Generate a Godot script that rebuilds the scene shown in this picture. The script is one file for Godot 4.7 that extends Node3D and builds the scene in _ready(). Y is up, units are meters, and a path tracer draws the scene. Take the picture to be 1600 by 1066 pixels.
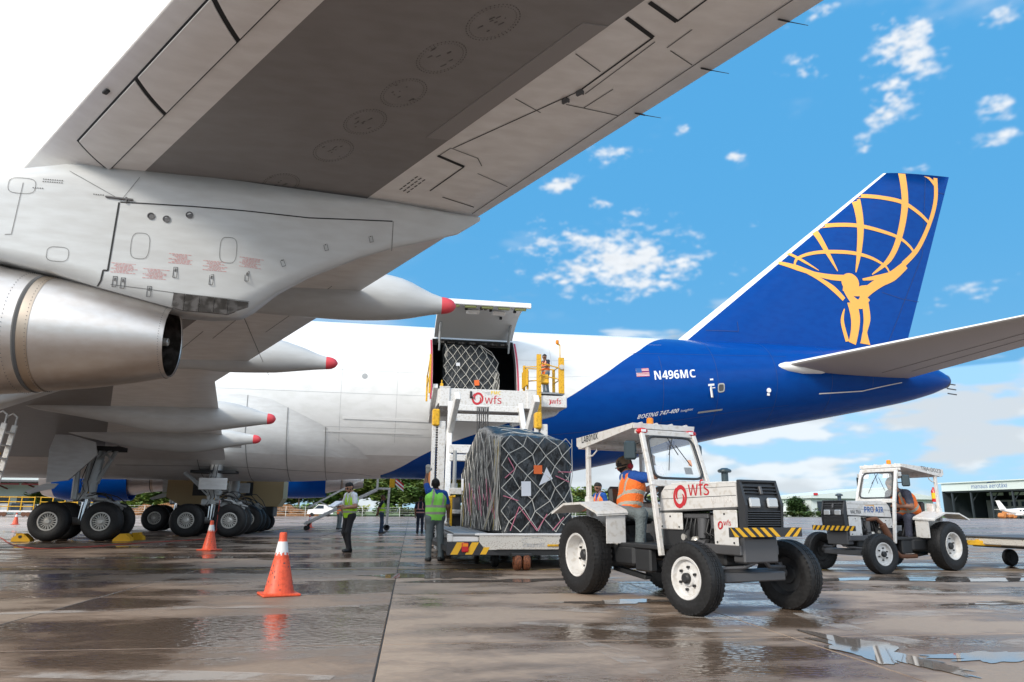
extends Node3D

# One world: X runs aft along the aircraft, Y up, Z towards its port side; metres.
var M := {}
var names := {}
var rng := RandomNumberGenerator.new()
var font_bold: SystemFont
var font_plain: SystemFont


func _ready() -> void:
	rng.seed = 7
	camera_and_light()
	materials()
	ground()
	airliner()
	cargo_loader()
	pallet_dolly()
	cargo_loads()
	tractors()
	people()
	small_things()
	background()
	mark_small(self)


func camera_and_light() -> void:
	var cam := Camera3D.new()
	cam.name = "camera"
	cam.fov = 51.55
	cam.near = 0.1
	cam.far = 3000.0
	add_child(cam)
	var yaw := 0.189128
	var pitch := 0.237724
	var roll := 0.007255
	var f := Vector3(sin(yaw) * cos(pitch), sin(pitch), -cos(yaw) * cos(pitch))
	var r := Vector3(cos(yaw), 0, sin(yaw))
	var u := r.cross(f)
	cam.transform = Transform3D(Basis(r * cos(roll) + u * sin(roll), u * cos(roll) - r * sin(roll), -f), Vector3(39.874, 0.948, 30.527))
	cam.current = true
	var env := Environment.new()
	env.background_mode = Environment.BG_SKY
	env.tonemap_mode = Environment.TONE_MAPPER_LINEAR
	env.tonemap_exposure = 3.1
	env.sdfgi_enabled = true
	env.ssao_enabled = true
	env.ssil_enabled = true
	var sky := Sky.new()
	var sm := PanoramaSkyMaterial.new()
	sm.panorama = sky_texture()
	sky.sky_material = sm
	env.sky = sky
	var we := WorldEnvironment.new()
	we.name = "surroundings"
	we.environment = env
	add_child(we)
	var sun := DirectionalLight3D.new()
	sun.name = "sun"
	sun.light_color = Color(1.0, 0.96, 0.9)
	sun.light_energy = 0.30
	sun.light_angular_distance = 12.0
	sun.shadow_enabled = true
	add_child(sun)
	sun.look_at_from_position(Vector3.ZERO, -SUN, Vector3.UP)

const SUN := Vector3(-0.66, 0.53, 0.53)


# Sky: blue air, a broken deck of cloud low down, small ragged puffs higher up, a bright veil towards the sun's side.
# One function of direction, sampled coarsely all round and finely where clouds have fine edges in view.
const BANKS := [[19.5, 19.8, 6.8, 2.5, 1], [15.2, 21, 3.8, 2, 0.75], [21.6, 18.7, 5.7, 1.5, 0.9], [43, 31.9, 2.3, 2.4, 1], [42, 29.4, 1.7, 1.7, 0.85], [40.9, 28, 1.1, 1.2, 0.75], [19.9, 28.2, 2.1, 0.7, 0.75], [15.2, 26.2, 1.6, 0.8, 0.85], [18.5, 24.3, 1.1, 0.7, 0.95], [21.4, 23.7, 1.3, 0.5, 0.75], [13.3, 23.5, 1.1, 0.5, 0.65], [25.9, 29.6, 0.8, 0.5, 0.6], [29.8, 27, 0.8, 0.5, 0.75], [36.1, 32.3, 1.7, 0.9, 0.7], [39.5, 26.2, 0.9, 0.7, 0.75], [48.4, 26.6, 1.8, 1, 0.65], [48.3, 24.6, 1.8, 0.7, 0.65], [42.6, 24.2, 1.1, 0.6, 0.55], [31, 21.9, 1, 0.5, 0.5], [45.5, 14.9, 2.9, 0.9, 0.65], [43.6, 14.5, 1.9, 0.6, 0.6], [46.4, 15.4, 2.1, 0.6, 0.55], [37.4, 35.6, 2.9, 0.5, 0.5], [49.3, 32.2, 1.5, 1.1, 0.6]]
var nz_a: FastNoiseLite
var nz_b: FastNoiseLite


func sky_color(az: float, el: float) -> Vector3:
	var sy := sin(el)
	var cy := cos(el)
	var eld := rad_to_deg(el)
	var d := Vector3(sin(az) * cy, sy, -cos(az) * cy)
	if eld < -1.0:
		return Vector3(0.2348, 0.2213, 0.2123)
	var t := clampf(eld / 60.0, 0.0, 1.0)
	var c := Vector3(0.0334, 0.1409, 0.2665).lerp(Vector3(0.0289, 0.1255, 0.2502), t)
	c = c.lerp(Vector3(0.1382, 0.2294, 0.2872), exp(-maxf(eld, 0.0) / 7.0))
	var pl := Vector3(d.x, 0, d.z) / (maxf(sy, 0.0) + 0.10)
	var q := Vector3(pl.x * 1.5, pl.z * 1.5, 3.0)
	var n := nz_a.get_noise_3dv(q) * 1.25
	var azd := rad_to_deg(az)
	# long flat deck in the lowest degrees
	var deck := 0.0
	if eld < 21.0:
		var low := nz_a.get_noise_3d(az * 5.5, eld * 0.42, 9.0) + 0.55 * nz_b.get_noise_3d(az * 7.0, eld * 0.30, 4.0)
		deck = smoothstep(-0.14, 0.22, low + 0.40 * exp(-pow((eld - 5.5) / 6.0, 2.0)) - 0.30 - 0.03 * maxf(eld - 11.0, 0.0))
		deck *= 1.0 - smoothstep(12.0, 19.0, eld)
	var near_bank := 0.0
	for b in BANKS:
		var dx: float = (azd - b[0]) / b[2]
		var dy: float = (eld - b[1]) / b[3]
		var rr := dx * dx + dy * dy
		if rr < 6.0:
			near_bank = maxf(near_bank, b[4] * exp(-rr * 0.9))
	# ragged small scale: billows drawn out along the wind
	var fine := nz_a.get_noise_3dv(Vector3(az * 13.0 + el * 3.0, el * 30.0, 1.0))
	var wisp := nz_a.get_noise_3dv(Vector3(az * 42.0, el * 90.0, 5.0))
	var edge := fine * 0.8 + wisp * 0.45
	var puff := smoothstep(0.30, 0.92, near_bank * (0.85 + 0.25 * wisp) + edge * 0.75) * smoothstep(0.02, 0.22, near_bank)
	puff = maxf(puff, 0.30 * smoothstep(0.34, 0.95, n + 0.25 * fine) * smoothstep(12.0, 24.0, eld))
	# away from the open blue window: unseen cloud, set brighter to add fill light
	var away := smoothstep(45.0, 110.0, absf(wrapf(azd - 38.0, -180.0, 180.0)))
	var fill_cloud := clampf(away * (0.62 + 0.75 * n), 0.0, 1.0) * smoothstep(4.0, 12.0, eld)
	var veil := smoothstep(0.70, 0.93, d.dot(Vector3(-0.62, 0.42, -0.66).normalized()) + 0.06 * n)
	var shade := clampf(0.84 + 0.75 * nz_b.get_noise_3d(az * 9.0, eld * 0.5, 14.0) + 0.25 * fine, 0.62, 1.0)
	c = c.lerp(Vector3(0.2935, 0.3143, 0.3306) * shade, deck * 0.92)
	c = c.lerp(Vector3(0.3116, 0.3206, 0.3297) * (0.93 + 0.12 * wisp), puff * 0.93)
	c = c.lerp(Vector3(0.80, 0.81, 0.82) * (0.94 + 0.12 * n), fill_cloud * 0.95)
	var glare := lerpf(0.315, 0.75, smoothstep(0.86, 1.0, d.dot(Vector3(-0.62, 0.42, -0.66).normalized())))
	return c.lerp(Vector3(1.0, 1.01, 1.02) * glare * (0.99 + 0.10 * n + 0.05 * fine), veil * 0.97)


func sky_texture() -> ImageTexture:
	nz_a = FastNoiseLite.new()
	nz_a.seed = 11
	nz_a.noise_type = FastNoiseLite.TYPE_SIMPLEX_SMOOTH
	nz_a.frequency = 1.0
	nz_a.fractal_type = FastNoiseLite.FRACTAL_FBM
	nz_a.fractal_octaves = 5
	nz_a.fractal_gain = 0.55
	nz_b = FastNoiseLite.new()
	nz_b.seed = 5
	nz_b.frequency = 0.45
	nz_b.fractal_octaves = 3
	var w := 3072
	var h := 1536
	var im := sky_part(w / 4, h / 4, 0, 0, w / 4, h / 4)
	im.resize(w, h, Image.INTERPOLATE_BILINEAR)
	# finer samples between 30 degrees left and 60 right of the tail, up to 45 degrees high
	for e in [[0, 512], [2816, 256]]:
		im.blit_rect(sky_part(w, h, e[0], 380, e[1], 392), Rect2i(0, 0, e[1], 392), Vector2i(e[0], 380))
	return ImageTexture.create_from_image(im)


func sky_part(w: int, h: int, x0: int, y0: int, nx: int, ny: int) -> Image:
	var out := PackedFloat32Array()
	out.resize(nx * ny * 4)
	for yy in ny:
		var el := PI * (0.5 - (y0 + yy + 0.5) / h)
		for xx in nx:
			var c := sky_color(wrapf(TAU * (x0 + xx + 0.5) / w, -PI, PI), el)
			var k := (yy * nx + xx) * 4
			out[k] = c.x
			out[k + 1] = c.y
			out[k + 2] = c.z
			out[k + 3] = 1.0
	return Image.create_from_data(nx, ny, false, Image.FORMAT_RGBAF, out.to_byte_array())


# ---------------------------------------------------------------- helpers
func mat(key: String, c: Color, rough := 0.6, metal := 0.0) -> StandardMaterial3D:
	var m := StandardMaterial3D.new()
	m.resource_name = key
	m.albedo_color = c.linear_to_srgb()
	m.roughness = rough
	m.metallic = metal
	M[key] = m
	return m


func noise_tex(sd: int, freq: float, oct: int, lo: Color, hi: Color, size := 512, a := 0.25, b := 0.75, gain := 0.5) -> NoiseTexture2D:
	var n := FastNoiseLite.new()
	n.seed = sd
	n.noise_type = FastNoiseLite.TYPE_SIMPLEX
	n.frequency = freq
	n.fractal_octaves = oct
	n.fractal_gain = gain
	var t := NoiseTexture2D.new()
	t.width = size
	t.height = size
	t.seamless = true
	t.noise = n
	var g := Gradient.new()
	g.set_color(0, lo)
	g.set_color(1, hi)
	g.set_offset(0, a)
	g.set_offset(1, b)
	t.color_ramp = g
	return t


func grime(key: String, tex: Texture2D, scale: Vector3) -> void:
	var m: StandardMaterial3D = M[key]
	m.albedo_texture = tex
	m.uv1_triplanar = true
	m.uv1_world_triplanar = true
	m.uv1_scale = scale


func bump(key: String, sd: int, freq: float, strength: float, scale: Vector3, world := true) -> void:
	var m: StandardMaterial3D = M[key]
	var t := noise_tex(sd, freq, 4, Color.BLACK, Color.WHITE, 512, 0.0, 1.0)
	t.color_ramp = null
	t.as_normal_map = true
	t.bump_strength = strength
	m.normal_enabled = true
	m.normal_texture = t
	m.uv1_triplanar = true
	m.uv1_world_triplanar = world
	m.uv1_scale = scale


func S() -> SurfaceTool:
	var st := SurfaceTool.new()
	st.begin(Mesh.PRIMITIVE_TRIANGLES)
	st.set_smooth_group(-1)
	return st


func tri(st: SurfaceTool, a: Vector3, b: Vector3, c: Vector3) -> void:
	st.add_vertex(a)
	st.add_vertex(b)
	st.add_vertex(c)


func quad(st: SurfaceTool, a: Vector3, b: Vector3, c: Vector3, d: Vector3) -> void:
	tri(st, a, b, c)
	tri(st, a, c, d)


func bx(st: SurfaceTool, c: Vector3, s: Vector3, b := Basis.IDENTITY, bev := 0.0) -> void:
	var h := s * 0.5
	var e: float = minf(bev, minf(h.x, minf(h.y, h.z)) * 0.9)
	st.set_smooth_group(-1)
	if e <= 0.0:
		for ax in 3:
			var u := Vector3.ZERO
			var v := Vector3.ZERO
			var n := Vector3.ZERO
			n[ax] = h[ax]
			u[(ax + 1) % 3] = h[(ax + 1) % 3]
			v[(ax + 2) % 3] = h[(ax + 2) % 3]
			for sg: float in [1.0, -1.0]:
				var p := n * sg
				var w := v * sg
				quad(st, c + b * (p - u - w), c + b * (p - u + w), c + b * (p + u + w), c + b * (p + u - w))
		return
	# chamfered: six faces, twelve edge strips, eight corners
	for ax in 3:
		var i1 := (ax + 1) % 3
		var i2 := (ax + 2) % 3
		for sg: float in [1.0, -1.0]:
			var q := []
			for k in [[-1, -1], [-1, 1], [1, 1], [1, -1]]:
				var p := Vector3.ZERO
				p[ax] = h[ax] * sg
				p[i1] = (h[i1] - e) * k[0]
				p[i2] = (h[i2] - e) * k[1] * sg
				q.append(c + b * p)
			quad(st, q[0], q[1], q[2], q[3])
			for s2: float in [1.0, -1.0]:
				var r := []
				for k in [[0, -1], [0, 1], [1, 1], [1, -1]]:
					var p := Vector3.ZERO
					p[ax] = (h[ax] - (e if k[0] == 1 else 0.0)) * sg
					p[i1] = (h[i1] - (0.0 if k[0] == 1 else e)) * s2
					p[i2] = (h[i2] - e) * k[1] * sg * s2
					r.append(c + b * p)
				quad(st, r[0], r[3], r[2], r[1])
	for k in 8:
		var sx := 1.0 if k & 1 else -1.0
		var sy := 1.0 if k & 2 else -1.0
		var sz := 1.0 if k & 4 else -1.0
		var p0 := c + b * Vector3(h.x * sx, (h.y - e) * sy, (h.z - e) * sz)
		var p1 := c + b * Vector3((h.x - e) * sx, h.y * sy, (h.z - e) * sz)
		var p2 := c + b * Vector3((h.x - e) * sx, (h.y - e) * sy, h.z * sz)
		if sx * sy * sz > 0:
			tri(st, p0, p2, p1)
		else:
			tri(st, p0, p1, p2)


# a bar from a to b with a rectangular section
func bar(st: SurfaceTool, a: Vector3, b: Vector3, w: float, h: float, up := Vector3.UP, bev := 0.0) -> void:
	var d := (b - a).normalized()
	if absf(d.dot(up)) > 0.98:
		up = Vector3.BACK
	var s := d.cross(up).normalized()
	bx(st, (a + b) * 0.5, Vector3(a.distance_to(b), h, w), Basis(d, s.cross(d), s), bev)


func frame_of(d: Vector3) -> Array:
	var up := Vector3.UP if absf(d.y) < 0.9 else Vector3.RIGHT
	var u := up.cross(d).normalized()
	return [u, d.cross(u)]


func tube(st: SurfaceTool, a: Vector3, b: Vector3, r: float, r2 := -1.0, n := 10, caps := true) -> void:
	if r2 < 0.0:
		r2 = r
	var d := (b - a).normalized()
	var f := frame_of(d)
	for i in n:
		var a0 := TAU * i / n
		var a1 := TAU * (i + 1) / n
		var o0: Vector3 = f[0] * cos(a0) + f[1] * sin(a0)
		var o1: Vector3 = f[0] * cos(a1) + f[1] * sin(a1)
		st.set_smooth_group(0)
		quad(st, a + o0 * r, b + o0 * r2, b + o1 * r2, a + o1 * r)
		if caps:
			st.set_smooth_group(-1)
			tri(st, a, a + o0 * r, a + o1 * r)
			tri(st, b, b + o1 * r2, b + o0 * r2)


func path(st: SurfaceTool, pts: Array, r: float, n := 6) -> void:
	var rings := []
	for i in pts.size():
		var d: Vector3 = (pts[mini(i + 1, pts.size() - 1)] - pts[maxi(i - 1, 0)]).normalized()
		var f := frame_of(d)
		var ring := PackedVector3Array()
		for k in n:
			var a := TAU * k / n
			ring.append(pts[i] + (f[0] * cos(a) + f[1] * sin(a)) * r)
		rings.append(ring)
	loft(st, rings)


func loft(st: SurfaceTool, rings: Array, caps := true, closed := true, group := 0) -> void:
	var n: int = rings[0].size()
	st.set_smooth_group(group)
	for i in rings.size() - 1:
		for k in (n if closed else n - 1):
			var k2 := (k + 1) % n
			quad(st, rings[i][k], rings[i + 1][k], rings[i + 1][k2], rings[i][k2])
	if caps and closed:
		st.set_smooth_group(-1)
		for e in [0, rings.size() - 1]:
			var c := Vector3.ZERO
			for p in rings[e]:
				c += p
			c /= n
			for k in n:
				if e == 0:
					tri(st, c, rings[e][k], rings[e][(k + 1) % n])
				else:
					tri(st, c, rings[e][(k + 1) % n], rings[e][k])


# turned shape: profile of (along the axis, radius)
func lathe(st: SurfaceTool, o: Vector3, axis: Vector3, prof: Array, n := 24) -> void:
	var f := frame_of(axis)
	var g := 1
	for i in prof.size() - 1:
		if i > 0:
			var d0: Vector2 = (prof[i] - prof[i - 1]).normalized()
			var d1: Vector2 = (prof[i + 1] - prof[i]).normalized()
			if d0.dot(d1) < 0.82:
				g += 1
		st.set_smooth_group(g)
		for k in n:
			var a0 := TAU * k / n
			var a1 := TAU * (k + 1) / n
			var o0: Vector3 = f[0] * cos(a0) + f[1] * sin(a0)
			var o1: Vector3 = f[0] * cos(a1) + f[1] * sin(a1)
			var p: Vector2 = prof[i]
			var q: Vector2 = prof[i + 1]
			var A := o + axis * p.x + o0 * p.y
			var B := o + axis * q.x + o0 * q.y
			var C := o + axis * q.x + o1 * q.y
			var D := o + axis * p.x + o1 * p.y
			if p.y < 1e-5:
				tri(st, A, B, C)
			elif q.y < 1e-5:
				tri(st, A, B, D)
			else:
				quad(st, A, B, C, D)


# flat outline pushed out along ux x uy
func prism(st: SurfaceTool, poly: PackedVector2Array, o: Vector3, ux: Vector3, uy: Vector3, thick: float) -> void:
	var nn := ux.cross(uy).normalized() * thick
	st.set_smooth_group(-1)
	var t := Geometry2D.triangulate_polygon(poly)
	for i in range(0, t.size(), 3):
		var a := o + ux * poly[t[i]].x + uy * poly[t[i]].y
		var b := o + ux * poly[t[i + 1]].x + uy * poly[t[i + 1]].y
		var c := o + ux * poly[t[i + 2]].x + uy * poly[t[i + 2]].y
		tri(st, a, b, c)
		tri(st, a + nn, c + nn, b + nn)
	for i in poly.size():
		var j := (i + 1) % poly.size()
		var a := o + ux * poly[i].x + uy * poly[i].y
		var b := o + ux * poly[j].x + uy * poly[j].y
		quad(st, a, b, b + nn, a + nn)


func ball(st: SurfaceTool, c: Vector3, r: Vector3, n := 12) -> void:
	var prev := []
	for i in n / 2 + 1:
		var v := PI * i / (n / 2) - PI / 2
		var ring := []
		for k in n:
			var u := TAU * k / n
			ring.append(c + Vector3(cos(v) * cos(u) * r.x, sin(v) * r.y, cos(v) * sin(u) * r.z))
		if i > 0:
			st.set_smooth_group(0)
			for k in n:
				quad(st, prev[k], ring[k], ring[(k + 1) % n], prev[(k + 1) % n])
		prev = ring


func done(st: SurfaceTool) -> ArrayMesh:
	st.generate_normals()
	return st.commit()


func ob(called: String, st: SurfaceTool, m: Material, parent: Node = null) -> MeshInstance3D:
	return ob_mesh(called, done(st), m, parent)


func ob_mesh(called: String, mesh: Mesh, m: Material, parent: Node = null) -> MeshInstance3D:
	var o := MeshInstance3D.new()
	o.mesh = mesh
	if m:
		o.material_override = m
	o.cast_shadow = GeometryInstance3D.SHADOW_CASTING_SETTING_ON
	if parent:
		o.name = called
		parent.add_child(o, true)
		if o.name != called:
			o.name = part_number(parent, called)
	else:
		o.name = numbered(called)
		add_child(o)
	return o


func part_number(parent: Node, called: String) -> String:
	var key := str(parent.get_instance_id()) + called
	names[key] = names.get(key, 0) + 1
	return "%s_%03d" % [called, names[key]]


func numbered(called: String) -> String:
	if not names.has(called):
		names[called] = 0
		return called
	names[called] += 1
	return "%s_%03d" % [called, names[called]]


func thing(called: String, label: String, category: String, at := Vector3.ZERO, turn := 0.0, group := "") -> Node3D:
	var o := Node3D.new()
	o.name = numbered(called)
	add_child(o)
	o.position = at
	o.rotation.y = turn
	tag(o, label, category, group)
	return o


func tag(o: Node, label: String, category: String, group := "") -> void:
	o.set_meta("label", label)
	o.set_meta("category", category)
	if group:
		o.set_meta("group", group)


# marks, seams, lettering and hose runs too small to pick apart one by one
func mark_small(n: Node) -> void:
	for c in n.get_children():
		if c is MeshInstance3D and not c.has_meta("kind") and c.get_parent() != self:
			var s := String(c.name).rstrip("0123456789").rstrip("_")
			if s in ["skin_seam", "tail_seam", "fairing_seam", "panel_seam", "control_gap", "access_gap", "cover_seam", "rudder_seam", "blue_seam", "notice", "stencil", "fastener_ring", "hydraulic_hose", "tread_groove", "bonnet_seam", "elevator_gap", "panel_bolt", "letters", "maker_lettering", "company_sign", "fleet_number", "registration", "type_lettering", "far_joint", "globe_emblem", "wheel_nut", "latch_mark", "maker_mark", "glasses", "static_wick", "tail_exhaust", "torque_link", "lattice", "cargo_net", "hinge_fitting"]:
				c.set_meta("kind", "stuff")
		mark_small(c)


func kind(o: Node, k: String) -> Node:
	o.set_meta("kind", k)
	return o


func dup(o: Node3D, base: String, label: String, at: Vector3, turn := 0.0) -> Node3D:
	var c: Node3D = o.duplicate()
	c.name = numbered(base)
	add_child(c)
	c.position = at
	c.rotation.y = turn
	c.set_meta("label", label)
	return c


# lettering laid on any surface: put maps (0..w, 0..h) to the surface
func text(called: String, words: String, bold: bool, m: Material, parent: Node, w: float, h: float, put: Callable, slant := 0.0) -> MeshInstance3D:
	var t := TextMesh.new()
	t.font = font_bold if bold else font_plain
	t.text = words
	t.font_size = 48
	t.pixel_size = 0.01
	t.depth = 0.0
	t.curve_step = 1.0
	t.horizontal_alignment = HORIZONTAL_ALIGNMENT_LEFT
	var arr := t.get_mesh_arrays()
	var vs: PackedVector3Array = arr[Mesh.ARRAY_VERTEX]
	var ix: PackedInt32Array = arr[Mesh.ARRAY_INDEX]
	var lo := Vector3(1e9, 1e9, 1e9)
	var hi := -lo
	for v in vs:
		lo = lo.min(v)
		hi = hi.max(v)
	var st := S()
	for i in range(0, ix.size(), 3):
		for k in 3:
			var v := vs[ix[i + k]]
			var y := (v.y - lo.y) / maxf(hi.y - lo.y, 1e-6) * h
			st.add_vertex(put.call((v.x - lo.x) / maxf(hi.x - lo.x, 1e-6) * w + y * slant, y))
	return ob(called, st, m, parent)


# a ribbon of varying width along points of the plane, laid on a surface by put
func ribbon(st: SurfaceTool, pts: Array, widths: Array, put: Callable, steps := 8) -> void:
	var cv := Curve2D.new()
	var n := pts.size()
	for i in n:
		var tn: Vector2 = (pts[mini(i + 1, n - 1)] - pts[maxi(i - 1, 0)]) / 6.0
		cv.add_point(pts[i], -tn, tn)
	var last := []
	for i in n - 1:
		for k in range(0 if i == 0 else 1, steps + 1):
			var t := float(k) / steps
			var p := cv.sample(i, t)
			var q := cv.sample(i, minf(t + 0.02, 1.0)) - cv.sample(i, maxf(t - 0.02, 0.0))
			var nn := Vector2(-q.y, q.x).normalized() * lerpf(widths[i], widths[i + 1], t) * 0.5
			var now := [p + nn, p - nn]
			if last:
				quad(st, put.call(last[0].x, last[0].y), put.call(now[0].x, now[0].y), put.call(now[1].x, now[1].y), put.call(last[1].x, last[1].y))
			last = now


# the handling firm's sign: a red ring of three swept crescents, then three letters
func swirl_sign(parent: Node, w: float, put: Callable, m: Material, part := "company_sign", rise := 0.0) -> void:
	var st := S()
	var r := w * 0.20
	for k in 2:
		var pts := []
		var ws := []
		for i in 13:
			var t := i / 12.0
			var a := PI * k + 2.2 + t * 4.6
			var rr := r * lerpf(0.98, 0.46, t * t)
			pts.append(Vector2(r * 0.9 + cos(a) * rr * 0.84, r + sin(a) * rr))
			ws.append(r * 0.36 * pow(sin(PI * (0.03 + 0.94 * t)), 0.8) + 0.002)
		ribbon(st, pts, ws, put, 4)
	var o := ob(part, st, m, parent)
	text("letters", "wfs", false, m, o, w * 0.54, w * 0.27, func(x, y): return put.call(x + r * 2.05, y + r * 0.25 + rise))


# ---------------------------------------------------------------- materials and ground
func materials() -> void:
	font_bold = SystemFont.new()
	font_bold.font_names = ["Droid Sans"]
	font_bold.font_weight = 700
	font_plain = SystemFont.new()
	font_plain.font_names = ["Droid Sans"]
	var w := Color.WHITE
	mat("white_skin", Color(0.80, 0.80, 0.79), 0.28)
	mat("fairing_skin", Color(0.74, 0.75, 0.75), 0.3)
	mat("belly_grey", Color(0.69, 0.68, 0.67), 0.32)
	mat("wing_light", Color(0.80, 0.785, 0.77), 0.38)
	mat("canoe_grey", Color(0.53, 0.54, 0.54), 0.32)
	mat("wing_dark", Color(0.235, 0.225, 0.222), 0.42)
	mat("flap_grey", Color(0.55, 0.54, 0.53), 0.4)
	mat("pylon_grey", Color(0.62, 0.64, 0.645), 0.32)
	var smear := noise_tex(3, 0.012, 6, Color(0.95, 0.945, 0.94), w, 1024, 0.15, 0.8)
	for k in ["belly_grey", "wing_light", "wing_dark", "flap_grey", "pylon_grey", "fairing_skin", "canoe_grey"]:
		grime(k, smear, Vector3(0.12, 0.5, 0.33))
	grime("white_skin", noise_tex(8, 0.01, 6, Color(0.965, 0.965, 0.96), w, 1024, 0.15, 0.6), Vector3(0.1, 0.22, 0.22))
	mat("blue_skin", Color(0.001, 0.058, 0.30), 0.22)
	M.blue_skin.metallic_specular = 0.22
	grime("blue_skin", noise_tex(9, 0.012, 6, Color(0.93, 0.94, 0.96), w, 1024, 0.15, 0.6), Vector3(0.09, 0.22, 0.22))
	mat("gold_paint", Color(0.95, 0.44, 0.075), 0.35)
	mat("white_paint", Color(0.82, 0.82, 0.81), 0.35)
	mat("letter_white", Color(0.85, 0.86, 0.88), 0.4)
	mat("red_tip", Color(0.66, 0.06, 0.075), 0.4)
	mat("seam", Color(0.10, 0.10, 0.10), 0.7)
	mat("seam_soft", Color(0.46, 0.46, 0.46), 0.6)
	mat("paler_strip_grey", Color(0.27, 0.255, 0.25), 0.42)
	mat("cover_ring", Color(0.10, 0.095, 0.092), 0.5)
	mat("dark_gap", Color(0.02, 0.021, 0.023), 0.7)
	mat("bare_metal", Color(0.66, 0.635, 0.615), 0.38, 1.0)
	grime("bare_metal", noise_tex(21, 0.016, 5, Color(0.96, 0.945, 0.93), w, 1024, 0.15, 0.8), Vector3(0.25, 0.5, 0.5))
	mat("hot_metal", Color(0.50, 0.42, 0.34), 0.4, 1.0)
	mat("burnt_metal", Color(0.12, 0.11, 0.105), 0.5, 0.5)
	grime("burnt_metal", noise_tex(23, 0.006, 5, Color(0.55, 0.53, 0.5), w, 512, 0.3, 0.7), Vector3(1.6, 1.6, 1.6))
	mat("inlet_metal", Color(0.62, 0.58, 0.54), 0.3, 0.9)
	mat("strut_grey", Color(0.36, 0.37, 0.37), 0.4, 0.3)
	mat("chrome", Color(0.7, 0.7, 0.71), 0.15, 1.0)
	mat("hose_black", Color(0.018, 0.018, 0.02), 0.5)
	mat("tyre", Color(0.017, 0.017, 0.018), 0.62)
	grime("tyre", noise_tex(31, 0.03, 4, Color(0.55, 0.55, 0.56), w, 512, 0.3, 0.8), Vector3(1.4, 1.4, 1.4))
	mat("rim_grey", Color(0.58, 0.56, 0.52), 0.45, 0.5)
	mat("white_enamel", Color(0.67, 0.66, 0.645), 0.42)
	grime("white_enamel", noise_tex(41, 0.012, 4, Color(0.90, 0.88, 0.85), w, 1024, 0.12, 0.42), Vector3(0.7, 0.7, 0.7))
	mat("worn_enamel", Color(0.62, 0.59, 0.54), 0.5)
	grime("worn_enamel", noise_tex(43, 0.03, 5, Color(0.50, 0.38, 0.27), w, 1024, 0.14, 0.27), Vector3(0.9, 0.9, 0.9))
	mat("yellow_paint", Color(0.72, 0.40, 0.012), 0.45)
	grime("yellow_paint", noise_tex(44, 0.02, 5, Color(0.86, 0.83, 0.8), w, 512, 0.15, 0.5), Vector3(1, 1, 1))
	mat("hazard_black", Color(0.03, 0.03, 0.033), 0.5)
	mat("hazard_yellow", Color(0.80, 0.44, 0.02), 0.5)
	mat("machine_black", Color(0.022, 0.023, 0.025), 0.5)
	mat("machine_grey", Color(0.10, 0.10, 0.105), 0.5, 0.3)
	mat("grille_black", Color(0.028, 0.03, 0.034), 0.42)
	mat("rust", Color(0.13, 0.055, 0.03), 0.8)
	mat("roller_grey", Color(0.30, 0.30, 0.30), 0.35, 0.6)
	mat("lamp_red", Color(0.55, 0.015, 0.02), 0.2)
	mat("lamp_orange", Color(0.85, 0.26, 0.01), 0.25)
	mat("lamp_clear", Color(0.55, 0.56, 0.56), 0.12, 0.3)
	mat("sign_red", Color(0.52, 0.02, 0.03), 0.45)
	mat("sign_blue", Color(0.01, 0.09, 0.32), 0.45)
	mat("sign_black", Color(0.02, 0.02, 0.022), 0.5)
	mat("sign_yellow", Color(0.8, 0.55, 0.02), 0.5)
	mat("mirror_back", Color(0.035, 0.055, 0.065), 0.35)
	mat("seat_black", Color(0.015, 0.015, 0.016), 0.4)
	var g := mat("pane", Color(0.85, 0.92, 0.93), 0.03)
	g.transparency = BaseMaterial3D.TRANSPARENCY_ALPHA
	g.albedo_color.a = 0.16
	g.cull_mode = BaseMaterial3D.CULL_DISABLED
	mat("film_black", Color(0.02, 0.024, 0.028), 0.32)
	mat("rope_white", Color(0.62, 0.60, 0.55), 0.8)
	mat("rope_pink", Color(0.62, 0.20, 0.28), 0.8)
	mat("rope_yellow", Color(0.62, 0.45, 0.08), 0.8)
	mat("label_orange", Color(0.85, 0.16, 0.03), 0.6)
	mat("paper", Color(0.75, 0.77, 0.82), 0.7)
	mat("cone_orange", Color(0.80, 0.105, 0.04), 0.5)
	grime("cone_orange", noise_tex(51, 0.02, 5, Color(0.85, 0.78, 0.74), w, 512, 0.2, 0.5), Vector3(2.2, 2.2, 2.2))
	mat("cone_white", Color(0.72, 0.72, 0.72), 0.5)
	mat("chock_yellow", Color(0.70, 0.38, 0.01), 0.6)
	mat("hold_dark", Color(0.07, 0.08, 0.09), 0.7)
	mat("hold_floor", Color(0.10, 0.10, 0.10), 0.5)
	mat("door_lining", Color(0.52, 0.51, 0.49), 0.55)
	mat("beige_machine", Color(0.42, 0.31, 0.16), 0.6)
	mat("cord_red", Color(0.45, 0.07, 0.05), 0.7)
	# people
	mat("skin_tan", Color(0.36, 0.185, 0.115), 0.55)
	mat("skin_brown", Color(0.22, 0.105, 0.065), 0.55)
	for k in ["skin_tan", "skin_brown"]:
		M[k].subsurf_scatter_enabled = true
		M[k].subsurf_scatter_strength = 0.15
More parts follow.
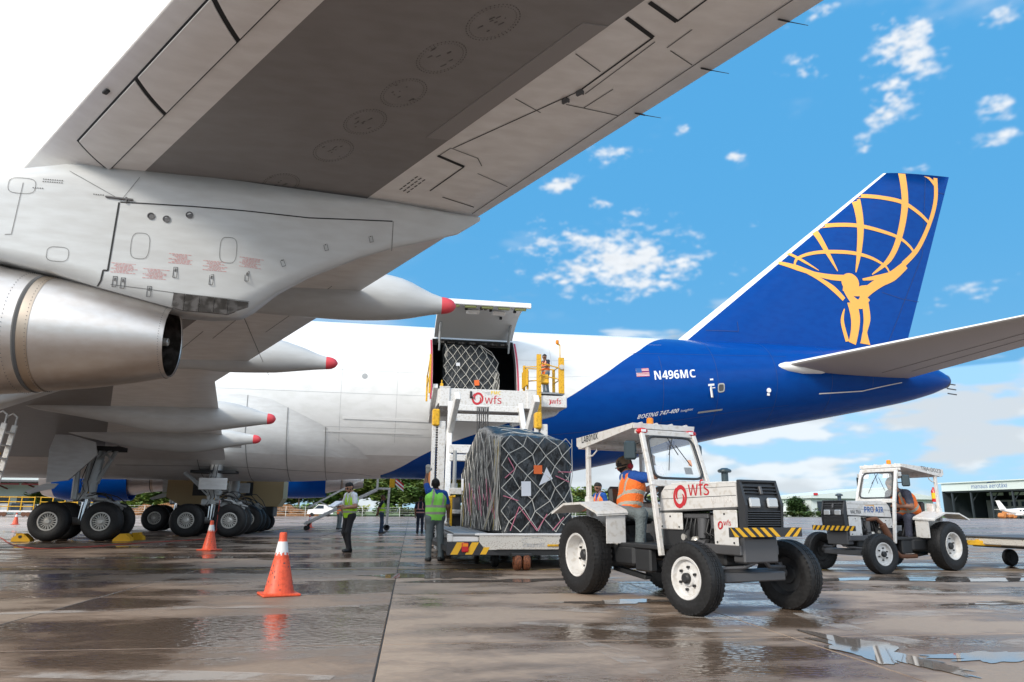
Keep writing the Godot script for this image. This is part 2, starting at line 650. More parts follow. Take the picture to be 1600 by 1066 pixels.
	for e in [["hair", 0.012, 0.010, 0.009], ["vest_lime", 0.42, 0.78, 0.03], ["vest_green", 0.32, 0.86, 0.12], ["vest_orange", 0.95, 0.19, 0.03], ["band", 0.42, 0.40, 0.33], ["shirt_white", 0.72, 0.74, 0.78], ["shirt_blue", 0.006, 0.07, 0.33], ["shirt_navy", 0.012, 0.017, 0.035], ["trouser_black", 0.014, 0.014, 0.017], ["trouser_grey", 0.145, 0.175, 0.185], ["trouser_navy", 0.05, 0.055, 0.085], ["jeans", 0.03, 0.05, 0.09], ["jeans_pale", 0.16, 0.21, 0.25], ["shoe", 0.012, 0.012, 0.013], ["glove", 0.32, 0.30, 0.26], ["cap_brown", 0.13, 0.085, 0.05], ["cap_red", 0.16, 0.04, 0.03], ["muff_red", 0.42, 0.02, 0.035], ["band_pink", 0.50, 0.26, 0.25], ["eye_dark", 0.01, 0.01, 0.01]]:
		mat(e[0], Color(e[1], e[2], e[3]), 0.8 if e[0] != "shoe" else 0.45)
	var fold := noise_tex(61, 0.035, 3, Color.BLACK, w, 512, 0.0, 1.0)
	fold.color_ramp = null
	fold.as_normal_map = true
	fold.bump_strength = 9.0
	for k in ["vest_lime", "vest_green", "vest_orange", "shirt_white", "shirt_blue", "shirt_navy", "trouser_black", "trouser_grey", "trouser_navy", "jeans", "jeans_pale", "band"]:
		M[k].normal_enabled = true
		M[k].normal_texture = fold
		M[k].uv1_triplanar = true
		M[k].uv1_scale = Vector3(2.2, 1.3, 2.2)
	bump("film_black", 71, 0.014, 10.0, Vector3(1.1, 0.3, 1.1))


func concrete(key: String, sd: int, tint: Color, wet: float, off: float) -> StandardMaterial3D:
	# one noise gives both colour and gloss: where water lies the concrete is darker and smooth
	var m := mat(key, Color.WHITE, 1.0)
	var a := noise_tex(sd, 0.0022, 9, tint * Color(0.62, 0.585, 0.56), tint, 2048, 0.30 + wet, 0.66 + wet, 0.62)
	var r := noise_tex(sd, 0.0022, 9, Color(0.09, 0.09, 0.09), Color(0.60, 0.60, 0.60), 2048, 0.30 + wet, 0.62 + wet, 0.62)
	m.albedo_texture = a
	m.roughness_texture = r
	var n := noise_tex(sd + 5, 0.16, 3, Color.BLACK, Color.WHITE, 1024, 0.0, 1.0)
	n.color_ramp = null
	n.as_normal_map = true
	n.bump_strength = 0.9
	m.normal_enabled = true
	m.normal_texture = n
	m.normal_scale = 0.3
	m.uv1_triplanar = true
	m.uv1_world_triplanar = true
	m.uv1_scale = Vector3(0.05, 0.1, 0.10)
	m.uv1_offset = Vector3(off, 0, off * 0.37)
	return m


func ground() -> void:
	mat("grass", Color(0.13, 0.19, 0.035), 0.9)
	grime("grass", noise_tex(81, 0.03, 5, Color(0.55, 0.6, 0.5), Color.WHITE, 512), Vector3(0.05, 0.05, 0.05))
	var st := S()
	quad(st, Vector3(-1500, -0.08, -2200), Vector3(1700, -0.08, -2200), Vector3(1700, -0.08, 700), Vector3(-1500, -0.08, 700))
	kind(ob("ground", st, M.grass), "structure")
	var tan := Color(0.58, 0.512, 0.45)
	concrete("concrete_far", 101, Color(0.66, 0.59, 0.56), 0.02, 0.0)
	M.concrete_far.uv1_scale = Vector3(0.012, 0.05, 0.045)
	st = S()
	var y := -0.014
	var zf := -104.0
	quad(st, Vector3(-300, y, zf), Vector3(80, y, zf), Vector3(80, y, 90), Vector3(-300, y, 90))
	quad(st, Vector3(80, y, -190), Vector3(420, y, -190), Vector3(420, y, 90), Vector3(80, y, 90))
	var apron := ob("apron", st, M.concrete_far)
	kind(apron, "structure")
	# the slabs near by: each its own block with bevelled edges and a sealed joint round it
	concrete("concrete_wet", 111, tan * Color(0.98, 0.96, 0.95), 0.07, 0.31)
	concrete("concrete_damp", 111, tan, 0.03, 0.13)
	concrete("concrete_dry", 111, tan * Color(1.12, 1.12, 1.12), -0.03, 0.72)
	var e2 := Vector3(1, 0, 0.0516).normalized()
	var e1 := Vector3(0.0516, 0, -1).normalized()
	var o := Vector3(39.995, 0, 24.9)
	var pitch := 3.2
	var b := Basis(e2, Vector3.UP, -e1)
	var shape := S()
	bx(shape, Vector3.ZERO, Vector3(pitch - 0.013, 0.2, pitch - 0.013), Basis.IDENTITY, 0.004)
	var block := done(shape)
	var r := RandomNumberGenerator.new()
	r.seed = 4
	for i in range(-5, 9):
		for k in range(-2, 7):
			var c := o + e2 * (pitch * (i + 0.5)) + e1 * (pitch * (k + 0.5))
			var which := "concrete_wet"
			if i >= 0:
				which = "concrete_damp"
				if r.randf() < 0.30 or (k <= 0 and i >= 1):
					which = "concrete_dry"
			elif k == 0 and i < -1:
				which = "concrete_damp"
			var s := ob_mesh("slab", block, M[which], apron)
			s.transform = Transform3D(b, c + Vector3(0, -0.1 - 0.002 * r.randf(), 0))
	# dark sealant lies low in the joints
	mat("sealant", Color(0.02, 0.019, 0.018), 0.6)
	st = S()
	quad(st, o + e2 * (-5 * pitch) + e1 * (-2 * pitch) + Vector3(0, -0.008, 0), o + e2 * (9 * pitch) + e1 * (-2 * pitch) + Vector3(0, -0.008, 0), o + e2 * (9 * pitch) + e1 * (7 * pitch) + Vector3(0, -0.008, 0), o + e2 * (-5 * pitch) + e1 * (7 * pitch) + Vector3(0, -0.008, 0))
	ob("joint_sealant", st, M.sealant, apron)
	# joints farther off
	st = S()
	for i in range(-5, 20, 1):
		var a := o + e2 * (pitch * i)
		bar(st, a + e1 * (7.0 * pitch) + Vector3(0, -0.010, 0), a + e1 * 120.0 + Vector3(0, -0.010, 0), 0.03, 0.004)
	ob("far_joint", st, M.sealant, apron)
	# painted guide line
	mat("line_yellow", Color(0.42, 0.27, 0.05), 0.5)
	grime("line_yellow", noise_tex(83, 0.03, 5, Color(0.35, 0.35, 0.38), Color.WHITE, 512, 0.4, 0.55), Vector3(0.3, 0.3, 0.6))
	st = S()
	var la := Vector3(26, 0.003, 16.4)
	var lb := Vector3(52, 0.003, 19.3)
	var lw := Vector3(0, 0, 0.055)
	quad(st, la - lw, lb - lw, lb + lw, la + lw)
	kind(ob("guide_line", st, M.line_yellow), "structure")
	# pale dried tracks where tyres have swept the water off
	var pale := mat("dry_track", Color(0.52, 0.47, 0.425), 0.75)
	pale.transparency = BaseMaterial3D.TRANSPARENCY_ALPHA
	pale.albedo_texture = noise_tex(133, 0.004, 8, Color(1, 1, 1, 0.0), Color(1, 1, 1, 0.55), 1024, 0.34, 0.72, 0.66)
	pale.albedo_color.a = 1.0
	pale.uv1_triplanar = true
	pale.uv1_world_triplanar = true
	pale.uv1_scale = Vector3(0.25, 0.25, 0.3)
	var put := func(x: float, z: float) -> Vector3: return Vector3(x, 0.0028, z)
	for e in [[[41.0, 22.95, 41.95, 23.21, 42.62, 23.59, 43.3, 24.1], 0.42], [[41.2, 24.05, 42.12, 24.5, 42.95, 24.72], 0.30], [[44.05, 23.8, 43.98, 24.4, 43.9, 25.0], 0.28], [[44.1, 24.5, 44.9, 24.08, 45.8, 23.98, 47.5, 23.9], 0.36], [[43.95, 24.75, 43.98, 25.35, 44.3, 25.66, 44.95, 25.55, 46.2, 25.1], 0.26], [[41.5, 24.9, 41.6, 25.6, 41.58, 26.3], 0.22], [[36.2, 22.85, 37.33, 22.72, 38.17, 22.6, 39.8, 22.72], 0.22], [[37.2, 25.4, 38.7, 25.72, 39.7, 25.95], 0.28], [[45.5, 22.0, 47.5, 22.3, 50.0, 21.9], 0.4], [[36.0, 19.6, 38.0, 19.9, 40.0, 19.7], 0.2]]:
		st = S()
		var v := []
		var ws := []
		for k in range(0, e[0].size(), 2):
			v.append(Vector2(e[0][k], e[0][k + 1]))
			ws.append(e[1] * (1.0 if k > 0 and k < e[0].size() - 2 else 0.4))
		ribbon(st, v, ws, put, 8)
		kind(ob("dry_track", st, pale), "structure")
	# standing water
	mat("water", Color(0.20, 0.165, 0.14), 0.03)
	M.water.specular_mode = BaseMaterial3D.SPECULAR_SCHLICK_GGX
	var nz := FastNoiseLite.new()
	nz.seed = 3
	nz.frequency = 0.9
	nz.fractal_octaves = 4
	for p in [[40.95, 19.3, 1.0, 0.5, 0.0], [42.0, 20.1, 1.5, 0.22, 0.1], [43.45, 25.7, 0.22, 0.75, 0.0], [44.2, 26.0, 0.5, 0.14, 0.1], [46.5, 20.6, 2.4, 0.22, 0.1], [49.8, 20.9, 2.0, 0.25, 0.0], [42.6, 22.7, 0.6, 0.16, 0.1], [36.0, 14.5, 2.5, 0.3, 0.1], [47.5, 23.3, 1.2, 0.14, 0.15], [32.5, 10.0, 3.0, 0.4, 0.1]]:
		st = S()
		var c := Vector3(p[0], 0.0045, p[1])
		var ring := []
		for k in 144:
			var a := TAU * k / 144.0
			var q := 1.0 + 0.8 * nz.get_noise_2d(cos(a) * 1.6 + p[0] * 7.0, sin(a) * 1.6 + p[1] * 7.0) + 0.10 * nz.get_noise_2d(cos(a) * 7.0 + p[0], sin(a) * 7.0)
			ring.append(c + e2 * (cos(a) * p[2] * q) + e1 * (sin(a) * p[3] * q + cos(a) * p[4] * p[2]))
		for k in 144:
			tri(st, c, ring[k], ring[(k + 1) % 144])
		kind(ob("puddle", st, M.water), "structure")


# ---------------------------------------------------------------- the airliner
const FUS := [[2.0, 4.6, 0.15, 0.15], [2.6, 4.68, 0.75, 0.7], [4.0, 4.95, 1.7, 1.6], [6.0, 5.35, 2.6, 2.4], [9.0, 5.8, 3.5, 3.0], [13.0, 6.0, 3.75, 3.22], [20.0, 5.75, 3.48, 3.25], [27.0, 5.56, 3.26, 3.25], [32.0, 5.55, 3.25, 3.25], [46.0, 5.56, 3.24, 3.25], [48.0, 5.72, 3.10, 3.24], [50.0, 5.93, 2.91, 3.18], [52.0, 6.17, 2.68, 3.06], [54.6, 6.5, 2.36, 2.82], [57.9, 6.88, 2.04, 2.45], [61.3, 7.2, 1.71, 2.0], [64.9, 7.5, 1.27, 1.38], [66.4, 7.56, 0.95, 1.05], [67.6, 7.55, 0.55, 0.62], [68.2, 7.55, 0.25, 0.3]]


func fus(x: float) -> Vector3:
	var i := 0
	while i < FUS.size() - 2 and FUS[i + 1][0] < x:
		i += 1
	var t := clampf((x - FUS[i][0]) / (FUS[i + 1][0] - FUS[i][0]), 0.0, 1.0)
	var out := Vector3.ZERO
	for k in 3:
		var p0: float = FUS[maxi(i - 1, 0)][k + 1]
		var p1: float = FUS[i][k + 1]
		var p2: float = FUS[i + 1][k + 1]
		var p3: float = FUS[mini(i + 2, FUS.size() - 1)][k + 1]
		var h: float = FUS[i + 1][0] - FUS[i][0]
		var m1: float = (p2 - p0) / (FUS[i + 1][0] - FUS[maxi(i - 1, 0)][0]) * h
		var m2: float = (p3 - p1) / (FUS[mini(i + 2, FUS.size() - 1)][0] - FUS[i][0]) * h
		out[k] = (2 * t * t * t - 3 * t * t + 1) * p1 + (t * t * t - 2 * t * t + t) * m1 + (-2 * t * t * t + 3 * t * t) * p2 + (t * t * t - t * t) * m2
	return out


# point on the hull: angle 0 faces port (+Z), 90 is the crown, -90 the keel
func hull(x: float, deg: float, off := 0.0) -> Vector3:
	var f := fus(x)
	var a := deg_to_rad(deg)
	return Vector3(x, f.x + (f.y + off) * sin(a), (f.z + off) * cos(a))


# where the white gives way to the blue, by hull angle
func paint_edge(deg: float) -> float:
	if deg > 90.0:
		deg = 180.0 - deg
	var c := [[-90.0, 39.2], [-73.2, 40.3], [-51.0, 41.5], [-38.9, 42.45], [-25.0, 44.4], [-10.6, 46.65], [-0.8, 47.75], [14.6, 49.15], [37.2, 50.8], [55.0, 51.75], [71.7, 52.7], [90.0, 53.9]]
	for i in c.size() - 1:
		if deg <= c[i + 1][0]:
			return lerpf(c[i][1], c[i + 1][1], (deg - c[i][0]) / (c[i + 1][0] - c[i][0]))
	return 53.9


func hull_patch(xs: Array, angs: Array, keep: Callable, clip: Callable, off := 0.0) -> SurfaceTool:
	var st := S()
	st.set_smooth_group(0)
	for j in angs.size() - 1:
		for i in xs.size() - 1:
			if not keep.call(xs[i], angs[j]):
				continue
			var a := hull(clip.call(xs[i], angs[j]), angs[j], off)
			var b := hull(clip.call(xs[i + 1], angs[j]), angs[j], off)
			var c := hull(clip.call(xs[i + 1], angs[j + 1]), angs[j + 1], off)
			var d := hull(clip.call(xs[i], angs[j + 1]), angs[j + 1], off)
			if a.distance_to(b) < 1e-4 and c.distance_to(d) < 1e-4:
				continue
			tri(st, a, c, b)
			tri(st, a, d, c)
	return st


func hull_strip(st: SurfaceTool, pts: Array, w: float, off := 0.004) -> void:
	# pts: [x, angle]; a narrow band on the skin
	for i in pts.size() - 1:
		var n := maxi(1, int(absf(pts[i + 1][1] - pts[i][1]) / 4.0 + absf(pts[i + 1][0] - pts[i][0]) / 0.6))
		for k in n:
			var q := []
			for t in [float(k) / n, float(k + 1) / n]:
				var x := lerpf(pts[i][0], pts[i + 1][0], t)
				var a := lerpf(pts[i][1], pts[i + 1][1], t)
				var dx: float = pts[i + 1][0] - pts[i][0]
				var da: float = deg_to_rad(pts[i + 1][1] - pts[i][1]) * 3.2
				var l := sqrt(dx * dx + da * da)
				var ox := -da / l * w * 0.5
				var oa := rad_to_deg(dx / l * w * 0.5 / 3.2)
				q.append(hull(x + ox, a + oa, off))
				q.append(hull(x - ox, a - oa, off))
			quad(st, q[0], q[2], q[3], q[1])


func wing_le(z: float) -> float:
	return 35.28 + 0.80 * (z - 21.2)


func wing_te(z: float) -> float:
	if z < 12.5:
		return lerpf(34.5, 35.96, (z - 2.8) / 9.7)
	return 41.18 + 0.60 * (z - 21.2)


func wing_y(z: float) -> float:
	return 5.05 + 0.125 * (z - 21.2)


func wing_t(z: float) -> float:
	if z < 12.5:
		return lerpf(1.5, 0.95, (z - 2.8) / 9.7)
	if z < 21.2:
		return lerpf(0.95, 0.6, (z - 12.5) / 8.7)
	return lerpf(0.6, 0.34, (z - 21.2) / 10.8)


func half_thick(c: float) -> float:
	return 2.969 * sqrt(c) - 1.26 * c - 3.516 * c * c + 2.843 * c * c * c - 1.036 * c * c * c * c


func wing_low(c: float, z: float) -> Vector3:
	var t := wing_t(z)
	var y := wing_y(z)
	if c < 0.16:
		y += 0.30 * t * pow(1.0 - c / 0.16, 2.4)
	if c > 0.71:
		y += (c - 0.71) * 0.08
	return Vector3(lerpf(wing_le(z), wing_te(z), c), y, z)


func wing_up(c: float, z: float) -> Vector3:
	var t := wing_t(z)
	var y := wing_y(z) + t * half_thick(c) + 0.30 * t * exp(-c * 14.0)
	if c > 0.71:
		y += (c - 0.71) * 0.08
	return Vector3(lerpf(wing_le(z), wing_te(z), c), y + 0.012, z)


func wing_point(px: float, z: float) -> float:
	return (px - wing_le(z)) / (wing_te(z) - wing_le(z))


func wing_plate(x0: float, z0: float) -> Vector3:
	return wing_low(wing_point(x0, z0), z0)


# a raised plate on the wing's underside with its outline in (chord share, span)
func under_plate(st: SurfaceTool, c0: float, c1: float, z0: float, z1: float, off: float, skew := 0.0, n := 6) -> void:
	# skew shifts the outer edge's span per chord share, so that end gaps run square to the leading edge
	for i in n:
		for j in 6:
			var q := []
			for e in [[i, j], [i + 1, j], [i + 1, j + 1], [i, j + 1]]:
				var c := lerpf(c0, c1, float(e[0]) / n)
				var z: float = lerpf(z0, z1, float(e[1]) / 6.0) + skew * (c - c0)
				q.append(wing_low(c, z) + Vector3(0, -off, 0))
			st.set_smooth_group(0)
			quad(st, q[0], q[1], q[2], q[3])
			st.set_smooth_group(-1)
			for e in [[0, 1, j == 0], [2, 3, j == 5], [3, 0, i == 0], [1, 2, i == n - 1]]:
				if e[2]:
					quad(st, q[e[0]], q[e[1]], q[e[1]] + Vector3(0, off, 0), q[e[0]] + Vector3(0, off, 0))


func under_line(st: SurfaceTool, a: Vector2, b: Vector2, w := 0.014, off := 0.005) -> void:
	# a seam between two places given as (x, z) on the wing's underside
	var n := maxi(1, int(a.distance_to(b) / 0.4))
	var s := (b - a).normalized().orthogonal() * w * 0.5
	for k in n:
		var p := a.lerp(b, float(k) / n)
		var q := a.lerp(b, float(k + 1) / n)
		var v := []
		for e in [p + s, q + s, q - s, p - s]:
			v.append(wing_plate(e.x, e.y) + Vector3(0, -off, 0))
		quad(st, v[0], v[1], v[2], v[3])


func mirror_z(mesh: ArrayMesh) -> ArrayMesh:
	var out := ArrayMesh.new()
	for s in mesh.get_surface_count():
		var a := mesh.surface_get_arrays(s)
		var v: PackedVector3Array = a[Mesh.ARRAY_VERTEX]
		var nn: PackedVector3Array = a[Mesh.ARRAY_NORMAL]
		for i in v.size():
			v[i].z = -v[i].z
			nn[i].z = -nn[i].z
		a[Mesh.ARRAY_VERTEX] = v
		a[Mesh.ARRAY_NORMAL] = nn
		if a[Mesh.ARRAY_INDEX] == null:
			var ix := PackedInt32Array()
			for i in range(0, v.size(), 3):
				ix.append_array([i, i + 2, i + 1])
			a[Mesh.ARRAY_INDEX] = ix
		a[Mesh.ARRAY_TANGENT] = null
		out.add_surface_from_arrays(Mesh.PRIMITIVE_TRIANGLES, a)
	return out


func airliner() -> void:
	var P := thing("cargo_airliner", "large white and dark blue four engined cargo airliner with its side door open", "airliner")
	var angs := []
	for a in range(-90, 271, 4):
		angs.append(float(a))
	angs.append_array([-6.0, 45.0, -49.0, 229.0, 42.0])
	angs.erase(-46.0)
	angs.erase(-50.0)
	angs.sort()
	var uniq := []
	for a in angs:
		if uniq.is_empty() or a - uniq[-1] > 0.01:
			uniq.append(a)
	angs = uniq
	var xs := []
	for i in 67:
		xs.append(2.0 + i)
	for e in [2.25, 2.6, 3.5, 41.95, 45.3, 47.5, 48.5, 49.5, 50.5, 51.5, 52.5, 53.5, 54.5, 65.5, 66.4, 67.3, 67.8, 68.2]:
		xs.append(e)
	xs.erase(42.0)
	xs.sort()
	var hole := func(x: float, a: float) -> bool: return not (x > 41.9 and x < 45.2 and a > -6.1 and a < 44.9)
	var to_edge := func(x: float, a: float) -> float: return minf(x, paint_edge(a))
	var from_edge := func(x: float, a: float) -> float: return maxf(x, paint_edge(a))
	var low := func(x: float, a: float) -> bool: return a < -49.01 or a > 228.9
	var body := ob("fuselage", hull_patch(xs, angs, func(x, a): return hole.call(x, a) and not low.call(x, a), to_edge), M.white_skin, P)
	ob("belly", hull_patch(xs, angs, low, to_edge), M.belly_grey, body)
	ob("tail_section", hull_patch(xs, angs, func(_x, _a): return true, from_edge), M.blue_skin, body)
	# seams on the skin
	var st := S()
	for e in [[[36, 33], [41.2, 33]], [[36, 12], [41.85, 12]], [[45.4, 12], [48.5, 12]], [[33, -4], [41.9, -4]], [[36, -27], [41.9, -27]], [[40.5, -33], [43, -33]], [[38.5, 45], [38.5, -40]], [[46.8, 62], [46.8, 20]], [[36, 62], [45, 62]], [[40.6, 12], [40.6, -38]], [[36, 52], [41.9, 52]], [[45.4, 47], [52, 47]], [[45.4, 26], [49.5, 26]], [[45.4, -2], [47.2, -2]]]:
		hull_strip(st, e, 0.011)
	ob("skin_seam", st, M.seam_soft, body)
	st = S()
	for e in [[[54.2, 70], [54.2, -50]], [[57.2, 70], [57.2, -60]], [[60.2, 60], [60.2, -60]], [[62.6, 60], [62.6, -20]], [[51.6, 30], [51.6, -40]], [[50, 34], [58, 30]], [[46, -30], [58, -36]]]:
		hull_strip(st, e, 0.022)
	mat("blue_seam", Color(0.01, 0.035, 0.17), 0.5)
	ob("tail_seam", st, M.blue_seam, body)
	st = S()
	hull_strip(st, [[36.4, -30], [41.6, -30.5]], 0.06, 0.02)
	ob("rub_strip", st, M.white_paint, body)
	st = S()
	hull_strip(st, [[38.6, -20.4], [41.9, -21.0]], 0.10, 0.025)
	ob("rub_strip", st, M.white_paint, body)
	st = S()
	for k in 12:
		tri(st, hull(39.35, 8, 0.006), hull(39.35 + 0.11 * cos(TAU * k / 12), 8 + 2.0 * sin(TAU * k / 12), 0.006), hull(39.35 + 0.11 * cos(TAU * (k + 1) / 12), 8 + 2.0 * sin(TAU * (k + 1) / 12), 0.006))
	ob("vent", st, M.strut_grey, body)
	cargo_door(P)
	belly_fairing(P)
	tail_marks(body)
	wings(P)
	for e in [[21.2, 0.0, 1.0, 37.3, 3.0], [11.7, 0.0, 1.0, 29.7, 2.3], [11.7, 0.0, -1.0, 29.6, 2.55], [21.2, 0.0, -1.0, 39.2, 3.0]]:
		engine(P, e[3], e[4], e[0] * e[2])
	pylon(P)
	tail(P)
	landing_gear(P)


func cargo_door(P: Node3D) -> void:
	# hold lining behind the opening
	var st := S()
	bx(st, Vector3(44, 5.10, 0), Vector3(9.5, 0.12, 6.0))
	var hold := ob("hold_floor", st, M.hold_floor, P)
	st = S()
	for j in range(-10, 190, 10):
		var q := []
		for e in [[40.2, j], [48.0, j], [48.0, j + 10], [40.2, j + 10]]:
			if j < 46 and j >= -10:
				continue
			var a := deg_to_rad(e[1])
			q.append(Vector3(e[0], 5.55 + 2.95 * sin(a), 2.95 * cos(a)))
		if q:
			quad(st, q[0], q[1], q[2], q[3])
	for x: float in [40.2, 48.0]:
		var f := []
		for j in range(-8, 190, 12):
			f.append(Vector3(x, 5.55 + 2.95 * sin(deg_to_rad(j)), 2.95 * cos(deg_to_rad(j))))
		for k in range(1, f.size() - 1):
			tri(st, f[0], f[k], f[k + 1])
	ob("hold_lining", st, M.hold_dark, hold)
	# frame round the opening
	st = S()
	for x: float in [41.95, 45.3]:
		var dirn: float = 1.0 if x < 43 else -1.0
		for k in 13:
			var a0 := -6.0 + 51.0 * k / 13
			var a1 := -6.0 + 51.0 * (k + 1) / 13
			quad(st, hull(x, a0, 0.004), hull(x, a1, 0.004), hull(x + dirn * 0.02, a1, -0.30), hull(x + dirn * 0.02, a0, -0.30))
	for a in [-6.0, 45.0]:
		for k in 6:
			var x0 := 41.95 + 3.35 * k / 6
			quad(st, hull(x0, a, 0.002), hull(x0 + 3.35 / 6, a, 0.002), hull(x0 + 3.35 / 6, a, -0.3), hull(x0, a, -0.3))
	mat("jamb_dark", Color(0.05, 0.05, 0.052), 0.6)
	var jamb := ob("door_jamb", st, M.jamb_dark, P)
	mat("seal_red", Color(0.50, 0.05, 0.09), 0.5)
	for x: float in [41.90, 45.36]:
		st = S()
		hull_strip(st, [[x, -6], [x, 43]], 0.075, 0.012)
		ob("red_seal", st, M.seal_red, jamb)
	for k in 7:
		st = S()
		bx(st, Vector3(42.3 + k * 0.44, 7.72, 2.22), Vector3(0.30, 0.10, 0.16), Basis.IDENTITY, 0.01)
		ob("hinge", st, M.burnt_metal, jamb)
	# the door swung up: a curved shell, hinge line low, free edge out and up
	var hinge := Vector3(0, 7.90, 2.34)
	var prof := []
	for k in 11:
		var t := k / 10.0
		# chord runs out and up, bowed upwards as the hull is
		var along := t * 2.86
		var bow := 0.36 * 4.0 * t * (1.0 - t)
		var dv := Vector2(2.78, 0.60).normalized()
		prof.append(hinge + Vector3(0, dv.y * along + dv.x * bow, dv.x * along - dv.y * bow))
	var x0 := 42.02
	var x1 := 45.28
	var outer := S()
	var inner := S()
	outer.set_smooth_group(0)
	inner.set_smooth_group(0)
	for k in 10:
		var up := Vector3(0, 0.17, -0.03)
		var a: Vector3 = prof[k]
		var b: Vector3 = prof[k + 1]
		quad(outer, Vector3(x0, a.y, a.z) + up, Vector3(x0, b.y, b.z) + up, Vector3(x1, b.y, b.z) + up, Vector3(x1, a.y, a.z) + up)
		quad(inner, Vector3(x0, a.y, a.z), Vector3(x0, b.y, b.z), Vector3(x1, b.y, b.z), Vector3(x1, a.y, a.z))
		for x: float in [x0, x1]:
			quad(inner, Vector3(x, a.y, a.z), Vector3(x, b.y, b.z), Vector3(x, b.y, b.z) + up, Vector3(x, a.y, a.z) + up)
	var e: Vector3 = prof[10]
	bx(outer, Vector3((x0 + x1) / 2, e.y + 0.10, e.z + 0.05), Vector3(x1 - x0 + 0.36, 0.20, 0.13), Basis.IDENTITY, 0.02)
	var door := ob("side_cargo_door", outer, M.white_paint, P)
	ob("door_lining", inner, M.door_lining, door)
	mat("latch_green", Color(0.30, 0.32, 0.12), 0.5, 0.3)
	for k in 5:
		st = S()
		bx(st, Vector3(42.5 + k * 0.64, e.y - 0.03, e.z - 0.03), Vector3(0.44, 0.10, 0.12), Basis.IDENTITY, 0.015)
		ob("latch", st, M.latch_green, door)
	for k in 2:
		st = S()
		var p: Vector3 = prof[7]
		bx(st, Vector3(43.35 + k * 1.02, p.y - 0.10, p.z), Vector3(0.52, 0.07, 0.30), Basis(Vector3.RIGHT, -0.2), 0.03)
		bx(st, Vector3(43.35 + k * 1.02, p.y - 0.14, p.z), Vector3(0.36, 0.05, 0.16), Basis(Vector3.RIGHT, -0.2), 0.02)
		ob("access_panel", st, M.wing_light, door)
	for q in [[42.35, 8], [43.05, 8], [44.0, 8], [44.95, 8], [44.55, 5], [43.6, 9], [43.75, 9]]:
		st = S()
		var p: Vector3 = prof[q[1]]
		bx(st, Vector3(q[0], p.y - 0.07, p.z), Vector3(0.11, 0.10, 0.11), Basis.IDENTITY, 0.015)
		ob("fitting", st, M.machine_black, door)
	for x: float in [42.22, 45.08]:
		st = S()
		bar(st, Vector3(x, 7.72, 2.45), Vector3(x, prof[3].y - 0.03, prof[3].z), 0.10, 0.10, Vector3.RIGHT, 0.02)
		bar(st, Vector3(x, 7.55, 2.62), Vector3(x, prof[2].y - 0.02, prof[2].z), 0.14, 0.05, Vector3.RIGHT, 0.01)
		tube(st, Vector3(x, 7.3, 2.58), Vector3(x, prof[2].y - 0.03, prof[2].z), 0.04)
		ob("actuator", st, M.strut_grey, door)


func fair_top(x: float) -> float:
	# hull angle down to which the wing to body fairing reaches
	var c := [[17.0, -48.0], [21.0, -20.0], [27.0, -9.0], [33.0, -7.0], [35.0, -7.5], [36.0, -10.0], [37.8, -25.0], [39.2, -42.0], [39.8, -56.0], [40.15, -72.0]]
	for i in c.size() - 1:
		if x <= c[i + 1][0]:
			return lerpf(c[i][1], c[i + 1][1], clampf((x - c[i][0]) / (c[i + 1][0] - c[i][0]), 0, 1))
	return -72.0


func fair_point(x: float, t: float) -> Vector3:
	# t from 0 at the port edge to 1 at the starboard edge
	var a0 := fair_top(x)
	var a := lerpf(a0, -180.0 - a0, t)
	var bulge := 0.30 * smoothstep(0.0, 1.0, clampf((40.3 - x) / 4.5, 0.02, 1.0)) * smoothstep(16.5, 22.0, x)
	var s := minf(t, 1.0 - t) * (180.0 + 2.0 * a0)
	return hull(x, a, 0.012 + bulge * smoothstep(0.0, 26.0, s) * (1.0 - 0.35 * pow(absf(sin(deg_to_rad(a))), 6.0)))


func belly_fairing(P: Node3D) -> void:
	var st := S()
	var gs := S()
	st.set_smooth_group(0)
	gs.set_smooth_group(0)
	var st2 := S()
	st2.set_smooth_group(0)
	var xs := []
	for i in 24:
		xs.append(17.0 + i * 0.95)
	xs.append_array([39.2, 39.5, 39.8, 40.0, 40.15])
	for i in xs.size() - 1:
		for k in 36:
			var q := []
			for e in [[xs[i], k], [xs[i + 1], k], [xs[i + 1], k + 1], [xs[i], k + 1]]:
				q.append(fair_point(e[0], e[1] / 36.0))
			# two tones meet along a level line: split cells where they cross it
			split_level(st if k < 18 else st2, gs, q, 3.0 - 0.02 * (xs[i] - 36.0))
	var f := ob("wing_body_fairing", st, M.fairing_skin, P)
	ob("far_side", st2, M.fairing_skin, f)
	ob("grey_underside", gs, M.belly_grey, f)
	var sm := S()
	for x: float in [33.4, 35.15, 36.6, 38.0]:
		for k in 20:
			var a := fair_point(x, k / 20.0 * 0.5) + Vector3(0, -0.002, 0.006)
			var b := fair_point(x, (k + 1) / 20.0 * 0.5) + Vector3(0, -0.002, 0.006)
			bar(sm, a, b, 0.016, 0.01)
	for i in 30:
		var x := 30.5 + i * 0.31
		bar(sm, fair_point(x, 0.31) + Vector3(0, 0, 0.004), fair_point(x + 0.31, 0.31) + Vector3(0, 0, 0.004), 0.012, 0.012)
	ob("fairing_seam", sm, M.seam, f)
	var blot := S()
	for k in 8:
		var x := 33.4 + k * 0.2
		quad(blot, fair_point(x, 0.16) + Vector3(0, 0, 0.012), fair_point(x + 0.2, 0.16) + Vector3(0, 0, 0.012), fair_point(x + 0.2, 0.205) + Vector3(0, 0, 0.012), fair_point(x, 0.205) + Vector3(0, 0, 0.012))
	ob("dark_patch", blot, M.wing_dark, f)  # darker patch on the port flank of the fairing


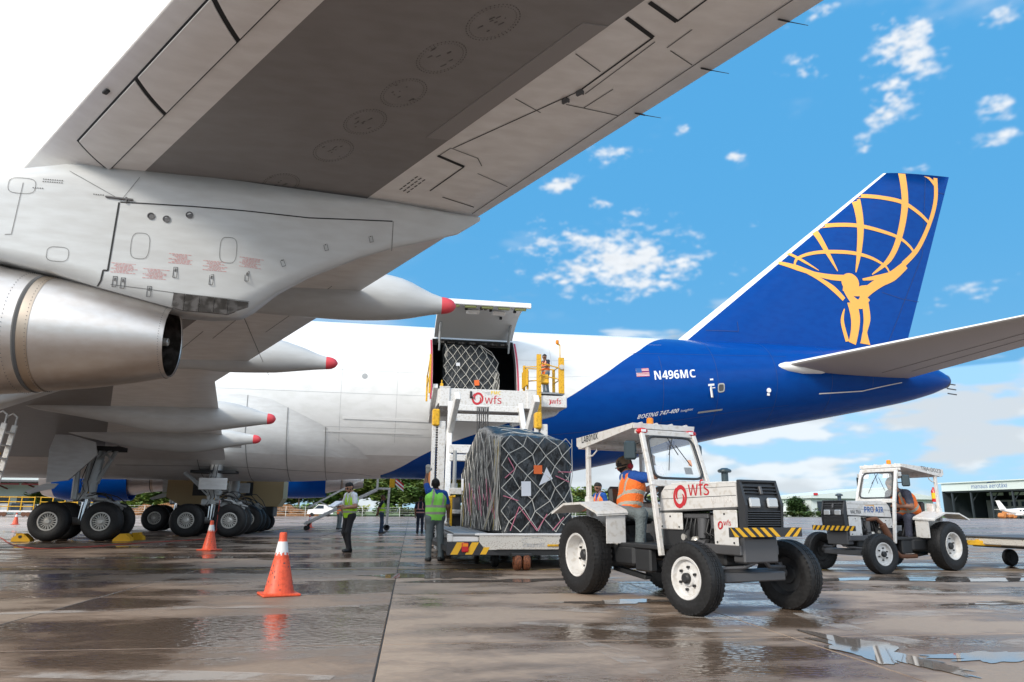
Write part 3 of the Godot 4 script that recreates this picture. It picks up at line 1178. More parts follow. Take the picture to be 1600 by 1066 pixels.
func split_level(hi: SurfaceTool, lo: SurfaceTool, q: Array, y: float) -> void:
	for t in [[q[0], q[1], q[2]], [q[0], q[2], q[3]]]:
		var up := []
		var dn := []
		for k in 3:
			var a: Vector3 = t[k]
			var b: Vector3 = t[(k + 1) % 3]
			if a.y >= y:
				up.append(a)
			else:
				dn.append(a)
			if (a.y >= y) != (b.y >= y):
				var m := a.lerp(b, (y - a.y) / (b.y - a.y))
				up.append(m)
				dn.append(m)
		for e in [[up, hi], [dn, lo]]:
			for k in range(1, e[0].size() - 1):
				tri(e[1], e[0][0], e[0][k], e[0][k + 1])


func on_hull(x0: float, a0: float, slope := 0.0) -> Callable:
	# (along, up) in metres from a place on the port side
	return func(x: float, y: float) -> Vector3: return hull(x0 + x, a0 + rad_to_deg((y + slope * x) / 3.0), 0.006)


func tail_marks(body: Node3D) -> void:
	text("registration", "N496MC", true, M.letter_white, body, 1.92, 0.44, on_hull(51.22, 5.9))
	text("type_lettering", "BOEING 747-400", true, M.letter_white, body, 1.86, 0.19, on_hull(50.48, -26.0, 0.02), 0.25)
	text("type_lettering", "Freighter", false, M.letter_white, body, 0.58, 0.15, on_hull(52.45, -26.2, 0.02), 0.2)
	# flag of stripes and stars
	var st := S()
	var red := S()
	var put := on_hull(50.42, 9.6)
	quad(st, put.call(0, 0), put.call(0.58, 0), put.call(0.58, 0.40), put.call(0, 0.40))
	var put2 := on_hull(50.42, 9.6)
	for k in 7:
		var y := k * 0.40 / 6.5
		var lift := Vector3(0, 0, 0.004)
		quad(red, put2.call(0, y) + lift, put2.call(0.58, y) + lift, put2.call(0.58, minf(y + 0.031, 0.40)) + lift, put2.call(0, minf(y + 0.031, 0.40)) + lift)
	var flag := ob("flag", st, M.letter_white, body)
	ob("stripe", red, M.seal_red, flag)
	st = S()
	var l2 := Vector3(0, 0, 0.008)
	quad(st, put.call(0, 0.19) + l2, put.call(0.25, 0.19) + l2, put.call(0.25, 0.40) + l2, put.call(0, 0.40) + l2)
	ob("canton", st, M.sign_blue, flag)
	# rear door handle, window, notices
	st = S()
	for e in [[53.80, 2.0, 0.16, 0.09], [53.70, -3.6, 0.30, 0.11], [53.86, -6.2, 0.18, 0.05]]:
		var c := on_hull(e[0], e[1])
		quad(st, c.call(0, 0), c.call(e[2], 0), c.call(e[2], e[3]), c.call(0, e[3]))
	ob("notice", st, M.letter_white, body)
	st = S()
	var hp := hull(53.84, -8.6, 0.03)
	bx(st, hp, Vector3(0.10, 0.62, 0.06), Basis(Vector3.RIGHT, -0.16), 0.02)
	ob("door_handle", st, M.rim_grey, body)
	st = S()
	var gl := S()
	var wc := on_hull(54.16, -11.2)
	for k in 16:
		var q := []
		for e in [[k, 1.0], [k + 1, 1.0], [k + 1, 0.72], [k, 0.72]]:
			var a: float = TAU * e[0] / 16
			q.append(wc.call(0.17 + 0.17 * e[1] * signf(cos(a)) * pow(absf(cos(a)), 0.5), 0.25 + 0.25 * e[1] * signf(sin(a)) * pow(absf(sin(a)), 0.5)) + Vector3(0, 0, 0.012))
		quad(st, q[0], q[1], q[2], q[3])
		tri(gl, wc.call(0.17, 0.25), q[3] - Vector3(0, 0, 0.006), q[2] - Vector3(0, 0, 0.006))
	var win := ob("window", st, M.rim_grey, body)
	ob("pane", gl, M.machine_grey, win)
	st = S()
	hull_strip(st, [[53.3, -28.6], [54.5, -29.4]], 0.10, 0.03)
	ob("drain_mast", st, M.strut_grey, body)
	st = S()
	lathe(st, hull(56.75, -14, -0.02), Vector3(0, -0.1, 1).normalized(), [Vector2(0, 0.11), Vector2(0.06, 0.10), Vector2(0.06, 0.0)], 14)
	bx(st, hull(56.75, -18.5, 0.01), Vector3(0.12, 0.12, 0.03))
	ob("service_port", st, M.letter_white, body)


func wings(P: Node3D) -> void:
	var zs := [2.6, 4.5, 6.6, 9.7, 12.5, 14.0, 16.0, 18.0, 20.0, 21.2, 22.5, 24.0, 26.0, 28.0, 30.0, 32.0]
	var low := [0.0, 0.004, 0.015, 0.038, 0.07, 0.11, 0.148, 0.18, 0.21, 0.3, 0.45, 0.6, 0.705, 0.8, 0.9, 1.0]
	var top := S()
	var light := S()
	var dark := S()
	for st in [top, light, dark]:
		st.set_smooth_group(0)
	for j in zs.size() - 1:
		for i in low.size() - 1:
			var z0: float = zs[j]
			var z1: float = zs[j + 1]
			quad(top, wing_up(low[i], z0), wing_up(low[i], z1), wing_up(low[i + 1], z1), wing_up(low[i + 1], z0))
			var st := light
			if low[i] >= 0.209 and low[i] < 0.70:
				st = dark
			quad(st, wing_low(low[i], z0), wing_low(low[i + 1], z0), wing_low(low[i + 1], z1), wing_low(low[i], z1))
		quad(light, wing_low(0, zs[j]), wing_low(0, zs[j + 1]), wing_up(0, zs[j + 1]), wing_up(0, zs[j]))
		quad(light, wing_low(1, zs[j]), wing_up(1, zs[j]), wing_up(1, zs[j + 1]), wing_low(1, zs[j + 1]))
	var plates := []
	var gaps := []
	# leading edge flap panels, one by one
	for e in [[22.04, 23.25], [23.31, 24.52], [24.58, 27.2], [27.26, 29.3], [29.36, 31.4], [13.2, 15.3], [15.36, 17.4], [17.46, 20.4]]:
		var st := S()
		under_plate(st, 0.046, 0.140, e[0], e[1], 0.02, -4.6 if e[0] > 20 else 0.0)
		plates.append(done(st))
		st = S()
		under_plate(st, 0.042, 0.144, e[0] - 0.035 + (0.02 if e[0] > 20 else 0.0), e[1] + 0.035 + (0.02 if e[0] > 20 else 0.0), 0.007, -4.6 if e[0] > 20 else 0.0)
		gaps.append(done(st))
	var dark_step := S()
	under_plate(dark_step, 0.655, 0.703, 22.9, 24.9, 0.012)
	for side: int in [1, -1]:
		var w: MeshInstance3D
		var ms := [done(top), done(light), done(dark)]
		if side < 0:
			for k in 3:
				ms[k] = mirror_z(ms[k])
		w = ob_mesh("wing", ms[0], M.white_skin, P)
		ob_mesh("wing_underside", ms[1], M.wing_light, w)
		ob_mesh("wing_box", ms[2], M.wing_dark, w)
		for p in gaps:
			ob_mesh("flap_gap", p if side > 0 else mirror_z(p), M.dark_gap, w)
		for p in plates:
			ob_mesh("leading_edge_panel", p if side > 0 else mirror_z(p), M.wing_light, w)
		if side > 0:
			ob("paler_strip", dark_step, M.paler_strip_grey, w)  # raised strip, a little lighter than the wing box
			underside_details(w)
	# trailing edge flap fairings with red tips
	var fair := [
		[18.0, [[33.6, 4.86, 0.02], [34.4, 4.78, 0.16], [35.6, 4.72, 0.30], [37.5, 4.72, 0.40], [38.4, 4.72, 0.43], [39.35, 4.74, 0.465], [40.2, 4.72, 0.385], [40.94, 4.64, 0.16]], 41.21],
		[13.9, [[31.2, 4.30, 0.02], [32.2, 4.26, 0.20], [33.6, 4.25, 0.32], [35.7, 4.40, 0.38], [36.4, 4.41, 0.43], [37.5, 4.41, 0.40], [38.1, 4.36, 0.28], [38.66, 4.29, 0.15]], 38.92],
		[9.7, [[30.2, 3.74, 0.02], [31.0, 3.68, 0.16], [32.4, 3.60, 0.30], [34.1, 3.44, 0.44], [35.0, 3.47, 0.45], [35.8, 3.51, 0.38], [36.4, 3.49, 0.26], [36.86, 3.455, 0.155]], 37.08],
		[6.6, [[29.9, 3.40, 0.02], [31.0, 3.30, 0.18], [32.4, 3.15, 0.32], [33.4, 3.10, 0.38], [34.3, 3.09, 0.39], [35.3, 3.15, 0.27], [36.03, 3.16, 0.145]], 36.27]]
	for side: float in [1.0, -1.0]:
		for e in fair:
			var st := S()
			var rings := []
			for q in canoe(e[1]):
				rings.append(oval(Vector3(q.x, q.y, e[0] * side), q.z * 0.80, q.z, 24))
			loft(st, rings)
			var f := ob("flap_fairing", st, M.canoe_grey, P)
			st = S()
			var l: Array = e[1][-1]
			rings = []
			for k in 7:
				var t := k / 6.0
				rings.append(oval(Vector3(lerpf(l[0], e[2], t), l[1], e[0] * side), l[2] * 0.802 * sqrt(1.0 - t * t * 0.985), l[2] * 1.002 * sqrt(1.0 - t * t * 0.985), 24))
			loft(st, rings)
			ob("tip", st, M.red_tip, f)


func canoe(keys: Array) -> Array:
	var out := []
	for i in keys.size() - 1:
		for k in 4:
			var t := k / 4.0
			var v := Vector3.ZERO
			for c in 3:
				var p0: float = keys[maxi(i - 1, 0)][c]
				var p1: float = keys[i][c]
				var p2: float = keys[i + 1][c]
				var p3: float = keys[mini(i + 2, keys.size() - 1)][c]
				v[c] = 0.5 * (2 * p1 + (p2 - p0) * t + (2 * p0 - 5 * p1 + 4 * p2 - p3) * t * t + (3 * p1 - p0 - 3 * p2 + p3) * t * t * t)
			v.x = lerpf(keys[i][0], keys[i + 1][0], t)
			v.z = maxf(v.z, 0.01)
			out.append(v)
	var l: Array = keys[-1]
	out.append(Vector3(l[0], l[1], l[2]))
	return out


func oval(c: Vector3, rz: float, ry: float, n: int) -> PackedVector3Array:
	var out := PackedVector3Array()
	for k in n:
		var a := TAU * k / n
		out.append(c + Vector3(0, sin(a) * ry, cos(a) * rz))
	return out


func underside_details(w: Node3D) -> void:
	var st := S()
	for e in [[42.01, 25.03, 42.36, 24.83, 0.045], [42.36, 24.83, 41.85, 23.96, 0.020], [41.85, 23.96, 40.62, 22.74, 0.014], [40.45, 22.56, 40.80, 22.37, 0.045], [40.80, 22.37, 40.42, 21.75, 0.018], [42.16, 25.24, 42.51, 25.06, 0.045], [42.51, 25.06, 44.5, 28.6, 0.018], [40.60, 21.62, 41.06, 21.42, 0.018]]:
		under_line(st, Vector2(e[0], e[1]), Vector2(e[2], e[3]), e[4])
	ob("control_gap", st, M.dark_gap, w)
	st = S()
	for e in [[41.66, 24.50, 41.99, 24.29], [41.19, 23.74, 41.52, 23.55], [41.06, 21.24, 43.10, 24.83], [43.10, 24.83, 46.5, 30.7], [42.55, 24.72, 42.70, 24.99], [42.40, 24.78, 41.93, 23.93], [41.98, 23.70, 42.21, 24.05], [41.77, 23.73, 41.98, 23.70], [40.47, 22.57, 40.59, 22.74], [40.59, 22.74, 40.94, 22.58], [40.99, 22.25, 41.43, 22.0], [41.98, 23.70, 42.42, 23.63], [42.60, 24.69, 42.91, 24.53], [40.94, 22.59, 41.02, 22.42], [39.0, 18.5, 37.6, 16.1], [38.4, 18.9, 36.5, 15.6], [37.3, 20.6, 37.3, 13.2], [36.4, 16.0, 34.4, 12.6], [37.1, 21.1, 36.66, 21.53]]:
		under_line(st, Vector2(e[0], e[1]), Vector2(e[2], e[3]), 0.011, 0.006)
	ob("panel_seam", st, M.seam, w)
	# rivet-ringed access covers on the tank
	for e in [[40.77, 24.75], [39.98, 23.62], [39.57, 23.06], [39.19, 22.45], [38.49, 21.62], [40.33, 24.21]]:
		st = S()
		var slope := Vector2(0.72, 0.69)
		var cr := Vector2(-0.69, 0.72)
		for k in 40:
			var a := TAU * k / 40.0
			for rr in [[0.25, 0.0045], [0.22, 0.003]]:
				var p: Vector2 = Vector2(e[0], e[1]) + slope * cos(a) * rr[0] * 1.15 + cr * sin(a) * rr[0] * 0.72
				var c := wing_plate(p.x, p.y)
				bx(st, c + Vector3(0, -0.003, 0), Vector3(rr[1] * 2, 0.006, rr[1] * 2))
		for k in 9:
			var p := Vector2(e[0] + rng.randf_range(-0.12, 0.12), e[1] + rng.randf_range(-0.12, 0.12))
			bx(st, wing_plate(p.x, p.y) + Vector3(0, -0.002, 0), Vector3(rng.randf_range(0.01, 0.07), 0.004, 0.008), Basis(Vector3.UP, -0.8))
		kind(ob("access_cover", st, M.cover_ring, w), "stuff")
	st = S()
	for e in [[41.73, 23.82], [41.85, 23.97]]:
		var c := wing_plate(e[0], e[1])
		bx(st, c + Vector3(0, -0.03, 0), Vector3(0.035, 0.06, 0.075), Basis(Vector3.UP, 0.6), 0.008)
		bx(st, c + Vector3(0.03, -0.03, 0.02), Vector3(0.05, 0.05, 0.02), Basis(Vector3.UP, 0.6), 0.006)
	ob("hinge_fitting", st, M.machine_grey, w)
	for e in [[42.69, 23.70], [43.12, 24.50], [43.57, 25.24], [44.1, 26.1], [44.6, 26.9]]:
		st = S()
		var c := Vector3(e[0] - 0.10, wing_y(e[1]) + 0.02, e[1])
		tube(st, c, c + Vector3(0.12, -0.012, 0.0), 0.010, 0.008, 6)
		tube(st, c + Vector3(0.12, -0.012, 0), c + Vector3(0.31, -0.03, 0.01), 0.005, 0.003, 5)
		ob("static_wick", st, M.hose_black, w)
	# markings
	st = S()
	for k in 5:
		var p := Vector2(40.02 + 0.045 * k, 21.72 + 0.075 * k)
		for j in 3:
			under_line(st, p + Vector2(0.05 * j, -0.03 * j), p + Vector2(0.05 * j + 0.035, -0.03 * j + 0.05), 0.018, 0.004)
	ob("stencil", st, M.seam, w)
	st = S()
	var lc := wing_low(0.02, 22.95)
	bx(st, lc + Vector3(0, -0.01, 0), Vector3(0.05, 0.03, 0.10), Basis(Vector3.UP, 0.7), 0.006)
	ob("leading_edge_fitting", st, M.dark_gap, w)


func engine(P: Node3D, x: float, y: float, z: float) -> void:
	var o := Vector3(x, y, z)
	var ax := Vector3(1, -0.02, 0).normalized()
	var st := S()
	lathe(st, o, ax, [Vector2(-6.1, 1.18), Vector2(-5.6, 1.29), Vector2(-4.8, 1.33), Vector2(-3.8, 1.30), Vector2(-2.5, 1.20), Vector2(-2.5, 1.16), Vector2(-3.4, 1.1)], 40)
	var e := ob("engine", st, M.blue_skin, P)
	st = S()
	lathe(st, o, ax, [Vector2(-6.1, 1.18), Vector2(-6.5, 1.13), Vector2(-6.75, 1.05), Vector2(-6.7, 0.98), Vector2(-6.2, 0.94), Vector2(-5.2, 0.95)], 40)
	ob("inlet_lip", st, M.inlet_metal, e)
	st = S()
	lathe(st, o, ax, [Vector2(-5.3, 0.95), Vector2(-5.3, 0.3), Vector2(-5.9, 0.0)], 24)
	ob("fan", st, M.machine_black, e)
	st = S()
	lathe(st, o, ax, [Vector2(-3.3, 0.98), Vector2(-2.4, 0.90), Vector2(-1.9, 0.765), Vector2(-1.50, 0.715), Vector2(-1.50, 0.70), Vector2(-1.54, 0.68)], 56)
	ob("core_cowl", st, M.bare_metal, e)
	st = S()
	lathe(st, o, ax, [Vector2(-1.54, 0.66), Vector2(-1.47, 0.705), Vector2(-1.40, 0.70), Vector2(-0.9, 0.632), Vector2(-0.4, 0.537), Vector2(-0.04, 0.452), Vector2(0.0, 0.440), Vector2(-0.015, 0.425)], 56)
	ob("nozzle", st, M.bare_metal, e)
	st = S()
	lathe(st, o, ax, [Vector2(0.0, 0.434), Vector2(-0.4, 0.50), Vector2(-1.2, 0.58)], 48)
	ob("nozzle_liner", st, M.burnt_metal, e)
	st = S()
	lathe(st, o, ax, [Vector2(-1.2, 0.58), Vector2(-1.2, 0.42), Vector2(-0.75, 0.26), Vector2(-0.45, 0.09), Vector2(-0.43, 0.0)], 32)
	ob("exhaust_plug", st, M.machine_grey, e)
	st = S()
	lathe(st, o + Vector3(0, 0, 0.0), ax, [Vector2(-0.45, 0.05), Vector2(-0.06, 0.05), Vector2(-0.05, 0.04), Vector2(-0.3, 0.035)], 16)
	ob("vent_pipe", st, M.rim_grey, e)
	# heat-tinted band with its ring of fasteners, and weld seams round the nozzle
	st = S()
	lathe(st, o, ax, [Vector2(-1.475, 0.7095), Vector2(-1.40, 0.7045), Vector2(-1.36, 0.699)], 56)
	ob("heat_band", st, M.hot_metal, e)
	st = S()
	for k in 90:
		var a := TAU * k / 90.0
		var d := Vector3(0, sin(a), cos(a))
		for q in [[-1.385, 0.7035], [-1.62, 0.733], [-0.05, 0.456]]:
			bx(st, o + ax * q[0] + d * q[1], Vector3(0.007, 0.007, 0.007))
	ob("fastener_ring", st, M.machine_grey, e)
	st = S()
	lathe(st, o, ax, [Vector2(-1.52, 0.716), Vector2(-1.50, 0.722), Vector2(-1.47, 0.712)], 56)
	ob("cowl_seam", st, M.seam, e)
	if absf(z) < 21.0 or z < 0.0:
		st = S()
		var rings := []
		for q in [[-5.6, y + 1.0, y + 1.35, 0.18], [-3.5, y + 1.1, y + 1.9, 0.3], [-1.5, y + 0.65, y + 2.1, 0.42], [0.5, y + 0.7, y + 2.1, 0.40], [2.6, y + 1.5, y + 2.1, 0.2]]:
			rings.append(box_ring(x + q[0], q[1], q[2], z, q[3], 0.12))
		loft(st, rings)
		ob("strut_fairing", st, M.pylon_grey, e)


func box_ring(x: float, lo: float, hi: float, z: float, w: float, r: float) -> PackedVector3Array:
	# rounded rectangle across x; r is the corner radius
	var out := PackedVector3Array()
	r = minf(r, minf(w, (hi - lo) / 2) * 0.98)
	for q in [[1, 1, 0], [-1, 1, 90], [-1, -1, 180], [1, -1, 270]]:
		for k in 7:
			var a := deg_to_rad(q[2] + 15.0 * k)
			out.append(Vector3(x, (lo + hi) / 2 + q[1] * ((hi - lo) / 2 - r) + r * sin(a), z + q[0] * (w - r) + r * cos(a)))
	return out


# strut stations: x, keel height, top height, half width at the top, half width at the keel
const PYL := [[33.6, 4.05, 4.62, 0.34, 0.30], [34.6, 3.92, 4.86, 0.42, 0.38], [35.39, 3.84, 4.98, 0.45, 0.40], [35.92, 3.73, 5.10, 0.46, 0.40], [36.47, 3.57, 5.14, 0.455, 0.38], [37.0, 3.45, 5.14, 0.45, 0.34], [37.3, 3.39, 5.12, 0.445, 0.30], [37.7, 3.365, 5.10, 0.44, 0.25], [38.05, 3.39, 5.09, 0.435, 0.20], [38.21, 3.48, 5.08, 0.43, 0.16], [38.49, 3.73, 5.07, 0.415, 0.10], [38.87, 3.98, 5.06, 0.39, 0.07], [39.52, 4.31, 5.05, 0.33, 0.05], [39.98, 4.49, 5.04, 0.27, 0.04], [40.55, 4.66, 5.03, 0.16, 0.03], [40.86, 4.76, 5.03, 0.08, 0.02], [41.18, 4.99, 5.04, 0.015, 0.01]]


func pyl_z(x: float, y: float) -> float:
	for i in PYL.size() - 1:
		if x <= PYL[i + 1][0]:
			var t := clampf((x - PYL[i][0]) / (PYL[i + 1][0] - PYL[i][0]), 0, 1)
			var q := []
			for k in 5:
				q.append(lerpf(PYL[i][k], PYL[i + 1][k], t))
			return lerpf(q[4], q[3], clampf((y - q[1]) / maxf(q[2] - q[1], 0.01), 0, 1))
	return 0.02


func pyl_ring(q: Array) -> PackedVector3Array:
	var out := PackedVector3Array()
	var c := Vector3(q[0], 0, 21.2)
	for s: float in [1.0, -1.0]:
		for k in 9:
			var t := k / 8.0 if s > 0 else 1.0 - k / 8.0
			out.append(c + Vector3(0, lerpf(q[1], q[2], t), s * lerpf(q[4], q[3], t) * (0.93 if t > 0.99 else 1.0)))
	return out


func pylon(P: Node3D) -> void:
	var st := S()
	var rings := []
	for q in PYL:
		rings.append(pyl_ring(q))
	loft(st, rings)
	var p := ob("engine_pylon", st, M.pylon_grey, P)
	var put := func(x: float, y: float) -> Vector3: return Vector3(x, y, 21.2 + pyl_z(x, y) + 0.006)
	var line := func(s: SurfaceTool, pts: Array, w: float) -> void:
		var v := []
		var ws := []
		for e in pts:
			v.append(Vector2(e[0], e[1]))
			ws.append(w)
		for i in v.size() - 1:
			ribbon(s, [v[i], v[i + 1]], [w, w], put, 6)
	st = S()
	line.call(st, [[36.60, 4.65], [36.57, 3.77], [36.52, 3.77], [36.51, 3.64], [36.48, 3.56]], 0.020)
	line.call(st, [[36.61, 4.655], [37.45, 4.685], [38.86, 4.705], [39.95, 4.80]], 0.014)
	ob("access_gap", st, M.dark_gap, p)
	st = S()
	line.call(st, [[39.96, 4.80], [39.96, 4.42]], 0.007)
	line.call(st, [[35.51, 4.80], [35.47, 4.14], [35.4, 4.13]], 0.006)
	line.call(st, [[36.62, 3.60], [37.34, 3.56], [38.2, 3.54]], 0.006)
	line.call(st, [[37.33, 3.57], [37.32, 3.39]], 0.006)
	line.call(st, [[36.0, 5.0], [36.62, 4.68], [36.8, 5.0]], 0.005)
	for e in [[36.895, 4.115, 0.105, 0.165], [37.91, 4.165, 0.10, 0.165], [35.5, 4.76, 0.15, 0.10], [36.0, 3.93, 0.12, 0.09]]:
		var pts := []
		for k in 25:
			var a := TAU * k / 24.0
			pts.append([e[0] + e[2] * signf(cos(a)) * pow(absf(cos(a)), 0.6), e[1] + e[3] * signf(sin(a)) * pow(absf(sin(a)), 0.6)])
		line.call(st, pts, 0.005)
	ob("cover_seam", st, M.seam, p)
	# three round vents
	for e in [[36.98, 4.51], [37.16, 4.49], [37.42, 4.57]]:
		st = S()
		lathe(st, put.call(e[0], e[1]) - Vector3(0, 0, 0.007), Vector3.BACK, [Vector2(0.012, 0.045), Vector2(0.012, 0.036), Vector2(0.003, 0.030), Vector2(0.003, 0.0)], 18)
		ob("round_vent", st, M.machine_grey, p)
	# latches, each a small inset plate with a dark keyhole
	for e in [[36.66, 3.64, 0.0], [36.75, 3.63, 0.0], [37.05, 3.55, 0.0], [37.32, 3.82, 0.0], [37.74, 3.77, 0.0], [38.15, 3.86, 0.0], [38.56, 4.11, 0.4], [39.09, 4.38, 0.3], [39.67, 4.56, 0.25]]:
		st = S()
		var c: Vector3 = put.call(e[0], e[1])
		var b := Basis(Vector3.BACK, e[2])
		for s in [[-0.022, 0, 0.005, 0.13], [0.022, 0, 0.005, 0.13], [0, 0.065, 0.05, 0.005], [0, -0.065, 0.05, 0.005], [0, 0.03, 0.018, 0.04]]:
			bx(st, c + b * Vector3(s[0], s[1], 0), Vector3(s[2], s[3], 0.006), b)
		ob("latch", st, M.seam, p)
	# red handling notices: rows of small print
	st = S()
	var r := RandomNumberGenerator.new()
	r.seed = 12
	for e in [[36.60, 3.87, 0.27], [36.96, 3.83, 0.26], [37.23, 4.05, 0.26], [37.63, 4.00, 0.26], [38.05, 4.09, 0.26]]:
		for row in 8:
			var x: float = e[0] + (0.0 if row in [0, 4, 7] else r.randf_range(0.03, 0.09))
			var x1: float = e[0] + e[2] - (0.0 if row in [0, 4, 7] else r.randf_range(0.03, 0.09))
			while x < x1:
				var w := r.randf_range(0.012, 0.04)
				var y: float = e[1] - row * 0.0165 + 0.0
				quad(st, put.call(x, y), put.call(x + w, y), put.call(x + w, y + 0.0055), put.call(x, y + 0.0055))
				x += w + 0.008
	mat("print_red", Color(0.62, 0.20, 0.20), 0.5)
	ob("notice", st, M.print_red, p)
	st = S()
	for e in [[35.72, 4.86, 9], [35.72, 4.83, 9], [35.62, 4.74, 5], [36.3, 4.72, 5]]:
		for k in e[2]:
			var x: float = e[0] + k * 0.026
			quad(st, put.call(x, e[1]), put.call(x + 0.014, e[1]), put.call(x + 0.014, e[1] + 0.012), put.call(x, e[1] + 0.012))
	ob("stencil", st, M.seam, p)
	# lifting handle near the wing joint
	st = S()
	bx(st, put.call(36.6, 4.70) + Vector3(0, 0, 0.01), Vector3(0.32, 0.022, 0.02), Basis(Vector3.BACK, -0.04), 0.004)
	bx(st, put.call(36.68, 4.685) + Vector3(0, 0, 0.01), Vector3(0.02, 0.07, 0.02))
	ob("handle", st, M.machine_grey, p)
	# scorched heat shield under the strut
	for k in 5:
		st = S()
		var x0: float = 37.33 + [0.0, 0.13, 0.30, 0.47, 0.63][k]
		var x1: float = 37.33 + [0.125, 0.295, 0.465, 0.625, 0.86][k]
		var poly := []
		for e in [[x0, 3.555 - 0.03 * (x0 - 37.33)], [x1, 3.555 - 0.03 * (x1 - 37.33)], [x1, 3.345 if x1 < 38.1 else 3.47], [x0, 3.375 if x0 < 37.4 else 3.345]]:
			poly.append(put.call(e[0], e[1]) + Vector3(0, 0, 0.012))
		quad(st, poly[0], poly[1], poly[2], poly[3])
		for i in 4:
			quad(st, poly[i], poly[(i + 1) % 4], poly[(i + 1) % 4] - Vector3(0, 0, 0.03), poly[i] - Vector3(0, 0, 0.03))
		ob("heat_shield_plate", st, M.burnt_metal, p)


func fin_half(x: float, y: float) -> float:
	var t := (y - 9.1) / (18.97 - 9.1)
	var le := fin_le(y)
	var te := fin_te(y)
	var c := clampf((x - le) / (te - le), 0.0, 1.0)
	return lerpf(0.58, 0.17, t) * half_thick(c)


func fin_le(y: float) -> float:
	return 55.84 + (y - 10.65) * (66.06 - 55.84) / (18.87 - 10.65)


func fin_te(y: float) -> float:
	return 66.06 + (y - 9.15) * (70.18 - 66.06) / (19.07 - 9.15)


func tail(P: Node3D) -> void:
	var st := S()
	var edge := S()
	st.set_smooth_group(0)
	edge.set_smooth_group(0)
	var cs := [0.0, 0.006, 0.02, 0.035, 0.06, 0.1, 0.17, 0.25, 0.35, 0.45, 0.55, 0.65, 0.75, 0.85, 0.93, 1.0]
	var top := func(c: float) -> float: return 18.85 + 0.22 * c
	for side: float in [1.0, -1.0]:
		for j in 12:
			for i in cs.size() - 1:
				var q := []
				for e in [[i, j], [i + 1, j], [i + 1, j + 1], [i, j + 1]]:
					var c: float = cs[e[0]]
					var y: float = lerpf(8.7, top.call(c), e[1] / 12.0)
					var x := lerpf(fin_le(y), fin_te(y), c)
					q.append(Vector3(x, y, side * fin_half(x, y)))
				var s := edge if cs[i] < 0.0349 * 0.6 else st
				if side > 0:
					quad(s, q[0], q[3], q[2], q[1])
				else:
					quad(s, q[0], q[1], q[2], q[3])
				if j == 11:
					tri(st, q[3], q[2], Vector3(q[2].x, q[2].y, 0))
	var f := ob("tail_fin", st, M.blue_skin, P)
	ob("leading_edge", edge, M.white_paint, f)
	st = S()
	var put := func(x: float, y: float) -> Vector3: return Vector3(x, y, fin_half(x, y) + 0.012)
	for e in [[[68.56, 18.95], [67.74, 14.28], [64.9, 9.2]], [[69.0, 18.05], [69.7, 18.0]], [[64.9, 12.0], [66.2, 11.75], [67.2, 11.7]], [[55.0, 9.4], [56.6, 9.4], [56.6, 9.9]]]:
		for i in e.size() - 1:
			ribbon(st, [Vector2(e[i][0], e[i][1]), Vector2(e[i + 1][0], e[i + 1][1])], [0.03, 0.03], put)
	ob("rudder_seam", st, M.blue_seam, f)
	fin_emblem(f)
	# tailplanes
	for side: float in [1.0, -1.0]:
		st = S()
		var lo := S()
		st.set_smooth_group(0)
		lo.set_smooth_group(0)
		var zs := [0.3, 1.5, 3.0, 5.0, 7.0, 9.0, 10.6, 11.0]
		for j in zs.size() - 1:
			for i in cs.size() - 1:
				var u := []
				var l := []
				for e in [[i, j], [i + 1, j], [i + 1, j + 1], [i, j + 1]]:
					var c: float = cs[e[0]]
					var z: float = zs[e[1]]
					var le := 57.45 + (z - 2.0) * 0.885
					var te := 65.1 + (z - 2.0) * 0.37
					if z > 10.7:
						le += 0.35
					var t := lerpf(0.46, 0.16, z / 11.0)
					var y := 7.16 + 0.123 * z
					var x := lerpf(le, te, c)
					u.append(Vector3(x, y + t * half_thick(c) * 0.75 + 0.01, z * side))
					l.append(Vector3(x, y - t * half_thick(c) * 0.55, z * side))
				if side > 0:
					quad(st, u[0], u[3], u[2], u[1])
					quad(lo, l[0], l[1], l[2], l[3])
				else:
					quad(st, u[0], u[1], u[2], u[3])
					quad(lo, l[0], l[3], l[2], l[1])
				if j == zs.size() - 2:
					quad(st, u[3], u[2], l[2], l[3])
		var s := ob("tailplane", st, M.white_skin, P)
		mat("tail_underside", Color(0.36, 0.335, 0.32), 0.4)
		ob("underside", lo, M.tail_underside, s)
		if side > 0:
			st = S()
			for e in [[64.0, 2.6, 66.4, 9.2], [62.6, 2.4, 65.5, 9.0]]:
				for k in 10:
					var q := []
					for d in [k, k + 1]:
						var z: float = lerpf(e[1], e[3], d / 10.0)
						var x: float = lerpf(e[0], e[2], d / 10.0)
						var le := 57.45 + (z - 2.0) * 0.885
						var te := 65.1 + (z - 2.0) * 0.37
						q.append(Vector3(x, 7.16 + 0.123 * z - lerpf(0.46, 0.16, z / 11.0) * half_thick((x - le) / (te - le)) * 0.55 - 0.008, z))
					bar(st, q[0], q[1], 0.02, 0.006)
			ob("elevator_gap", st, M.dark_gap, s)
			# pale bullet at the root
			st = S()
			var rings := []
			for q in [[57.1, 0.02], [57.3, 0.16], [57.8, 0.27], [58.6, 0.33], [59.6, 0.25], [60.4, 0.05]]:
				rings.append(oval(Vector3(q[0], 7.36, 2.15 - (q[0] - 57.1) * 0.05), q[1] * 1.6, q[1], 16))
			loft(st, rings)
			ob("root_fairing", st, M.white_skin, s)
			st = S()
			hull_strip(st, [[59.5, -24], [62.0, -26], [64.4, -16]], 0.09, 0.03)
			ob("root_seal", st, M.wing_light, s)
	st = S()
	lathe(st, Vector3(68.0, 7.55, 0), Vector3.RIGHT, [Vector2(-0.5, 0.52), Vector2(0.15, 0.34), Vector2(0.2, 0.26), Vector2(-0.3, 0.24)], 20)
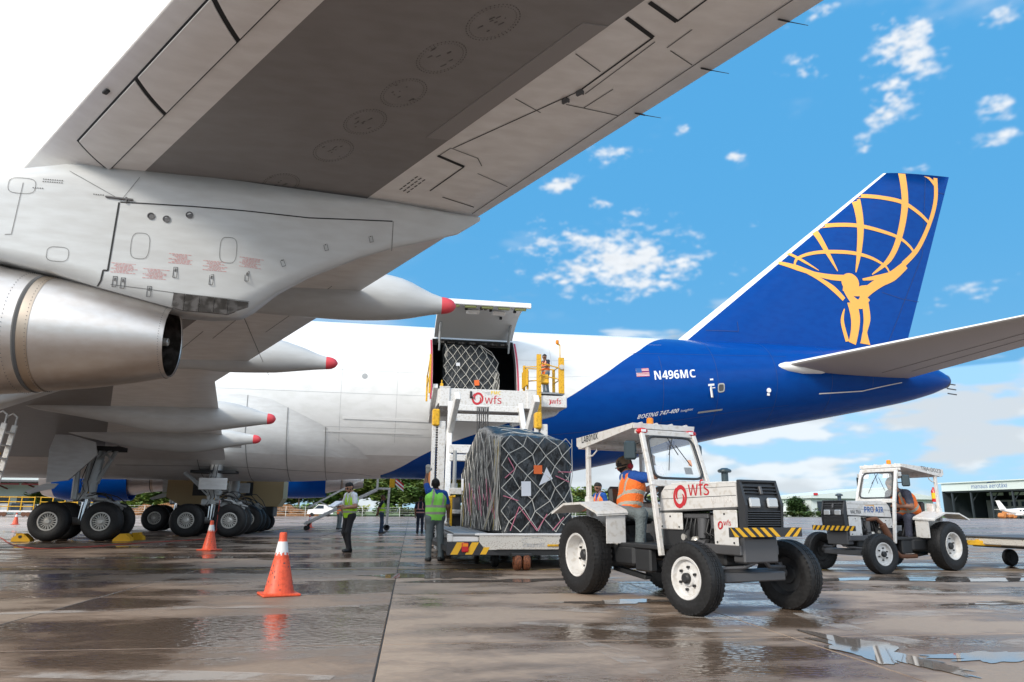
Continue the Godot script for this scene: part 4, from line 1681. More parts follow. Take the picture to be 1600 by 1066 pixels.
	for k in 3:
		tube(st, Vector3(68.0, 7.4 - 0.25 * k, 0.2), Vector3(68.5, 7.35 - 0.25 * k, 0.2), 0.03)
	ob("tail_exhaust", st, M.machine_grey, P)


func fin_emblem(f: Node3D) -> void:
	# gold globe lines held up by a crouching figure
	var put := func(x: float, y: float) -> Vector3: return Vector3(clampf(x, fin_le(y) + 0.12, 71.0), minf(y, 18.87), fin_half(x, y) + 0.018)
	var st := S()
	var v := func(a: Array) -> Array:
		var o := []
		for i in range(0, a.size(), 2):
			o.append(Vector2(a[i], a[i + 1]))
		return o
	ribbon(st, v.call([59.8, 13.75, 60.54, 13.28, 61.28, 12.84]), [0.16, 0.15, 0.03], put)
	ribbon(st, v.call([61.45, 15.07, 61.86, 13.95, 62.35, 12.89]), [0.36, 0.27, 0.05], put)
	ribbon(st, v.call([64.06, 17.14, 64.03, 15.55, 63.76, 14.10, 63.42, 12.92]), [0.50, 0.40, 0.29, 0.05], put)
	ribbon(st, v.call([67.05, 18.98, 66.98, 17.15, 66.39, 15.22, 65.58, 13.85, 64.39, 12.89]), [0.44, 0.42, 0.35, 0.28, 0.05], put)
	ribbon(st, v.call([69.22, 19.0, 69.06, 17.62, 68.48, 16.20, 67.5, 14.65, 66.45, 13.66]), [0.27, 0.25, 0.23, 0.25, 0.3], put)
	ribbon(st, v.call([68.29, 18.95, 68.77, 18.80, 69.17, 18.45]), [0.05, 0.14, 0.3], put)
	ribbon(st, v.call([64.2, 17.32, 65.47, 17.30, 66.80, 17.16, 67.80, 16.68, 68.47, 16.13]), [0.24, 0.23, 0.24, 0.22, 0.18], put)
	ribbon(st, v.call([61.75, 15.38, 62.91, 15.50, 64.0, 15.52, 65.22, 15.36, 66.31, 15.11, 66.95, 14.71, 67.21, 14.37]), [0.24, 0.23, 0.22, 0.20, 0.18, 0.16, 0.14], put)
	ribbon(st, v.call([60.0, 13.07, 60.23, 13.44, 60.98, 13.75, 62.06, 13.92, 63.41, 13.96, 64.47, 13.79, 65.25, 13.44, 65.48, 13.13]), [0.10, 0.13, 0.17, 0.20, 0.20, 0.17, 0.13, 0.08], put)
	# the figure: arms, head, trunk, legs
	ribbon(st, v.call([59.23, 13.18, 60.11, 12.91, 61.0, 12.65, 61.91, 12.54, 62.71, 12.55]), [0.18, 0.30, 0.22, 0.30, 0.34], put)
	ribbon(st, v.call([60.42, 12.77, 61.24, 12.39, 61.98, 11.94, 62.55, 11.42]), [0.10, 0.20, 0.30, 0.24], put)
	ribbon(st, v.call([66.55, 13.62, 65.67, 12.95, 64.86, 12.54, 64.12, 12.06, 63.54, 11.60]), [0.40, 0.52, 0.50, 0.48, 0.50], put)
	ribbon(st, v.call([65.48, 13.07, 64.61, 12.75, 63.78, 12.57]), [0.10, 0.24, 0.10], put)
	ribbon(st, v.call([62.55, 12.0, 63.2, 11.85, 63.75, 12.0, 64.1, 12.1]), [0.25, 0.42, 0.50, 0.4], put)
	ribbon(st, v.call([62.72, 11.9, 63.1, 11.4, 63.5, 11.25, 63.9, 11.7]), [0.30, 0.42, 0.50, 0.55], put)
	ribbon(st, v.call([62.52, 10.93, 62.33, 10.25, 62.52, 9.26]), [0.05, 0.20, 0.22], put)
	ribbon(st, v.call([63.02, 11.3, 63.12, 10.54, 63.02, 9.86, 62.80, 9.18]), [0.60, 0.55, 0.46, 0.42], put)
	ribbon(st, v.call([63.78, 11.6, 63.82, 10.58, 63.62, 9.83, 63.57, 9.20]), [0.40, 0.42, 0.26, 0.62], put)
	var c := Vector2(63.02, 12.34)
	for k in 24:
		var p0 := c + Vector2(cos(TAU * k / 24) * 0.52, sin(TAU * k / 24) * 0.50)
		var p1 := c + Vector2(cos(TAU * (k + 1) / 24) * 0.52, sin(TAU * (k + 1) / 24) * 0.50)
		var lift := Vector3(0, 0, 0.004)
		tri(st, put.call(c.x, c.y) + lift, put.call(p0.x, p0.y) + lift, put.call(p1.x, p1.y) + lift)
	ob("globe_emblem", st, M.gold_paint, f)


# ---------------------------------------------------------------- landing gear
func aircraft_wheel(P: Node3D, c: Vector3, side: float) -> void:
	var ax := Vector3(0, 0, side)
	var st := S()
	var r := 0.585
	lathe(st, c, ax, [Vector2(-0.19, 0.28), Vector2(-0.215, 0.36), Vector2(-0.215, 0.47), Vector2(-0.17, 0.55), Vector2(-0.10, r), Vector2(0.10, r), Vector2(0.17, 0.55), Vector2(0.215, 0.47), Vector2(0.215, 0.36), Vector2(0.19, 0.28), Vector2(0.10, 0.27)], 40)
	var t := ob("main_wheel", st, M.tyre, P)
	st = S()
	for k in 4:
		var x := -0.075 + 0.05 * k
		lathe(st, c, ax, [Vector2(x - 0.006, r + 0.0005), Vector2(x, r + 0.002), Vector2(x + 0.006, r + 0.0005)], 40)
	ob("tread_groove", st, M.dark_gap, t)
	st = S()
	lathe(st, c, ax, [Vector2(0.185, 0.292), Vector2(0.20, 0.275), Vector2(0.20, 0.245), Vector2(0.15, 0.235), Vector2(0.05, 0.225)], 36)
	lathe(st, c, ax, [Vector2(0.05, 0.11), Vector2(0.17, 0.10), Vector2(0.20, 0.06), Vector2(0.20, 0.0)], 20)
	for k in 18:
		var a := TAU * k / 18.0
		var f := frame_of(ax)
		var d: Vector3 = f[0] * cos(a) + f[1] * sin(a)
		bar(st, c + ax * 0.135 + d * 0.09, c + ax * 0.14 + d * 0.236, 0.032, 0.05, ax, 0.006)
	ob("rim", st, M.rim_grey, t)
	st = S()
	lathe(st, c, ax, [Vector2(0.06, 0.235), Vector2(0.06, 0.0)], 24)
	ob("brake_stack", st, M.dark_gap, t)


func landing_gear(P: Node3D) -> void:
	for side: float in [1.0, -1.0]:
		for g in [[31.0, 5.5, true], [34.08, 1.92, false]]:
			var x: float = g[0]
			var z: float = g[1] * side
			for dx: float in [-0.735, 0.735]:
				for dz: float in [-0.56, 0.56]:
					aircraft_wheel(P, Vector3(x + dx, 0.58, z + dz), signf(dz))
			var st := S()
			# bogie beam, axles, oleo
			tube(st, Vector3(x - 0.85, 0.58, z), Vector3(x + 0.85, 0.58, z), 0.12, -1, 14)
			for dx: float in [-0.735, 0.735]:
				tube(st, Vector3(x + dx, 0.58, z - 0.5), Vector3(x + dx, 0.58, z + 0.5), 0.075, -1, 10)
			var leg := ob("main_gear_leg", st, M.strut_grey, P)
			st = S()
			var top := Vector3(x + 0.12, 2.9, z - 0.1 * side) if g[2] else Vector3(x - 0.02, 2.6, z)
			var low := Vector3(x - 0.05, 0.6, z)
			var mid := low.lerp(top, 0.30)
			tube(st, low, mid, 0.125, -1, 16)
			ob("piston", st, M.chrome, leg)
			st = S()
			tube(st, mid, top, 0.215, 0.225, 18)
			for t: float in [0.30, 0.34, 0.52, 0.66, 0.8]:
				var c := low.lerp(top, t)
				var d := (top - low).normalized()
				tube(st, c - d * 0.04, c + d * 0.04, 0.255, -1, 18)
			bx(st, mid + Vector3(-0.22, 0.02, 0.1 * side), Vector3(0.30, 0.26, 0.22), Basis.IDENTITY, 0.05)
			bx(st, mid + Vector3(0.20, 0.06, 0.12 * side), Vector3(0.26, 0.22, 0.2), Basis.IDENTITY, 0.05)
			ob("oleo_cylinder", st, M.strut_grey, leg)
			st = S()
			if g[2]:
				bar(st, Vector3(x + 0.22, 1.75, z), Vector3(x + 0.72, 2.95, z - 0.1 * side), 0.12, 0.09, Vector3.BACK, 0.02)
				bar(st, Vector3(x + 0.16, 2.45, z + 0.1 * side), Vector3(x + 0.62, 2.85, z + 0.1 * side), 0.06, 0.06)
				bar(st, Vector3(x + 0.62, 2.45, z + 0.05 * side), Vector3(x + 0.2, 2.9, z + 0.05 * side), 0.06, 0.06)
				tube(st, Vector3(x - 0.30, 1.25, z + 0.16 * side), Vector3(x - 0.33, 2.15, z + 0.16 * side), 0.095, -1, 12)
				tube(st, Vector3(x - 0.33, 2.1, z + 0.16 * side), Vector3(x - 0.2, 2.8, z + 0.1 * side), 0.06, -1, 10)
			else:
				bar(st, Vector3(x - 0.1, 1.55, z), Vector3(x - 1.15, 2.3, z), 0.13, 0.10, Vector3.BACK, 0.02)
				bar(st, Vector3(x - 0.2, 1.45, z + 0.12 * side), Vector3(x - 1.0, 2.2, z + 0.12 * side), 0.05, 0.05)
				bx(st, Vector3(x, 1.56, z), Vector3(0.5, 0.24, 0.4), Basis.IDENTITY, 0.06)
			ob("drag_brace", st, M.strut_grey, leg)
			st = S()
			# torque links and steering jack trailing behind
			var jy := 1.15 if g[2] else 1.2
			tube(st, Vector3(x + 0.25, jy + 0.12, z + 0.1 * side), Vector3(x + 0.75, jy + 0.05, z + 0.1 * side), 0.07, 0.055, 10)
			tube(st, Vector3(x + 0.6, jy + 0.10, z + 0.16 * side), Vector3(x + 1.15, jy - 0.2, z + 0.16 * side), 0.045, -1, 8)
			bar(st, Vector3(x + 0.2, jy + 0.0, z), Vector3(x + 0.75, 1.0, z), 0.20, 0.05, Vector3.BACK, 0.02)
			bar(st, Vector3(x + 0.75, 1.0, z), Vector3(x + 0.85, 0.62, z), 0.18, 0.05, Vector3.BACK, 0.02)
			tube(st, Vector3(x + 0.72, jy, z + 0.2 * side), Vector3(x + 1.25, jy - 0.12, z + 0.2 * side), 0.055, 0.03, 10)
			bx(st, Vector3(x + 0.95, jy - 0.02, z + 0.18 * side), Vector3(0.18, 0.15, 0.16), Basis(Vector3.BACK, 0.4), 0.03)
			ob("torque_link", st, M.strut_grey, leg)
			st = S()
			var hr := RandomNumberGenerator.new()
			hr.seed = 5 + int(x)
			for k in 9:
				var a := Vector3(x + hr.randf_range(0.05, 0.3), jy + hr.randf_range(0.0, 0.35), z + side * hr.randf_range(0.0, 0.25))
				var b := Vector3(x + hr.randf_range(0.7, 1.35), hr.randf_range(0.65, 1.05), z + side * hr.randf_range(-0.2, 0.3))
				var m := (a + b) * 0.5 + Vector3(0.1, hr.randf_range(0.1, 0.35), 0)
				path(st, [a, a.lerp(m, 0.6) + Vector3(0, 0.05, 0), m, m.lerp(b, 0.5) + Vector3(0.05, 0.03, 0), b], 0.016, 5)
			for k in 2:
				path(st, [top + Vector3(0.14 * k - 0.05, 0, 0.22 * side), mid + Vector3(0.2 * k - 0.16, 0.5, 0.27 * side), mid + Vector3(0.12 * k - 0.02, 0.2, 0.25 * side), mid + Vector3(0.1 * k - 0.2, -0.1, 0.2 * side)], 0.014, 5)
			ob("hydraulic_hose", st, M.hose_black, leg)
			st = S()
			bx(st, mid + Vector3(0.05, 0.15, 0.19 * side), Vector3(0.10, 0.09, 0.02))
			ob("placard", st, M.hazard_yellow, leg)
			# doors
			st = S()
			if g[2]:
				prism(st, PackedVector2Array([Vector2(30.16, 3.30), Vector2(31.30, 2.98), Vector2(31.40, 2.60), Vector2(30.68, 1.80), Vector2(30.09, 1.72), Vector2(30.03, 2.72)]), Vector3(0, 0, 6.25 * side), Vector3.RIGHT, Vector3.UP, 0.06)
				var d := ob("gear_door", st, M.pylon_grey, P)
				st = S()
				prism(st, PackedVector2Array([Vector2(29.55, 1.47), Vector2(30.09, 1.70), Vector2(30.44, 1.70), Vector2(30.33, 1.55), Vector2(29.66, 1.39)]), Vector3(0, 0, 6.28 * side), Vector3.RIGHT, Vector3.UP, 0.05)
				ob("lower_door", st, M.pylon_grey, d)
				st = S()
				tube(st, Vector3(30.68, 1.82, 6.24 * side), Vector3(31.40, 2.62, 6.24 * side), 0.025)
				ob("door_edge", st, M.chrome, d)
			else:
				bx(st, Vector3(x + 0.03, 1.88, z + 0.62 * side), Vector3(0.98, 0.42, 0.05), Basis(Vector3.RIGHT, 0.06 * side), 0.012)
				ob("gear_door", st, M.fairing_skin, P)
			# dark bay over the leg
			st = S()
			bx(st, Vector3(x + (0.3 if g[2] else -0.1), 2.84 if g[2] else 2.34, z - 0.15 * side), Vector3(1.1 if g[2] else 1.6, 0.14 if g[2] else 0.10, 0.7))
			ob("gear_bay", st, M.dark_gap, P)


# ---------------------------------------------------------------- people: one field of tapered bones each, meshed as surface nets
func nets(bones: Array, cell: float, k: float, sink: Dictionary, paint = null) -> void:
	var lo := Vector3(1e9, 1e9, 1e9)
	var hi := -lo
	for b in bones:
		var r: float = maxf(b[2], b[3]) + cell * 3.0
		lo = lo.min((b[0] as Vector3).min(b[1]) - Vector3(r, r, r))
		hi = hi.max((b[0] as Vector3).max(b[1]) + Vector3(r, r, r))
	var nx := int((hi.x - lo.x) / cell) + 2
	var ny := int((hi.y - lo.y) / cell) + 2
	var nz := int((hi.z - lo.z) / cell) + 2
	var n := nx * ny * nz
	var F := PackedFloat32Array()
	F.resize(n)
	var D := PackedFloat32Array()
	D.resize(n)
	D.fill(1e9)
	var I := PackedInt32Array()
	I.resize(n)
	for bi in bones.size():
		var b: Array = bones[bi]
		var a: Vector3 = b[0]
		var ba: Vector3 = b[1] - a
		var bb := maxf(ba.length_squared(), 1e-9)
		var ra: float = b[2]
		var dr: float = b[3] - b[2]
		var m: float = maxf(b[2], b[3]) + 0.045 + cell * 1.5
		var p0: Vector3 = (a.min(b[1]) - Vector3(m, m, m) - lo) / cell
		var p1: Vector3 = (a.max(b[1]) + Vector3(m, m, m) - lo) / cell
		for z in range(maxi(int(p0.z), 0), mini(int(p1.z) + 1, nz)):
			for y in range(maxi(int(p0.y), 0), mini(int(p1.y) + 1, ny)):
				var row := (z * ny + y) * nx
				var q := lo + Vector3(0, y, z) * cell - a
				for x in range(maxi(int(p0.x), 0), mini(int(p1.x) + 1, nx)):
					var pa := Vector3(q.x + x * cell, q.y, q.z)
					var h := clampf(pa.dot(ba) / bb, 0.0, 1.0)
					var d := (pa - ba * h).length() - ra - dr * h
					if d < 0.08:
						F[row + x] += exp(-k * d)
						if d < D[row + x]:
							D[row + x] = d
							I[row + x] = bi
	var id := PackedInt32Array()
	id.resize(n)
	id.fill(-1)
	var vp := PackedVector3Array()
	var vn := PackedVector3Array()
	var vm := PackedInt32Array()
	var sx := 1
	var sy := nx
	var sz := nx * ny
	var off := [0, sx, sy, sx + sy, sz, sx + sz, sy + sz, sx + sy + sz]
	var ed := [[0, 1], [2, 3], [4, 5], [6, 7], [0, 2], [1, 3], [4, 6], [5, 7], [0, 4], [1, 5], [2, 6], [3, 7]]
	for z in nz - 1:
		for y in ny - 1:
			var row := (z * ny + y) * nx
			for x in nx - 1:
				var i := row + x
				var s0 := F[i] > 1.0
				if s0 == (F[i + 1] > 1.0) and s0 == (F[i + sy] > 1.0) and s0 == (F[i + sz] > 1.0) and s0 == (F[i + sx + sy] > 1.0) and s0 == (F[i + sx + sz] > 1.0) and s0 == (F[i + sy + sz] > 1.0) and s0 == (F[i + sx + sy + sz] > 1.0):
					continue
				var v := []
				var best := 1e9
				var bm := 0
				for c in 8:
					v.append(log(F[i + off[c]] + 1e-4))
					if D[i + off[c]] < best:
						best = D[i + off[c]]
						bm = I[i + off[c]]
				var acc := Vector3.ZERO
				var cnt := 0
				for e in ed:
					var f0: float = v[e[0]]
					var f1: float = v[e[1]]
					if (f0 > 0.0) != (f1 > 0.0):
						var t := f0 / (f0 - f1)
						var c0 := Vector3(e[0] & 1, (e[0] >> 1) & 1, e[0] >> 2)
						var c1 := Vector3(e[1] & 1, (e[1] >> 1) & 1, e[1] >> 2)
						acc += c0.lerp(c1, t)
						cnt += 1
				id[i] = vp.size()
				vp.append(lo + (Vector3(x, y, z) + acc / maxi(cnt, 1)) * cell)
				var g := Vector3(v[1] + v[3] + v[5] + v[7] - v[0] - v[2] - v[4] - v[6], v[2] + v[3] + v[6] + v[7] - v[0] - v[1] - v[4] - v[5], v[4] + v[5] + v[6] + v[7] - v[0] - v[1] - v[2] - v[3])
				vn.append(-g.normalized())
				vm.append(bm)
	for z in range(1, nz - 1):
		for y in range(1, ny - 1):
			var row := (z * ny + y) * nx
			for x in range(1, nx - 1):
				var i := row + x
				if id[i] < 0:
					continue
				var s0 := F[i] > 1.0
				for ax in 3:
					var st: int = [sx, sy, sz][ax]
					if (F[i + st] > 1.0) == s0:
						continue
					var u: int = [sy, sz, sx][ax]
					var w: int = [sz, sx, sy][ax]
					var q := [id[i], id[i - u], id[i - u - w], id[i - w]]
					if s0:
						q = [q[0], q[3], q[2], q[1]]
					var key: String = bones[vm[q[0]]][4]
					if paint != null:
						key = paint.call((vp[q[0]] + vp[q[2]]) * 0.5, key)
					if key == "":
						continue
					if not sink.has(key):
						sink[key] = S()
					var o: SurfaceTool = sink[key]
					for t in [0, 1, 2, 0, 2, 3]:
						o.set_normal(vn[q[t]])
						o.add_vertex(vp[q[t]])


func net_mesh(sink: Dictionary) -> ArrayMesh:
	var mesh := ArrayMesh.new()
	for key in sink:
		var st: SurfaceTool = sink[key]
		st.set_material(M[key])
		st.commit(mesh)
	return mesh


func hand_bones(bones: Array, wrist: Vector3, d: Vector3, n: Vector3, left: float, curl: float, m: String, f := 1.0) -> void:
	# d along the palm, n out of its back; left +1 for a left hand
	d = d.normalized()
	n = (n - d * n.dot(d)).normalized()
	var s := d.cross(n).normalized() * left
	for k in 4:
		var x := (k - 1.5) * 0.021 * f
		bones.append([wrist + s * x * 0.6, wrist + d * 0.085 * f + s * x, 0.016 * f, 0.014 * f, m])
		var p := wrist + d * 0.088 * f + s * x
		var dd := d
		var l: float = [0.060, 0.078, 0.084, 0.074][k] * f
		for j in 3:
			dd = dd.rotated(s * left, -curl * left * 0.6) if curl != 0.0 else dd
			var e: Vector3 = p + dd * l * [0.45, 0.32, 0.23][j]
			bones.append([p, e, 0.0105 * f - j * 0.0008, 0.0098 * f - j * 0.0008, m])
			p = e
	var t0 := wrist + d * 0.02 * f + s * 0.03 * f
	var t1 := t0 + (d * 0.6 + s * 0.7 - n * 0.2).normalized() * 0.045 * f
	bones.append([t0, t1, 0.016 * f, 0.013 * f, m])
	bones.append([t1, t1 + (d * 0.9 + s * 0.25 - n * 0.4).normalized() * 0.038 * f, 0.012 * f, 0.010 * f, m])


func person(label: String, at: Vector3, yaw: float, sc: float, J: Dictionary, C: Dictionary, cell := 0.02, group := "people working round the airliner") -> Node3D:
	var P := thing("person", label, "person", at, yaw, group)
	var j := {
		"hipL": Vector3(0.095, 0.90, 0), "kneeL": Vector3(0.105, 0.49, 0.02), "ankleL": Vector3(0.11, 0.085, -0.02), "toeL": Vector3(0.125, 0.035, 0.14),
		"waist": Vector3(0, 1.03, 0), "chest": Vector3(0, 1.28, 0), "neck": Vector3(0, 1.47, 0.0), "head": Vector3(0, 1.615, 0.025),
		"shL": Vector3(0.185, 1.41, 0), "elL": Vector3(0.24, 1.13, -0.03), "wrL": Vector3(0.25, 0.89, 0.05), "haL": Vector3(0.25, 0.80, 0.08),
		"look": Vector3(0, 0, 1)}
	for e in ["hip", "knee", "ankle", "toe", "sh", "el", "wr", "ha"]:
		if not J.has(e + "R"):
			var v: Vector3 = J.get(e + "L", j[e + "L"]) if not J.has(e + "L") else j[e + "L"]
			j[e + "R"] = Vector3(-v.x, v.y, v.z)
	j.merge(J, true)
	for e in j:
		if e != "look":
			j[e] *= sc
	var fat: float = C.get("fat", 1.0) * sc
	var tr: String = C.trousers
	var sh: String = C.shirt
	var sk: String = C.skin
	var B := []
	B.append([j.hipL, j.hipR, 0.112 * fat, 0.112 * fat, tr])
	for e in ["L", "R"]:
		B.append([j["hip" + e], j["knee" + e], 0.094 * sc, 0.072 * sc, tr])
		B.append([j["knee" + e], j["ankle" + e] + Vector3(0, 0.03, 0) * sc, 0.070 * sc, 0.062 * sc, tr])
		var back: Vector3 = (j["ankle" + e] - j["toe" + e])
		back.y = 0
		var heel: Vector3 = j["ankle" + e] + back.normalized() * 0.045 * sc
		heel.y = j["toe" + e].y + 0.005
		B.append([heel, j["toe" + e], 0.042 * sc, 0.038 * sc, "shoe"])
		B.append([j["ankle" + e], heel, 0.045 * sc, 0.042 * sc, "shoe"])
	var side: Vector3 = (j.shL - j.shR).normalized()
	var hipside: Vector3 = (j.hipL - j.hipR).normalized()
	var hm: Vector3 = (j.hipL + j.hipR) * 0.5
	for s: float in [1.0, -1.0]:
		B.append([hm + hipside * 0.055 * s * fat + Vector3(0, 0.06, 0) * sc, j.waist + side * 0.065 * s * fat, 0.105 * fat, 0.108 * fat, sh])
		B.append([j.waist + side * 0.065 * s * fat, j.chest + side * 0.085 * s * fat, 0.108 * fat, 0.112 * fat, sh])
	B.append([j.shL.lerp(j.shR, 0.14), j.shR.lerp(j.shL, 0.14), 0.072 * fat, 0.072 * fat, sh])
	B.append([j.chest, j.neck, 0.10 * fat, 0.062 * sc, sh])
	B.append([j.neck, j.head - (j.head - j.neck) * 0.3, 0.056 * sc, 0.054 * sc, sk])
	var sleeve: float = C.get("sleeve", 0.62)
	for e in ["L", "R"]:
		var a: Vector3 = j["sh" + e]
		var b: Vector3 = j["el" + e]
		var w: Vector3 = j["wr" + e]
		if sleeve > 1.0:
			B.append([a, b, 0.066 * sc, 0.055 * sc, sh])
			B.append([b, w, 0.053 * sc, 0.043 * sc, sh])
		else:
			B.append([a, a.lerp(b, sleeve), 0.067 * sc, 0.060 * sc, sh])
			B.append([a.lerp(b, sleeve * 0.8), b, 0.049 * sc, 0.043 * sc, sk])
			B.append([b, w, 0.043 * sc, 0.031 * sc, sk])
	var sink := {}
	nets(B, cell, 60.0, sink)
	# hands and head on finer grids, added to the same mesh
	var hm_key: String = C.get("glove", sk)
	for e in ["L", "R"]:
		var hb := []
		var d: Vector3 = j["ha" + e] - j["wr" + e]
		var lf := 1.0 if e == "L" else -1.0
		var out: Vector3 = C.get("back" + e, side * lf)
		hb.append([j["wr" + e] - d.normalized() * 0.03 * sc, j["wr" + e] + d.normalized() * 0.02 * sc, 0.031 * sc, 0.026 * sc, hm_key])
		hand_bones(hb, j["wr" + e] + d.normalized() * 0.01, d, out, lf, C.get("curl" + e, 0.35), hm_key, sc * (1.12 if C.has("glove") else 1.0))
		nets(hb, cell * 0.38, 130.0, sink)
	var h: Vector3 = j.head
	var hf: Vector3 = (j.look as Vector3).normalized()
	var hu: Vector3 = (C.get("crown", Vector3.UP) as Vector3)
	hu = (hu - hf * hu.dot(hf)).normalized()
	var hs := hu.cross(hf)
	var H := []
	H.append([h + (hu * 0.035 - hf * 0.025) * sc, h + (hu * 0.035 + hf * 0.012) * sc, 0.086 * sc, 0.080 * sc, sk])
	H.append([h + (hf * 0.022) * sc, h + (hf * 0.045 - hu * 0.072) * sc, 0.068 * sc, 0.042 * sc, C.get("beard", sk)])
	H.append([h + (hf * 0.03 + hu * 0.02) * sc, h + (hf * 0.046 - hu * 0.03) * sc, 0.066 * sc, 0.054 * sc, sk])
	H.append([h + (hf * 0.088 + hu * 0.012) * sc, h + (hf * 0.104 - hu * 0.022) * sc, 0.010 * sc, 0.015 * sc, sk])
	H.append([h - hu * 0.05 * sc, j.neck.lerp(h, 0.3), 0.055 * sc, 0.056 * sc, sk])
	for s: float in [1.0, -1.0]:
		H.append([h + (hs * 0.080 * s + hu * 0.018 - hf * 0.012) * sc, h + (hs * 0.082 * s - hu * 0.022 - hf * 0.006) * sc, 0.016 * sc, 0.012 * sc, sk])
		H.append([h + (hs * 0.032 * s + hu * 0.018 + hf * 0.086) * sc, h + (hs * 0.040 * s + hu * 0.018 + hf * 0.083) * sc, 0.008 * sc, 0.0075 * sc, "eye_dark"])
		H.append([h + (hs * 0.020 * s + hu * 0.036 + hf * 0.088) * sc, h + (hs * 0.046 * s + hu * 0.037 + hf * 0.080) * sc, 0.0045 * sc, 0.004 * sc, "hair"])
	H.append([h + (hs * 0.020 - hu * 0.050 + hf * 0.086) * sc, h + (hs * -0.020 - hu * 0.050 + hf * 0.086) * sc, 0.009 * sc, 0.009 * sc, C.get("lip", sk)])
	nets(H, cell * 0.5, 110.0, sink)
	ob_mesh("body", net_mesh(sink), null, P)
	# hair or cap
	var hair := {}
	var hb2 := []
	var puff: float = C.get("puff", 0.0)
	hb2.append([h + (hu * 0.052 - hf * 0.032) * sc, h + (hu * (0.058 + puff) + hf * 0.010) * sc, 0.086 * sc, (0.078 + puff * 0.3) * sc, "hair"])
	hb2.append([h + (hu * 0.03 - hf * 0.045) * sc, h + (-hu * 0.03 - hf * 0.040) * sc, 0.076 * sc, 0.060 * sc, "hair"])
	for s: float in [1.0, -1.0]:
		hb2.append([h + (hs * 0.060 * s + hu * 0.04 - hf * 0.01) * sc, h + (hs * 0.074 * s - hf * 0.012) * sc, 0.026 * sc, 0.012 * sc, "hair"])
	nets(hb2, cell * 0.5, 130.0, hair)
	ob_mesh("hair", net_mesh(hair), null, P)
	if C.has("cap"):
		var st := S()
		var f := -hf if C.get("cap_back", false) else hf
		lathe(st, h + (hu * 0.028 - hf * 0.012) * sc, hu, [Vector2(0, 0.110 * sc), Vector2(0.035 * sc, 0.110 * sc), Vector2(0.075 * sc, 0.095 * sc), Vector2(0.105 * sc, 0.06 * sc), Vector2(0.118 * sc, 0.0)], 22)
		var v := PackedVector2Array()
		for k in 11:
			var a := PI * k / 10.0
			v.append(Vector2(cos(a) * 0.085, 0.06 + sin(a) * 0.115) * sc)
		var hs2 := hu.cross(f)
		prism(st, v, h + hu * 0.030 * sc, hs2, (f - hu * 0.22).normalized(), 0.010)
		ob("cap", st, M[C.cap], P)
	if C.has("vest"):
		var V := []
		for s: float in [1.0, -1.0]:
			V.append([hm + hipside * 0.060 * s * fat + Vector3(0, C.get("hem", 0.0), 0) * sc, j.waist + side * 0.068 * s * fat, 0.124 * fat, 0.126 * fat, "v"])
			V.append([j.waist + side * 0.068 * s * fat, j.chest + side * 0.088 * s * fat, 0.126 * fat, 0.128 * fat, "v"])
			V.append([j.chest + side * 0.088 * s * fat, j.shL.lerp(j.shR, 0.30 if s > 0 else 0.70), 0.118 * fat, 0.082 * fat, "v"])
		var up: Vector3 = (j.neck - hm)
		var ul := up.length()
		up /= ul
		var band: String = C.get("band", "band")
		var vk: String = C.vest
		var fwd := side.cross(up)
		var stripes := func(p: Vector3, _k: String) -> String:
			var t := (p - hm).dot(up) / ul
			var x: float = absf((p - j.waist).dot(side)) / fat
			if t > 0.93 and x < 0.07:
				return ""
			if t < -0.10:
				return ""
			if (p - hm).dot(fwd) > 0.0 and t > 0.55 and x < (t - 0.55) * 0.16:
				return sh
			if absf(t - 0.16) < 0.042 or absf(t - 0.42) < 0.042:
				return band
			if t > 0.42 and absf(x - 0.105) < 0.022:
				return band
			return vk
		var vs := {}
		nets(V, cell * 0.75, 60.0, vs, stripes)
		ob_mesh("safety_vest", net_mesh(vs), null, P)
	P.set_meta("_j", 0)
	P.remove_meta("_j")
	C["j"] = j
	C["hf"] = hf
	C["hu"] = hu
	C["hs"] = hs
	return P


